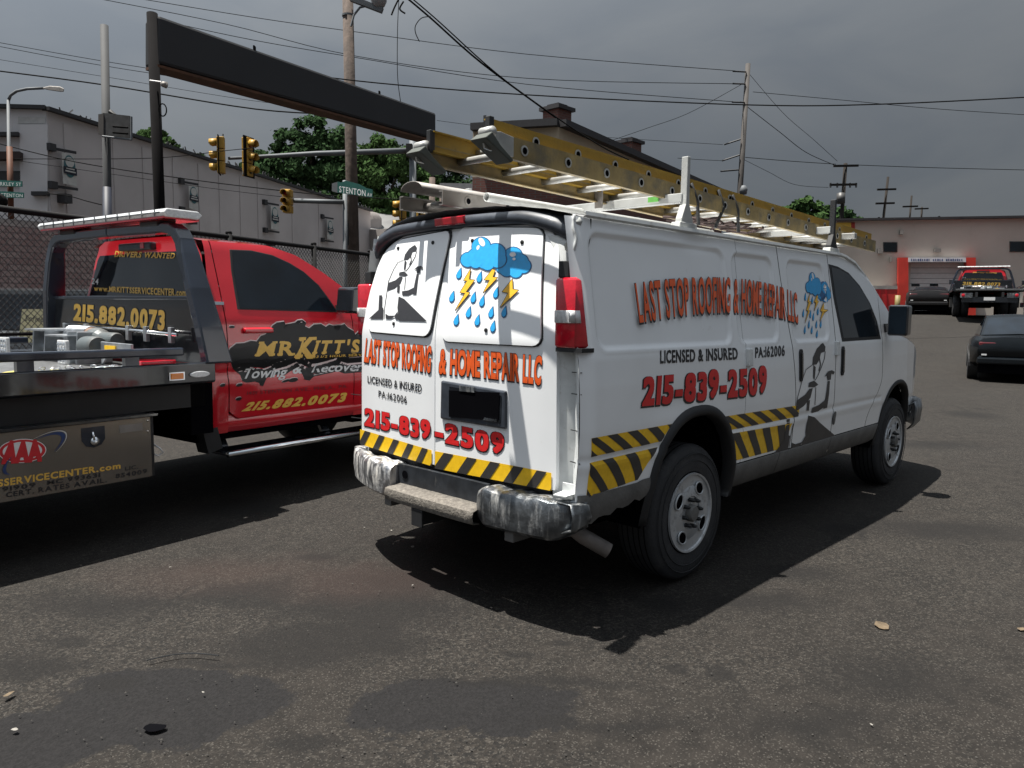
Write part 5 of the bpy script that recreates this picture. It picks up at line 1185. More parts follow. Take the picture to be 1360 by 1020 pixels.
tree_px('broadleaf_tree', 205, 166, 60, 30, 'small green tree over the warehouse roof beside the black sign post', [(0, 12, 13, .8), (-17, 16, 11, .8), (16, 26, 12, .8), (2, 30, 16, .8), (28, 36, 8, .8), (-30, 28, 10, .8)], TG, n=3500, leaf=.22, m=LEAF2, seed=15)
tree_px('broadleaf_tree', 262, 204, 60, 30, 'low bit of green tree at the warehouse roof left of the first traffic signal', [(0, 10, 12, .7), (-10, 16, 12, .7), (12, 14, 10, .7)], TG, n=1500, leaf=.22, m=LEAF1, seed=16)
tree_px('broadleaf_tree', 1068, 262, 62, 30, 'green tree above the garage roof just left of the transformer pole', [(0, 14, 15, .8), (-22, 22, 12, .8), (20, 18, 13, .8), (-6, 32, 20, .8), (24, 36, 20, .8)], TG, n=5500, leaf=.26, m=LEAF2, seed=17)
tree_px('broadleaf_tree', 1118, 272, 66, 30, 'green tree above the garage roof behind the transformer pole', [(0, 14, 14, .8), (16, 22, 12, .7), (-16, 20, 13, .8), (0, 34, 18, .8)], TG, n=4500, leaf=.26, m=LEAF1, seed=18)

# =================================================================== warehouses on the left
WALLG = mat('painted_block_wall', (.50, .465, .46), .85, var=.10, scale=.35, bump=.1, bscale=3, col2=(.42, .385, .375), c2pos=(.55, .8), c2scale=.5)
WALLG2 = mat('painted_block_wall_pale', (.56, .55, .56), .85, var=.10, scale=.4, col2=(.36, .34, .34), c2pos=(.55, .8), c2scale=.6)
TRIMG = mat('roof_edge_trim', (.03, .03, .033), .7)
def wall_between(mb, a, b, z0, z1a, z1b, th, sidev):
    n = Vector((b.y-a.y, a.x-b.x, 0)).normalized()*th*sidev; a0 = Vector((a.x, a.y, z0)); b0 = Vector((b.x, b.y, z0)); a1 = Vector((a.x, a.y, z1a)); b1 = Vector((b.x, b.y, z1b))
    mb.add([a0, b0, b1, a1, a0+n, b0+n, b1+n, a1+n], [(0, 1, 2, 3), (7, 6, 5, 4), (0, 4, 5, 1), (3, 2, 6, 7), (0, 3, 7, 4), (1, 5, 6, 2)])
A = P(62, 147, 29.5); B = P(492, 281, 59.5); zt = (A.z+B.z)/2
wh = empty('warehouse', (A.x, A.y, 0), 0, 'long pale grey warehouse with hanging banners and sloping roofline across the street', 'building', world=True)
mb = MB(); wall_between(mb, A, B, 0, A.z, B.z, 9, -1); mb.build('side_wall', WALLG, wh)
Lf = P(-260, 140, 27.5)
mb = MB(); wall_between(mb, Lf, Vector((A.x, A.y, 0))+(Lf-A).normalized()*.02, 0, Lf.z+.1, A.z+.05, 9, -1); mb.build('front_wall', WALLG2, wh)
dAB = Vector((B.x-A.x, B.y-A.y, 0)); LAB = dAB.length; dAB.normalize(); nAB = Vector((dAB.y, -dAB.x, 0))
if nAB.dot(CAM-A) < 0: nAB = -nAB
def on_side(px):     # distance along the side wall at photo column px
    v = ray(px, 300); n2 = Vector((-dAB.y, dAB.x, 0)); tt = (A-CAM).dot(n2)/v.dot(n2); q = CAM+v*tt; return (q-A).dot(dAB)
def side_pt(s, z, out=0): return Vector((A.x, A.y, 0))+dAB*s+nAB*out+Vector((0, 0, z))
def side_z(px, py):
    s = on_side(px); q = side_pt(s, 0); v = ray(px, py); D = (Vector((q.x, q.y, 0))-Vector((CAM.x, CAM.y, 0))).dot(Vector((_d.x, _d.y, 0)).normalized())
    vv = Vector((v.x, v.y, 0)).dot(Vector((_d.x, _d.y, 0)).normalized()); return CAM.z+v.z*D/vv
for px in (95, 158, 196, 235, 268, 295, 322, 345, 390, 425, 458): # pilasters dividing the wall panels
    s = on_side(px); mb = MB(); zz = lerp(A.z, B.z, s/LAB)
    mb.add([side_pt(s-.22, 0, .001), side_pt(s+.22, 0, .001), side_pt(s+.22, 0, .04), side_pt(s-.22, 0, .04), side_pt(s-.22, zz-.3, .001), side_pt(s+.22, zz-.3, .001), side_pt(s+.22, zz-.3, .04), side_pt(s-.22, zz-.3, .04)], [(3, 2, 6, 7), (0, 3, 7, 4), (2, 1, 5, 6), (4, 7, 6, 5)])
    mb.build('wall_pilaster', WALLG, wh)
    mb = MB(); mb.box((-.18, -.02, 0), (.18, .14, .55)); ob = mb.build('vent_louvre', TRIMG, wh); ob.matrix_local = Matrix.Identity(4)
    me = ob.data; ang = math.atan2(dAB.y, dAB.x)
    for v in me.vertices: q = v.co.copy(); v.co = side_pt(s+q.x+.8, zz-1.0+q.z, q.y)
mb = MB(); mb.beam(side_pt(-.1, A.z+.06, .05), side_pt(LAB, B.z+.06, .05), .35, .14); mb.build('roof_trim', TRIMG, wh)
mb = MB(); mb.beam(Lf+Vector((0, 0, .14)), A+Vector((0, 0, .10)), .4, .14); mb.build('roof_trim', TRIMG, wh)
random.seed(8); mb = MB()
for k in range(70):
    s = random.uniform(0, LAB); mb.tube([side_pt(s, lerp(A.z, B.z, s/LAB)+.1, .0), side_pt(s+random.uniform(-.3, .3), lerp(A.z, B.z, s/LAB)+random.uniform(.2, .4), 0)], .03, 4)
o = mb.build('roof_edge_tufts', TRIMG, wh); o['kind'] = 'stuff'
BANW = mat('banner_cloth', (.5, .5, .48), .8, var=.1); BTEAL = mat('banner_teal', (.04, .13, .15), .8); BNAVY = mat('banner_navy', (.01, .014, .028), .8)
for k, (px, y0, y1, lbn) in enumerate(((87, 205, 246, 'largest hanging banner with teal seal on the warehouse wall nearest the street corner'), (251, 247, 278, 'second hanging banner with teal seal on the warehouse wall, beside the black sign post'), (359, 274, 305, 'third hanging banner on the warehouse wall left of the low traffic signal'), (433, 292, 318, 'smallest hanging banner on the warehouse wall left of the wooden pole'))):
    s0 = on_side(px-9 if k == 0 else px-7+k); s1 = on_side(px+9 if k == 0 else px+7-k); za = side_z(px, y0); zb = side_z(px, y1)
    bn = empty('wall_banner', side_pt(s0, zb, .05), 0, lbn, 'banner', 'banners on the warehouse wall', world=True)
    def rect(mb, u0, u1, v0, v1, o): mb.add([side_pt(lerp(s0, s1, u0), lerp(zb, za, v0), o), side_pt(lerp(s0, s1, u1), lerp(zb, za, v0), o), side_pt(lerp(s0, s1, u1), lerp(zb, za, v1), o), side_pt(lerp(s0, s1, u0), lerp(zb, za, v1), o)], [(0, 1, 2, 3)])
    mb = MB(); rect(mb, 0, 1, 0, 1, .30); mb.build('cloth', BANW, bn, solid=.02)
    mb = MB(); mb.add([side_pt(lerp(s0, s1, .5+.42*math.cos(a)), lerp(zb, za, .60+.36*math.sin(a)), .325) for a in [2*math.pi*j/24 for j in range(24)]], [tuple(range(24))]); mb.build('seal', BTEAL, bn)
    mb = MB(); mb.add([side_pt(lerp(s0, s1, .5+.32*math.cos(a)), lerp(zb, za, .74+.17*math.sin(a)), .335) for a in [2*math.pi*j/24 for j in range(24)]], [tuple(range(24))]); mb.build('seal_picture', BANW, bn)
    mb = MB(); rect(mb, .02, .98, .34, .58, .345); mb.build('name_band', BNAVY, bn)
    def bfn(a, b, h, s0=s0, s1=s1, za=za, zb=zb): return tuple(side_pt(lerp(s0, s1, a), lerp(zb, za, b), .35+h))
    mb = MB()
    for (u0, u1, v) in ((.2, .8, .50), (.12, .88, .41)): rect(mb, u0, u1, v, v+.045, .352)
    mb.build('name_lettering', BANW, bn)
    for zz in (za+.12, zb-.12):
        mb = MB(); mb.beam(side_pt(s0-.35, zz, .02), side_pt(s1, zz, .33), .06, .10); mb.beam(side_pt(s0-.45, zz+.02, .1), side_pt(s0-.15, zz+.02, .1), .2, .28); mb.build('bracket', TRIMG, bn)
for px, y in ((82, 264), (250, 293), (355, 323)):
    s = on_side(px); z = side_z(px, y); mb = MB(); mb.beam(side_pt(s, z, 0), side_pt(s, z, .4), .35, .35); mb.build('floodlight', TRIMG, wh)
# details on the front wall
dF = (A-Lf); dF.z = 0; dF.normalize(); nF = Vector((dF.y, -dF.x, 0)); nF = nF if nF.dot(CAM-A) > 0 else -nF
def front_hit(px, py, out):
    v = ray(px, py); t_ = (A+nF*out-CAM).dot(nF)/v.dot(nF); return CAM+v*t_
def fr_quad(name, x0, y0, x1, y1, m, parent, out=.1):
    mb = MB(); q = [front_hit(x0, y1, out), front_hit(x1, y1, out), front_hit(x1, y0, out), front_hit(x0, y0, out)]; b = [p-nF*(out-.01) for p in q]
    mb.add(q+b, [(0, 1, 2, 3), (0, 4, 5, 1), (1, 5, 6, 2), (2, 6, 7, 3), (3, 7, 4, 0)]); return mb.build(name, m, parent)
fr_quad('wall_patch', 24, 155, 60, 164, mat('faded_paint', (.46, .46, .45), .8), wh, .03)
fr_quad('wall_panel', 26, 165, 63, 300, WALLG2, wh, .12)
fr_quad('awning_beam', -40, 201, 26, 211, mat('brown_beam', (.035, .018, .016), .7), wh, .5)
fr_quad('awning_beam', -40, 175, 24, 180, TRIMG, wh, .3)
fr_quad('dark_window', -40, 227, 27, 245, mat('dark_panel', (.03, .03, .033), .5), wh, .12)
fr_quad('wall_lamp', 41, 254, 62, 259, TRIMG, wh, .4)
# second low building and white annexe
LOWW = mat('low_building_wall', (.30, .275, .26), .85, var=.1, scale=.5); ROOFG = mat('grey_roof_sheet', (.13, .13, .13), .7, var=.15, scale=.3)
lw = empty('low_building', P(505, 400, 64), 0, 'low building with pale sloping roof beyond the street sign', 'building', world=True)
a = P(478, 306, 60); b = P(560, 312, 66); mb = MB(); wall_between(mb, Vector((a.x, a.y, 0)), Vector((b.x, b.y, 0)), 0, a.z, b.z, 10, 1); mb.build('wall', LOWW, lw)
a2 = P(474, 277, 72); b2 = P(560, 280, 78); mb = MB(); mb.add([a, b, b2, a2], [(0, 1, 2, 3)]); mb.build('roof', ROOFG, lw, solid=.15)
mb = MB(); mb.beam(a+Vector((0, 0, .05)), b+Vector((0, 0, .05)), .3, .2); mb.build('gutter', TRIMG, lw)
mb = MB(); mb.beam(P(496, 312, 59.5), P(515, 313, 61), .3, .35); mb.build('vent', TRIMG, lw)
cb_ = empty('curved_building', P(500, 400, 59), 0, 'round cornered beige building end left of the low signal', 'building', world=True)
mb = MB(); c = P(474, 400, 64); zt_ = P(474, 276, 60).z
mb.lathe((c.x, c.y, 0), (0, 0, 1), [(2.1, 0), (2.1, zt_-.4), (1.8, zt_), (.0, zt_+.1)], 28); mb.build('wall', LOWW, cb_, autosm=40)
an = empty('white_annexe', P(600, 400, 42), 0, 'small white building seen under the ladders behind the van', 'building', world=True)
mb = MB(); a = P(594, 262, 44); b = P(760, 250, 44); wall_between(mb, Vector((a.x, a.y, 0)), Vector((b.x, b.y, 0)), 0, a.z, a.z, 5, 1); mb.build('wall', mat('white_render', (.5, .48, .46), .8, var=.08), an)
for x0, x1 in ((622, 640), (646, 654), (668, 690)):
    p0 = P(x0, 268, 43.9); p1 = P(x1, 268, 43.9); mb = MB(); mb.box((0, 0, 0), (0, 0, 0)) if 0 else None
    n_ = (Vector((b.x-a.x, b.y-a.y, 0))).normalized(); q = [Vector((p.x, p.y, z)) for p, z in ((p0, p0.z-2.6), (p1, p0.z-2.6), (p1, p0.z), (p0, p0.z))]; mb.add(q, [(0, 1, 2, 3)]); mb.build('window', GLASS, an, solid=.06)
# row house with cornice, brick and two chimneys
CREAM = mat('cream_stucco', (.42, .35, .26), .85, var=.12, scale=.6); CORN = mat('dark_cornice', (.022, .021, .024), .6)
def brickmat(name, c1, c2, mortar, sc=1.):
    m = bpy.data.materials.new(name); m.use_nodes = True; tt = m.node_tree; b = tt.nodes['Principled BSDF']; br = tt.nodes.new('ShaderNodeTexBrick'); tcc = tt.nodes.new('ShaderNodeTexCoord')
    mpp = tt.nodes.new('ShaderNodeMapping'); mpp.inputs['Rotation'].default_value = (rad(90), 0, 0)
    cmb = tt.nodes.new('ShaderNodeCombineXYZ'); sep = tt.nodes.new('ShaderNodeSeparateXYZ'); ad = tt.nodes.new('ShaderNodeMath'); ad.operation = 'ADD'
    tt.links.new(tcc.outputs['Object'], sep.inputs[0]); tt.links.new(sep.outputs[0], ad.inputs[0]); tt.links.new(sep.outputs[1], ad.inputs[1]); tt.links.new(ad.outputs[0], cmb.inputs[0]); tt.links.new(sep.outputs[2], cmb.inputs[1])
    tt.links.new(cmb.outputs[0], br.inputs[0]); br.inputs['Scale'].default_value = sc; br.inputs['Color1'].default_value = (*c1, 1); br.inputs['Color2'].default_value = (*c2, 1); br.inputs['Mortar'].default_value = (*mortar, 1); br.inputs['Mortar Size'].default_value = .02
    br.inputs['Brick Width'].default_value = .4; br.inputs['Row Height'].default_value = .2
    tt.links.new(br.outputs['Color'], b.inputs['Base Color']); b.inputs['Roughness'].default_value = .9; return m
BRICK = brickmat('red_brick', (.15, .055, .042), (.11, .042, .036), (.11, .10, .09), 2.)
hs = empty('row_house', P(742, 400, 31), 0, 'brick row house with cream top storey, dark cornice and two chimneys behind the ladders', 'building', world=True)
K0 = P(742, 168, 31); Lh = P(628, 175, 32.0); Rh = P(960, 268, 49); zh = K0.z; Kb = Vector((K0.x, K0.y, 0))
for nm, q, hm in (('left', Lh, 0), ('right', Rh, 0)):
    qb = Vector((q.x, q.y, 0)); zlow = zh-1.9
    sgn = -1 if nm == 'left' else 1
    mb = MB(); wall_between(mb, Kb, qb, 0, zlow, zlow, .4, -sgn); mb.build('brick_wall', BRICK, hs)
    mb = MB(); wall_between(mb, Kb, qb, zlow+.002, zh, zh, .42, -sgn); mb.build('upper_wall', CREAM, hs)
    mb = MB(); mb.beam(Vector((K0.x, K0.y, zh+.12)), Vector((q.x, q.y, zh+.12)), .7, .28); mb.build('cornice', CORN, hs)
mb = MB(); mb.add([Vector((p.x, p.y, zh+.1)) for p in (K0, Lh, Lh+Rh-K0, Rh)], [(0, 1, 2, 3)]); mb.build('roof', CORN, hs)
for px, py, D in ((740, 150, 31.6), (836, 195, 37.6)):
    p = P(px, py, D); p.z = zh; s_ = .42; mb = MB(); mb.box((p.x-s_, p.y-s_, zh+.1), (p.x+s_, p.y+s_, zh+.75)); ch = mb.build('chimney', BRICK, hs)
    mb = MB(); mb.box((p.x-s_-.12, p.y-s_-.12, zh+.752), (p.x+s_+.12, p.y+s_+.12, zh+.9)); mb.box((p.x-.3, p.y-.3, zh+.9), (p.x+.3, p.y+.3, zh+1.02)); mb.build('chimney_cap', CORN, ch)
p = P(644, 165, 33); mb = MB(); mb.tube([(p.x, p.y, zh), (p.x, p.y, zh+.9)], .08, 6); mb.build('roof_vent', CORN, hs)

# =================================================================== garage on the right
WALLB = mat('beige_painted_wall', (.45, .405, .355), .85, var=.07, scale=.35, bump=.06, bscale=4, col2=(.38, .34, .295), c2pos=(.5, .8), c2scale=.45)
DR = 36.0
def gpt(px, py, out=0):
    A_ = P(1000, 300, 43.5); B_ = P(1500, 300, 39.0); n = Vector((B_.y-A_.y, A_.x-B_.x, 0)).normalized(); n = n if n.dot(CAM-A_) > 0 else -n
    v = ray(px, py); t_ = (A_+n*out-CAM).dot(n)/v.dot(n); return CAM+v*t_, n
ga = empty('garage', gpt(1245, 415)[0], 0, 'beige flat roofed garage with red framed roll up door', 'building', world=True)
def gquad(name, x0, y0, x1, y1, m, parent, out=.05, back=.002, **kw):
    q = [gpt(x0, y1, out)[0], gpt(x1, y1, out)[0], gpt(x1, y0, out)[0], gpt(x0, y0, out)[0]]; n = gpt(x0, y0)[1]; bk = [p-n*(out-back) for p in q]
    mb = MB(); mb.add(q+bk, [(0, 1, 2, 3), (0, 4, 5, 1), (1, 5, 6, 2), (2, 6, 7, 3), (3, 7, 4, 0)]); return mb.build(name, m, parent, **kw)
ztop = gpt(1230, 292)[0].z
def gwall(name, x0, x1, ylo, zt_, th, m, parent, zlo=None):
    a = gpt(x0, 400)[0]; b = gpt(x1, 400)[0]; n = gpt(x0, 400)[1]; z0 = gz(a.x, a.y)-1.6 if zlo is None else zlo
    q = [Vector((a.x, a.y, z0)), Vector((b.x, b.y, z0)), Vector((b.x, b.y, zt_)), Vector((a.x, a.y, zt_))]; mb = MB(); mb.add([p for p in q]+[p-n*th for p in q], [(0, 1, 2, 3), (7, 6, 5, 4), (0, 4, 5, 1), (1, 5, 6, 2), (2, 6, 7, 3), (3, 7, 4, 0)]); return mb.build(name, m, parent)
gwall('wall', 1040, 1207, 0, ztop, .4, WALLB, ga); gwall('wall', 1283, 1560, 0, ztop, .4, WALLB, ga)
zl = gpt(1245, 347)[0].z; gwall('wall', 1207.1, 1282.9, 0, ztop, .4, WALLB, ga, zl); 
mb = MB(); a = gpt(1038, 300, .05)[0]; b = gpt(1562, 300, .05)[0]; mb.beam((a.x, a.y, ztop+.06), (b.x, b.y, ztop+.06), .5, .12); mb.build('parapet_cap', CORN, ga)
REDF = mat('red_door_frame', (.50, .035, .022), .5, var=.1, scale=2)
gquad('door_frame', 1193, 342, 1206.5, 424, REDF, ga, .35); gquad('door_frame', 1283, 342, 1296, 424, REDF, ga, .35)
gquad('door_sign', 1206.5, 342, 1283, 348, mat('sign_board', (.6, .6, .62), .5), ga, .40)
G_inv = lambda px, py: (px, py)
random.seed(31)
for k in range(24):
    if k in (9, 15): continue
    x0_ = 1210+k*2.9; sl_ = gquad('sign_mark', x0_, 343.6+random.uniform(0, .6), x0_+random.uniform(1.2, 2.1), 346.6, I_NAVY, ga, .412, .405)
gquad('door_recess', 1206, 348, 1283.5, 424, DARK, ga, -.55, -.6)
SEC = mat('door_section_white', (.55, .56, .55), .6, var=.06)
ys = [349, 356, 363, 370, 377, 386, 395, 404, 413]
for k in range(len(ys)-1):
    s_ = gquad('door_section', 1207.5, ys[k], 1282, ys[k+1]-.5, SEC, ga, -.25, -.32)
    if k == 3+0 and False: pass
for x0 in (1206.5+3, 1234, 1263): gquad('door_window', x0-1+2, 376.5, x0+12, 380.3, GLASS, ga, -.23, -.26)
for x0, x1, y0, y1 in ((1174, 1191, 322.5, 334), (1342, 1362, 321.5, 333.5), (1450, 1470, 321, 333)): 
    w_ = gquad('window_frame', x0-1, y0-1, x1+1, y1+1, mat('window_trim', (.06, .055, .05), .7), ga, .04); gquad('window_pane', x0, y0, x1, y1, GLASS, w_, .06)
for x0, y0, x1, y1 in ((1242, 330, 1250, 334.5), (1196, 305.5, 1200, 311), (1167, 330, 1173, 336.5), (1183.4, 341, 1184.6, 348)): gquad('wall_lamp' if y1-y0 < 6 else 'wall_box', x0, y0, x1, y1, ALU_D, ga, .3)
sg_ = gquad('poster', 1112, 295.5, 1135, 305, mat('yellow_poster', (.6, .42, .06), .7), None, .06); tag(sg_, 'yellow and red poster high on the left end of the garage wall', 'poster')
gquad('poster_edge', 1130.5, 295.3, 1135.4, 305.2, mat('red_poster', (.30, .03, .02), .7), sg_, .075, .062)
mb = MB(); 
gquad('notice', 1098, 328, 1112, 340, mat('pale_notice', (.14, .12, .115), .8), ga, .05)
# red guard wall and posts left of the door
mb = MB(); gr_ = gquad('guard_wall', 1120, 384, 1192, 425, mat('red_guard_paint', (.40, .02, .02), .5, var=.12), None, 1.2); tag(gr_, 'low red guard wall with white top left of the garage door', 'wall')
gquad('guard_top', 1120, 379.5, 1192, 384, mat('white_coping', (.25, .24, .23), .6), gr_, 1.22)
for x in (1168, 1176): gquad('guard_rib', x, 386, x+2, 424, REDD, gr_, 1.25, 1.19)
mb = MB(); p = gpt(1192, 400, 1.5)[0]; zb_ = gz(p.x, p.y); mb.tube([(p.x, p.y, zb_), (p.x, p.y, zb_+1.0)], .13, 12); tag(mb.build('bollard', mat('yellow_bollard', (.2, .16, .06), .6), None, smooth=True), 'short pale yellow bollard at the left foot of the red door frame', 'bollard')

# =================================================================== cars
def car(name, loc, rz, m, label, Lc=4.9, Wc=1.9, H=1.42, style='coupe', group=None):
    root = empty(name, loc, rz, label, 'car', group); hw = Wc/2
    prof = {'coupe': [(0, .62, .80), (.06, .50, .98), (.5, .34, 1.02), (1.0, .28, 1.02), (1.5, .26, .98), (3.2, .26, .97), (3.6, .26, .96), (4.3, .28, .90), (4.7, .32, .78), (Lc, .42, .62)],
            'hatch': [(0, .5, .9), (.08, .42, 1.1), (.5, .34, 1.12), (1.2, .3, 1.1), (3.2, .3, 1.08), (3.7, .3, 1.02), (4.4, .3, .92), (Lc-.1, .4, .7), (Lc, .45, .6)]}[style]
    mb = MB(); rings = []
    for x, zb, zt in prof:
        w = hw*(1-.16*sstep(.5, 0, x)-.2*sstep(Lc-.7, Lc, x)); m_ = lerp(zb, zt, .55)
        rings.append([(x, y, z) for y, z in ((-w*.86, zb), (-w*.97, zb+.08), (-w, m_), (-w*.97, lerp(m_, zt, .7)), (-w*.86, zt), (-w*.4, zt+.03), (0, zt+.035), (w*.4, zt+.03), (w*.86, zt), (w*.97, lerp(m_, zt, .7)), (w, m_), (w*.97, zb+.08), (w*.86, zb))])
    mb.loft(rings, closed=True, cap=True); body = mb.build('body', m, root, smooth=True); body.data.set_sharp_from_angle(angle=rad(50))
    x0, x1, x2, x3 = {'coupe': (.55, 1.55, 2.6, 3.5), 'hatch': (.10, .55, 2.7, 3.6)}[style]
    zb = 1.0 if style == 'coupe' else 1.08; b = hw*.86; tp = hw*.66
    cs = [[(x0, -b*.92, zb), (x0, b*.92, zb)], [(x1, -tp, H-.03), (x1, tp, H-.03)], [(x2, -tp, H-.01), (x2, tp, H-.01)], [(x3, -b, zb-.02), (x3, b, zb-.02)]]
    mb = MB(); c_ = [[(p[0], p[1]*q, p[2]+dz) for q, dz in ((1, 0), (.6, .035 if i in (1, 2) else .02), (0, .05 if i in (1, 2) else .03), (-.6, .035 if i in (1, 2) else .02), (-1, 0))] for i, (p, _) in enumerate([(c[0], 0) for c in cs])]
    mb.loft(c_); mb.add([cs[i][0] for i in range(4)], [(0, 1, 2, 3)]); mb.add([cs[i][1] for i in range(4)], [(3, 2, 1, 0)]); mb.build('cabin_roof', m, root, autosm=30)
    def q3(a, b_, c, d, s, out): 
        ce = (Vector(a)+Vector(b_)+Vector(c)+Vector(d))/4; return [ce+(Vector(p)-ce)*s+Vector(out) for p in (a, b_, c, d)]
    def glz(nm, a, b_, c, d, s, out): g_ = MB(); g_.add(q3(a, b_, c, d, s, out), [(0, 1, 2, 3)]); return g_.build(nm, GLASS, root, solid=.01)
    mbg = MB(); mbg.loft([[(lerp(x0, x1, t)-.012, y*lerp(b*.86, tp*.92, t), lerp(zb, H-.03, t)+.02+.03*(1-abs(y))) for y in (-1, -.5, 0, .5, 1)] for t in (.08, .9)]); mbg.build('rear_window', GLASS, root, smooth=True)
    mbg = MB(); mbg.loft([[(lerp(x3, x2, t)+.012, y*lerp(b*.88, tp*.92, t), lerp(zb, H-.03, t)+.02+.03*(1-abs(y))) for y in (-1, -.5, 0, .5, 1)] for t in (.08, .9)]); mbg.build('windscreen', GLASS, root, smooth=True)
    for i, s_ in ((0, -1), (1, 1)): glz('side_window', cs[0][i], cs[1][i], cs[2][i], cs[3][i], .82, (0, s_*.012, .0))
    for s_ in (-1, 1):
        for x in (.95, Lc-.95):
            g_ = MB(); g_.lathe((x, s_*(hw-.10), .335), (0, s_, 0), [(.22, -.08), (.23, -.11), (.31, -.11), (.335, -.08), (.335, .08), (.31, .11), (.23, .115), (.22, .09)], 28, closed=True); ty = g_.build('tyre', TYRE, root, smooth=True)
            g_ = MB(); g_.lathe((x, s_*(hw-.10), .335), (0, s_, 0), [(.225, .10), (.19, .07), (.08, .05), (.0, .06)], 20); g_.build('rim', CHROME_D, ty, smooth=True)
            g_ = MB(); g_.lathe((x, s_*(hw-.004), .36), (0, s_, 0), [(.37, -.2), (.37, .006), (.345, .008)], 28); g_.build('wheel_arch', GASKET, root)
        g_ = MB(); g_.box((.02, s_*hw*.62-.19, .74), (.10, s_*hw*.62+.19, .90)); tl_ = g_.build('tail_light', mat('dark_red_lens', (.10, .01, .014), .15, coat=1.), root, bevel=.02)
        g_ = MB(); g_.box((3.0, hw-.14, .93), (3.1, hw+.08, 1.03)) if s_ > 0 else g_.box((3.0, -(hw+.08), .93), (3.1, -(hw-.14), 1.03)); g_.build('door_mirror', BLK, root, bevel=.02) if Wc != 1.92 else None
        g_ = MB(); g_.box((-.005, s_*hw*.70-.05, .60), (.06, s_*hw*.70+.05, .635)); g_.build('reflector', LENS_W, root)
        g_ = MB(); g_.tube([(-.01, s_*hw*.55, .36), (.2, s_*hw*.55, .36)], .045, 12, cap=False); g_.build('exhaust_tip', CHROME, root, smooth=True)
        g_ = MB(); g_.box((Lc-.12, s_*hw*.6-.2, .68), (Lc-.02, s_*hw*.6+.2, .8)); g_.build('headlight', LENS_W, root, bevel=.02)
    g_ = MB(); g_.box((.005, -.26, .62), (.05, .26, .74)); g_.build('number_plate', mat('plate_grey', (.22, .22, .23), .5), root)
    g_ = MB(); g_.box((-.03, -hw*.84, .40), (.12, hw*.84, .56)); g_.build('rear_bumper', m, root, bevel=.04)
    g_ = MB(); g_.box((.03, -hw*.8, .565), (.06, hw*.8, .585)); g_.build('bumper_trim', CHROME_D, root)
    g_ = MB(); g_.box((.06, -hw*.8, .2), (Lc-.2, hw*.8, .4)); g_.build('underside', DARK, root)
    if style == 'coupe': g_ = MB(); g_.box((.05, -hw*.78, 1.045), (.22, hw*.78, 1.065)); g_.build('spoiler', m, root, bevel=.008)
    return root
CBLK = mat('black_car_paint', (.005, .007, .009), .2, var=.1, spec=.35); CGREY = mat('charcoal_car_paint', (.010, .0095, .010), .3, var=.1, spec=.4)
def place_car(*a, px, py, D, head, **k):
    p = P(px, py, D); p.z = gz(p.x, p.y); return car(a[0], p, head, *a[1:], **k)
hd = YAW-.42
car('parked_car', onground(1352, 500, 16.9), YAW-.53, CBLK, 'black coupe cut off by the right edge of the lot', H=1.50, Wc=1.92)
car('parked_car', onground(1232, 415, 32.5), YAW-.53, CGREY, 'dark grey coupe parked facing the garage door', H=1.24, Wc=1.8)
car('parked_car', onground(-60, 430, 11.6), YAW-1.35, mat('dark_grey_car_paint', (.03, .034, .038), .2, coat=.6), 'dark car behind the chain link fence at the far left', H=1.72, style='hatch')
t2p = onground(1312, 425, 28.5)
tt2 = copy_tree(truck); tt2.rotation_euler = (0, 0, YAW-.50); hv = Vector((math.cos(YAW-.5), math.sin(YAW-.5), 0)); tt2.location = t2p+hv*3.6; tt2.location.z = gz(tt2.location.x, tt2.location.y)-.02
tt2['label'] = 'distant red tow truck seen from behind beside the garage door'
tt3 = copy_tree(truck); tt3.rotation_euler = (0, 0, YAW-.46); tt3.location = onground(1432, 430, 29.0)+hv*3.4; tt3.location.z = gz(tt3.location.x, tt3.location.y)-.02
tt3['label'] = 'red tow truck sliced by the right edge of the photo beside the distant tow truck'
for t_ in (truck, tt2, tt3): t_['group'] = 'red flatbed tow trucks on the lot'

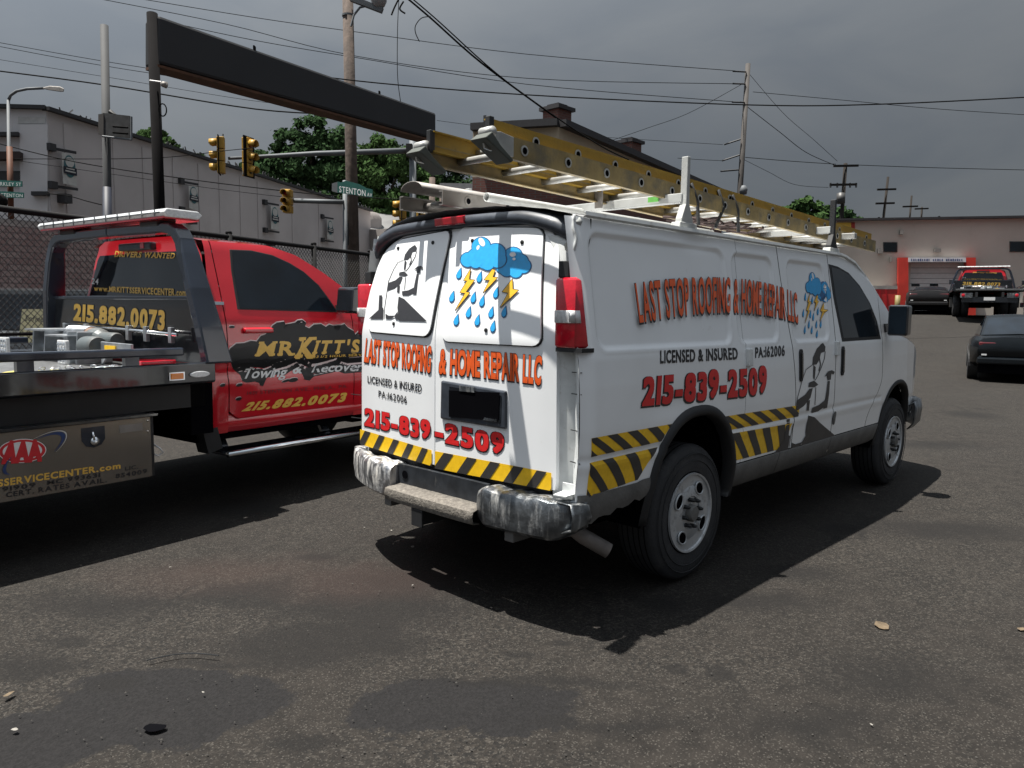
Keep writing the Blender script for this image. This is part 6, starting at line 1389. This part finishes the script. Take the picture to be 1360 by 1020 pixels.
# =================================================================== fence, poles, signs
FBLK = mat('black_fence_pipe', (.008, .008, .009), .8, spec=.2)
WIRE = mat('chain_link_wire', (.03, .03, .03), .5, metal=.4)
def fence(a, b, z1, posts, label, gap=.075, z0=.08):
    a = Vector((a.x, a.y, 0)); b = Vector((b.x, b.y, 0)); d = b-a; Lf_ = d.length; d.normalize(); root = empty('chain_link_fence', a, 0, label, 'fence', 'chain link fences', world=True); up_ = Vector((0, 0, 1))
    mb = MB(); mb.tube([a+up_*z1, b+up_*z1], .035, 8); mb.build('top_rail', FBLK, root, smooth=True)
    mb = MB(); mb.tube([a+up_*(z1*.47), b+up_*(z1*.47)], .02, 6); mb.build('middle_rail', FBLK, root, smooth=True)
    for t in posts:
        p = a+d*Lf_*t; mb = MB(); mb.tube([p, p+up_*(z1+.05)], .045, 10); mb.lathe(p+up_*(z1+.05), (0, 0, 1), [(.05, 0), (.04, .03), (0, .045)], 10); mb.build('fence_post', FBLK, root, smooth=True)
    mb = MB(); H_ = z1-z0; r = .0028; n_ = Vector((d.y, -d.x, 0))
    k = -int(H_/gap)-1
    while k*gap < Lf_:
        for sg in (1, -1):
            s0 = k*gap; s1 = k*gap+H_
            if sg < 0: u0, u1, v0, v1 = s0, s1, z1, z0
            else: u0, u1, v0, v1 = s0, s1, z0, z1
            t0 = max(0, (0-u0)/(u1-u0)); t1 = min(1, (Lf_-u0)/(u1-u0))
            if t1 > t0:
                p0 = a+d*lerp(u0, u1, t0)+up_*lerp(v0, v1, t0)+n_*sg*.003; p1 = a+d*lerp(u0, u1, t1)+up_*lerp(v0, v1, t1)+n_*sg*.003; mb.beam(p0, p1, r*2, r*2, n_)
        k += 1
    o = mb.build('chain_link_mesh', WIRE, root); o['kind'] = 'stuff'; return root
FA = P(-60, 270, 7.6); FB = P(496, 335, 14.4)
fence(FA, FB, 2.50, (0.0, .24, .50, .76, .985), 'long black chain link fence behind the red tow truck')
FC = P(640, 322, 24); fence(FB+Vector((.1, .1, 0)), FC, 2.55, (.02, .5, 1), 'shorter chain link fence running back from the fence corner', gap=.15)
# block wall behind the fence
lowb = empty('block_wall', P(60, 400, 19), 0, 'long pinkish block wall with red bands seen through the chain link fence', 'wall', world=True)
BLKW = brickmat('pale_block', (.40, .30, .28), (.30, .19, .18), (.18, .13, .13), 1.3)
a = P(-160, 300, 17); b = P(300, 300, 23); zt_ = P(60, 296, 19.5).z
mb = MB(); wall_between(mb, Vector((a.x, a.y, 0)), Vector((b.x, b.y, 0)), .75, zt_-.18, zt_-.18, .3, 1); mb.build('wall_face', BLKW, lowb)
mb = MB(); mb.beam((a.x, a.y, .6), (b.x, b.y, .6), .42, .3); mb.beam((a.x, a.y, .22), (b.x, b.y, .22), .3, .44); mb.build('red_base_band', mat('red_band', (.14, .012, .012), .6), lowb)
mb = MB(); mb.beam((a.x, a.y, zt_-.09), (b.x, b.y, zt_-.09), .4, .17); mb.build('coping', mat('white_coping', (.25, .24, .23), .6), lowb)
for t in (.42, .58): 
    p = a.lerp(b, t); q = a.lerp(b, t+.06); mb = MB(); mb.beam((p.x, p.y, zt_-.09), (q.x, q.y, zt_-.09), .43, .174); mb.build('red_coping_block', mat('red_band', (.14, .012, .012), .6), lowb)
# leaning shop board
def free_quad(name, pts, D, m, parent=None, th=.04):
    q = [P(x, y, D) for x, y in pts]; n = (q[1]-q[0]).cross(q[3]-q[0]).normalized(); mb = MB(); mb.add(q+[p+n*th for p in q], [(0, 1, 2, 3), (7, 6, 5, 4), (0, 4, 5, 1), (1, 5, 6, 2), (2, 6, 7, 3), (3, 7, 4, 0)]); return mb.build(name, m, parent)
bd = free_quad('notice_board', [(27, 455), (62, 455), (62, 411), (32, 411)], 9.6, mat('cream_board', (.30, .29, .18), .6)); tag(bd, 'cream and green notice board standing behind the fence beside the hoop', 'sign')
free_quad('green_swirl', [(27, 454.5), (40, 454.5), (56, 430), (36, 436)], 9.58, mat('olive_print', (.22, .23, .04), .6), bd, .004)
text('board_lettering', 'Sofiner', [(34, 418), (62, 420)], [(33, 426), (62, 428)], G_inv, lambda a, b, h: tuple(P(a, b, 9.50-h)), I_BLACK, bd, bold=.02, shear=.2)

WOOD = mat('weathered_pole_wood', (.085, .062, .05), .9, var=.35, scale=6, bump=.4, bscale=12, col2=(.045, .034, .028), c2pos=(.5, .7), c2scale=4, streak=True); FARW = mat('far_pole_wood', (.026, .023, .021), .95, spec=.1); WOODP = mat('pale_pole_wood', (.05, .045, .042), .85, var=.2, scale=3)
GSTEEL = mat('grey_galvanised_pole', (.11, .12, .13), .7, metal=.1, var=.15, scale=2)
def pole(name, px, ptop, D, dia_px, label, m, pbot=None, group=None, taper=.8, cat='pole'):
    b = P(pbot[0], pbot[1], D) if pbot else P(px, 400, D); t_ = P(px, ptop, D); s = D/FPX; d = (t_-b); base = b+d*((gz(b.x, b.y)-b.z)/d.z) if abs(d.z) > .01 else b
    root = empty(name, base, 0, label, cat, group, world=True); mb = MB(); r = dia_px*s/2
    mb.tube([base-Vector((0, 0, .1)), base.lerp(t_, .5), t_], [r, r*(1+taper)/2, r*taper], 14); mb.build('shaft', m, root, smooth=True); return root, s
up, s = pole('utility_pole', 460.5, -70, 21, 17, 'thick wooden utility pole with street lamp rising behind the long dark sign beam', WOOD, (470, 380))
mb = MB(); mb.beam(P(466, -2, 20.8), P(508, 14, 20.8), .14, .14); mb.build('lamp_arm', GSTEEL, up)
mb = MB(); mb.tube([P(466, 35, 20.8), P(470, 20, 20.8), P(478, 10, 20.8), P(486, 8, 20.8)], .03, 6); mb.build('arm_brace', GSTEEL, up)
mb = MB(); c = P(503, 4, 20.8); mb.lathe(c, (0, 0, -1), [(.0, -.5), (.2, -.45), (.22, -.05), (.16, .08), (.06, .16), (0, .17)], 16); mb.build('street_lamp_head', mat('lamp_glass', (.25, .25, .26), .3), up, smooth=True)
for y in (300, 308, 316, 322): mb = MB(); mb.beam(P(459.5, y, 20.7), P(463, y, 20.7), .12, .14); mb.build('pole_box', GASKET, up)
for y in (22, 150, 260): mb = MB(); mb.lathe(P(462+y*.02, y, 21), (0, 0, 1), [(.17, 0), (.17, .05)], 14); mb.build('steel_band', GSTEEL, up)
# grey conduit pole with the street name sign
sp_, s = pole('sign_pole', 458, 240, 19.5, 6, 'thin grey pole carrying the green street name sign and a low signal arm', GSTEEL, (458.5, 380), taper=1)
mb = MB(); mb.tube([P(457, 268.5, 19.4), P(390, 266.5, 19.4)], .06, 8); mb.build('signal_arm', GSTEEL, sp_, smooth=True)
GRN = mat('sign_green', (.004, .085, .07), .5)
nb = free_quad('name_blade', [(448.5, 256), (495, 262.5), (495, 252), (448.5, 241.5)], 19.2, GRN, sp_, .03)
free_quad('blade_hump', [(452, 243), (487, 250), (478, 245), (460, 240)], 19.21, GRN, nb, .02); free_quad('blade_end', [(441, 254), (449, 256.4), (449, 241.6), (441, 244)], 19.22, GSTEEL, nb, .02)
PT = lambda D: (lambda a, b, h: tuple(P(a, b, D-h*3)))
text('name_lettering', 'STENTON', [(450.5, 246.5), (485.5, 252)], [(450.5, 255), (485.5, 260.8)], G_inv, PT(19.10), I_WHITE, nb, off=.002, bold=.01, gap=.12)
text('name_lettering', 'AV', [(488, 255.5), (494, 256.8)], [(488, 260.5), (494, 261.5)], G_inv, PT(19.10), I_WHITE, nb, off=.002, bold=.01, gap=.12)
text('name_lettering', 'CHELTENHAM', [(472, 245.2), (486, 248.4)], [(472, 247.5), (486, 250.6)], G_inv, PT(19.10), I_WHITE, nb, off=.002, bold=.0, gap=.12) if False else None
SIGY = mat('signal_yellow', (.42, .24, .03), .5, var=.15, scale=4); SIGD = mat('signal_black', (.006, .006, .006), .9, spec=.1)
def signal(px0, y0, px1, y1, D, label, face, group='traffic signals at the crossing', backplate=True, lit=True):
    """face: -1 lenses point left, 1 right, 0 towards us, 2 away"""
    c = P((px0+px1)/2, (y0+y1)/2, D); s = D/FPX; h = (y1-y0)*s; w = (px1-px0)*s; root = empty('traffic_signal', P((px0+px1)/2, y1, D), 0, label, 'traffic signal', group, world=True)
    X = RT; Yv = FW; 
    ax = {-1: (-RT-FW*.25), 1: (RT-FW*.3), 0: -FW, 2: FW}[face].normalized(); sd = ax.cross(Vector((0, 0, 1))).normalized()
    if face in (-1, 1):
        bp_ = c-ax*w*.15; wb = .13
        mb = MB(); mb.add([bp_+sd*a*.30+Vector((0, 0, b*h/2*1.04)) for a, b in ((-1, -1), (1, -1), (1, 1), (-1, 1))], [(0, 1, 2, 3)]); mb.build('backplate', SIGD, root, solid=.03)
    body = c-ax*(w*.25 if face in (-1, 1) else 0)
    mb = MB()
    hw_ = (w*.42 if face in (0, 2) else .15)
    for k in range(3):
        cz = c.z+h*(1/3-k/3); b0 = Vector((body.x, body.y, cz)); vs = [b0+sd*a*hw_+ax*b*.13+Vector((0, 0, d_*h/6*.95)) for d_ in (-1, 1) for a, b in ((-1, -1), (1, -1), (1, 1), (-1, 1))]
        mb = MB(); mb.add(vs, [(0, 3, 2, 1), (4, 5, 6, 7), (0, 1, 5, 4), (1, 2, 6, 5), (2, 3, 7, 6), (3, 0, 4, 7)]); hs_ = mb.build('signal_section', SIGY, root, bevel=.02)
        v0 = b0+ax*.13; mb = MB(); r = min(h/6*.82, .15)
        rings = []
        for j in range(15):
            a = rad(-30+j*240/14); o = sd*math.cos(a)*r+Vector((0, 0, math.sin(a)*r)); ln = .26 if 0 < j < 14 else .16; rings.append([v0+o, v0+o+ax*ln-Vector((0, 0, .03))])
        mb.loft(rings); mb.build('visor', SIGY, hs_, smooth=True, solid=.01)
        mb = MB(); mb.lathe(v0, ax, [(r*.9, 0), (r*.6, .03), (0, .04)], 14); mb.build('lens', mat('lens_'+('red', 'amber', 'green')[k], ((.25, .010, .010), (.04, .02, .008), (.01, .02, .015))[k], .3), hs_, smooth=True)
    return root
signal(276, 182, 299, 230, 27, 'leftmost traffic signal hanging at the tip of the long mast arm', -1)
signal(322, 183, 345, 234, 27.2, 'traffic signal hanging second from the tip of the long mast arm', 1)
signal(375.5, 252, 389, 283, 19.4, 'small traffic signal with red lens facing us on the low arm', 0)
signal(519, 266, 540, 303, 30, 'traffic signal on the left side of the grey signal pole', -1)
signal(555, 270, 569, 303, 30, 'traffic signal on the right side of the grey signal pole, near the van roof', 1)
mp_, s = pole('signal_pole', 548, 187, 29, 9, 'grey signal pole with long mast arm beside the end of the dark sign beam', GSTEEL, (549, 380), taper=1)
mb = MB(); mb.tube([P(546, 200, 28.9), P(420, 204, 28), P(303, 210.5, 27.3)], [.115, .09, .055], 10); mb.build('mast_arm', GSTEEL, mp_, smooth=True)
mb = MB(); mb.beam(P(540, 200, 28.8), P(548, 200, 28.8), .35, .45); mb.build('arm_bracket', WOODP, mp_)
for px, y0, y1 in ((293, 178, 232), (320, 180, 232)): mb = MB(); mb.tube([P(px+3, y0, 27.2), P(px+3, y1, 27.2)], .03, 6); mb.build('hanger', GSTEEL, mp_)
for px, w_, lb_ in ((574, 8, 'dark wooden pole behind the van between the signals and the aluminium ladder'), (585, 2.5, 'thin brown pipe pole just right of the dark wooden pole behind the van')):
    pole('pole', px, 236 if w_ > 4 else 250, 33, w_, lb_, WOOD, taper=1)
# steel post with a mesh box
pp, s = pole('steel_post', 138.5, 34, 15.2, 10.5, 'pale steel post with a mesh box and navy base left of the sign beam', mat('pale_post', (.045, .047, .05), .8, var=.12, scale=2), (143, 280), taper=1)
mb = MB(); mb.tube([P(142.3, 249, 15.17), P(143.2, 400, 15.17)], .084, 14); mb.build('navy_base', mat('navy_post', (.012, .016, .03), .6), pp, smooth=True)
mb = MB(); q = [P(x, y, 15.0) for x, y in ((138, 180), (174, 185), (174, 155), (138, 151))]; mb.add(q, [(0, 1, 2, 3)]); mb.build('box_face', mat('mesh_box', (.025, .026, .028), .8, var=.5, scale=9), pp, solid=.1)
mb = MB(); q = [P(x, y, 14.95) for x, y in ((131, 178), (138, 180), (138, 151), (131, 152))]; mb.add(q, [(0, 1, 2, 3)]); mb.build('box_side', mat('mesh_box_side', (.05, .045, .042), .8), pp, solid=.03)
mb = MB(); mb.tube([P(136, 181, 14.9), P(174.5, 185.5, 14.9)], .02, 6); mb.tube([P(174.5, 185.5, 14.9), P(174.5, 155, 14.9)], .02, 6); mb.build('box_frame', GSTEEL, pp)
for y in (168, 176): mb = MB(); mb.tube([P(150, y, 14.88), P(170, y+1.5, 14.88)], .02, 6); mb.build('box_tube', SIGD, pp)
mb = MB(); mb.tube([P(146, 148, 15), P(152, 152, 15), P(146, 155, 15)], .05, 6); mb.build('bracket_clamp', GASKET, pp)
# the long dark sign beam on two posts
SB = mat('dark_sign_face', (.012, .012, .014), .6, var=.15, scale=1.2, col2=(.03, .018, .011), c2pos=(.6, .9), c2scale=1.5)
bm, s = pole('sign_beam', 202, 18, 14, 14, 'very long dark sign beam sloping overhead on a tall black post', mat('black_post', (.006, .0055, .006), .95, spec=.1), (212, 280), taper=1, cat='sign')
mb = MB(); q = [(209, 19, 13.95), (579.5, 150, 20.3), (579.5, 186, 20.3), (209, 84, 13.95)]; f = [P(*a_) for a_ in q]; bk_ = Vector((-RT.y*0, 0, 0)); n = (f[1]-f[0]).cross(f[3]-f[0]).normalized(); n = n if n.dot(FW) > 0 else -n
b2_ = [p+n*.45 for p in f]; mb.add(f+b2_, [(0, 1, 2, 3), (7, 6, 5, 4), (0, 4, 5, 1), (1, 5, 6, 2), (3, 2, 6, 7), (0, 3, 7, 4)]); be = mb.build('sign_box', SB, bm, bevel=.06)
mb = MB(); mb.beam(f[3]-Vector((0, 0, .025))+n*.2, f[2]-Vector((0, 0, .025))+n*.2, .4, .05); mb.build('rusty_underside', mat('rusty_edge', (.075, .032, .014), .8, var=.3), bm)
for px, py, D in ((338, 64.5, 15.7), (504, 124, 18.7)): mb = MB(); mb.beam(P(px-1, py, D), P(px+1, py, D), .1, .1); mb.build('lifting_lug', SIGD, bm)
for px, py in ((213, 107),): 
    mb = MB(); mb.tube([P(199, 107, 13.85), P(214, 109, 13.8)], .015, 6); mb.build('lamp_strap', I_SILV, bm)
    mb = MB(); mb.lathe(P(214, 111, 13.8), (RT-Vector((0, 0, .3))), [(.03, 0), (.05, .03), (.06, .10), (.0, .11)], 10); mb.build('small_floodlight', ALU_D, bm, smooth=True)
mb = MB(); c = P(216, 146, 13.8); mb.tube([c+RT*.07*math.cos(a)+Vector((0, 0, .11*math.sin(a))) for a in [k*math.pi/8 for k in range(17)]], .012, 5); mb.build('cable_coil', SIGD, bm)
# street lamp at far left, with street name blades
lp_, s = pole('street_lamp', 11, 133, 24, 4.5, 'curved arm street lamp with green street name blades at the far left', GSTEEL, (14, 380), taper=.9, cat='street lamp')
mb = MB(); mb.tube([P(11, 134, 24), P(14, 126.5, 24), P(22, 121, 24), P(36, 118, 24), P(58, 117, 24)], .045, 8); mb.build('curved_arm', GSTEEL, lp_, smooth=True)
mb = MB(); mb.loft([[P(x, y0, 24-.12), P(x, y1, 24-.12), P(x, y1, 24.12), P(x, y0, 24.12)] for x, y0, y1 in ((57, 116, 118), (66, 114, 120), (80, 115, 122), (85, 117.5, 122))], closed=True, cap=True); mb.build('lamp_head', ALU_D, lp_, bevel=.03)
mb = MB(); mb.tube([P(12.6, 195, 23.9), P(15, 300, 23.9)], .085, 10); mb.build('orange_sleeve', mat('rust_orange_paint', (.09, .03, .012), .7, var=.2), lp_, smooth=True)
for y0, y1, x0, x1, txt in ((239, 247.5, -8, 30, 'BERKLEY ST'), (254, 262.5, 0, 32, 'STENTON')):
    bl = free_quad('name_blade', [(x0, y1), (x1, y1+.6), (x1, y0+2), (x0, y0)], 23.7, GRN, lp_, .03)
    text('name_lettering', txt, [(x0+1.5, y0+2), (x1-2, y0+3.5)], [(x0+1.5, y1-1), (x1-2, y1-.6)], G_inv, PT(23.58), I_SILV, bl, off=.002, bold=.0, gap=.12)
mb = MB(); mb.lathe(P(1, 268, 9.0), (-FW), [(0, 0), (.085, 0), (.095, .03), (.085, .08), (0, .1)], 20); tag(mb.build('round_lamp', SIGD, None, autosm=40), 'round black lamp head at the left edge above the fence rail', 'lamp')
# poles at the right
def xpole(px, top, D, w, label, arms, m=None, bot=None, group='utility poles at the right'):
    r_, s = pole('utility_pole', px, top, D, w, label, m or FARW, bot, group)
    for y, x0, x1 in arms: mb = MB(); mb.beam(P(x0, y, D-.2), P(x1, y-.6, D-.2), .12, .14); mb.build('crossarm', FARW, r_)
    return r_
p1 = xpole(993.5, 85, 38, 8, 'tall pale wooden pole rising above the ladders right of the van', [], WOODP, (983, 250))
for (xa, ya, xb, yb) in ((962, 192, 983.5, 185), (959, 213.5, 982, 206), (957, 227.5, 981, 225.5), (973, 94.5, 991, 95.5), (973, 111, 990, 111.5), (972, 135.5, 989, 136)):
    mb = MB(); mb.tube([P(xa, ya, 37.9), P(xb, yb, 37.9)], .04, 6); mb.build('pole_spur', GASKET, p1)
mb = MB(); mb.lathe(P(987.5, 252, 37.7), (0, 0, 1), [(0, -.25), (.16, -.22), (.2, 0), (.1, .2), (0, .22)], 12); mb.build('meter_can', GSTEEL, p1, smooth=True)
p2 = xpole(1123, 217, 52, 6, 'wooden pole with two crossarms and a transformer above the trees', [(220.5, 1107, 1140), (245.5, 1102, 1138)], FARW, (1117, 300))
mb = MB(); mb.tube([P(1116.5, 270, 51.6), P(1117, 257, 51.6)], .28, 14); mb.build('transformer', mat('transformer_grey', (.05, .05, .05), .5), p2, smooth=True)
for x in (1103, 1112, 1129, 1137): mb = MB(); mb.tube([P(x, 243, 51.8), P(x, 249, 51.8)], .06, 6); mb.build('insulator', GASKET, p2)
xpole(1179.5, 235, 60, 4, 'dark pole with two crossarms over the garage roof, right of the transformer pole', [(251.8, 1165, 1190), (270.3, 1163, 1188)], FARW, (1173, 292))
xpole(1210.8, 260, 70, 3, 'small distant pole, third from the transformer pole', [(274.5, 1199, 1219)], FARW, (1208, 292)); xpole(1224.5, 275, 78, 3, 'smallest distant pole with a crossarm on the garage skyline', [(277.5, 1215, 1233)], FARW, (1223.5, 292))
for px, y0, y1, lbl in ((1167, 282, 294, 'short stub vent standing on the garage roof'), (1247, 285, 292, 'thin short vent on the garage roof right of the distant poles')):
    q = gpt(px, y1, -1.0)[0]; w_ = q.copy(); w_.z = ztop; mb = MB(); mb.tube([w_, w_+Vector((0, 0, .3))], .06, 8); tag(mb.build('vent_stack', SIGD, None), lbl, 'vent')
# =================================================================== overhead wires
def wire(pts, D, w, label, m=SIGD, D1=None):
    n = len(pts); D1 = D1 or D; mb = MB(); fine = []
    for i in range(n-1):
        for k in range(6):
            t_ = k/6; g_ = (i+t_)/(n-1); a_, b_ = pts[i], pts[i+1]
            # smooth through the points
            p0 = pts[max(i-1, 0)]; p3 = pts[min(i+2, n-1)]
            q = [.5*((2*a_[j])+(-p0[j]+b_[j])*t_+(2*p0[j]-5*a_[j]+4*b_[j]-p3[j])*t_*t_+(-p0[j]+3*a_[j]-3*b_[j]+p3[j])*t_**3) for j in (0, 1)]
            fine.append(P(q[0], q[1], lerp(D, D1, g_)))
    fine.append(P(*pts[-1], D1)); r = [w*lerp(D, D1, k/(len(fine)-1))/FPX/2 for k in range(len(fine))]; mb.tube(fine, r, 5); return tag(mb.build('overhead_wire', m, None, smooth=True), label, 'wire', 'overhead wires')
WG = mat('grey_wire', (.012, .013, .014), .95, spec=.05)
wire([(-20, 92), (140, 113), (340, 145), (460, 152)], 20, 1.9, 'thick black cable sloping from the left edge to the wooden pole below the sign beam', D1=21)
wire([(-20, 53), (130, 80), (330, 112), (470, 140)], 22, .8, 'thin wire running parallel above the thick black cable at left', WG)
wire([(-20, 58), (130, 86), (330, 118), (460, 146)], 22.3, .8, 'second thin wire running parallel above the thick black cable at left', WG)
wire([(-20, 76), (140, 102), (330, 133), (420, 142)], 23, .6, 'faint wire just above the thick black cable at left', WG)
wire([(130, -2), (300, 32), (470, 74), (700, 104), (985, 111.5)], 30, .9, 'middle one of three thin wires between the top left and the tall pale pole', WG, D1=38)
wire([(160, -6), (330, 22), (470, 42), (700, 72), (988, 95)], 30, .9, 'highest of three thin wires between the top left and the tall pale pole', WG, D1=38)
wire([(200, 24), (330, 52), (470, 76), (700, 112), (985, 136)], 30, .9, 'lowest of three thin wires between the sign beam and the tall pale pole', WG, D1=38)
wire([(350, 88), (470, 107), (700, 126), (1000, 139.5), (1180, 138), (1420, 126)], 19, 1.7, 'dark cable crossing the whole sky to the right edge', SIGD, D1=26)
wire([(534, -8), (572, 24), (640, 84), (738, 156)], 24, 2.6, 'thick service cable bundle dropping from the top centre to the house chimney', D1=30)
wire([(540, -8), (580, 26), (660, 98), (742, 158), (800, 195), (835, 212)], 24.3, 1.8, 'second service cable twisting beside the thick bundle to the house', D1=33)
wire([(572, 22), (560, 24), (552, 34), (552, 44), (557, 55)], 23.8, 1.3, 'loose curled cable end hanging below the thick service bundle')
wire([(530, -4), (528, 40), (528, 100), (532, 135)], 22, 1.0, 'thin wire hanging straight down from the cable knot at top centre')
wire([(531, -4), (524, 10), (520, 20)], 22, 2.4, 'short cable tail with a splice pointing down left at top centre')
wire([(536, 2), (531, 12), (538, 18)], 22, 2.4, 'short forked cable tail right of the cable knot at top centre')
wire([(1000, 122), (1120, 133), (1250, 145), (1420, 156)], 40, .8, 'thin wire from the tall pale pole to the right edge', WG)
wire([(995, 98), (1040, 150), (1080, 185), (1112, 214)], 40, .6, 'faint wire sagging from the tall pale pole top to the transformer pole', WG, D1=51)
wire([(990, 140), (1035, 175), (1070, 202), (1110, 220)], 40, .9, 'lower wire sagging from the tall pale pole to the transformer pole', WG, D1=51)
wire([(990, 209), (1050, 214), (1110, 218)], 40, .9, 'nearly level wire from the tall pale pole to the transformer pole crossarm', WG, D1=51)
wire([(1135, 219), (1250, 223), (1420, 227)], 51, .9, 'thin wire from the transformer pole crossarm to the right edge', WG)
wire([(988, 212), (1020, 228), (1055, 245), (1100, 249)], 39, .6, 'low faint wire behind the ladder to the transformer pole', WG, D1=51)
wire([(808, 188), (860, 170), (915, 150), (985, 112)], 33, .7, 'faint wire rising from the house roof to the tall pale pole', WG, D1=38)
wire([(580, 160), (700, 175), (830, 184), (960, 192)], 36, .6, 'faint level wire behind the house chimneys', WG)
wire([(900, 210), (930, 212), (960, 213.5)], 37, .7, 'faint short wire reaching the middle spur of the tall pale pole', WG)
wire([(-20, 186), (100, 215), (250, 238), (400, 256), (480, 262), (560, 266)], 25, 1.3, 'dark low wire crossing the front of the warehouse banners', SIGD)
wire([(20, 211), (200, 210), (300, 200), (340, 196)], 26, 1.0, 'nearly level low wire from the street lamp to the long mast arm', SIGD)
wire([(20, 213), (140, 230), (280, 250), (380, 262)], 26, .7, 'faint low wire from the street lamp across the warehouse wall', WG)
wire([(62, 257), (90, 260), (115, 267), (135, 272)], 27, 1.4, 'short dark wire sagging along the warehouse wall from the wall lamp', SIGD)
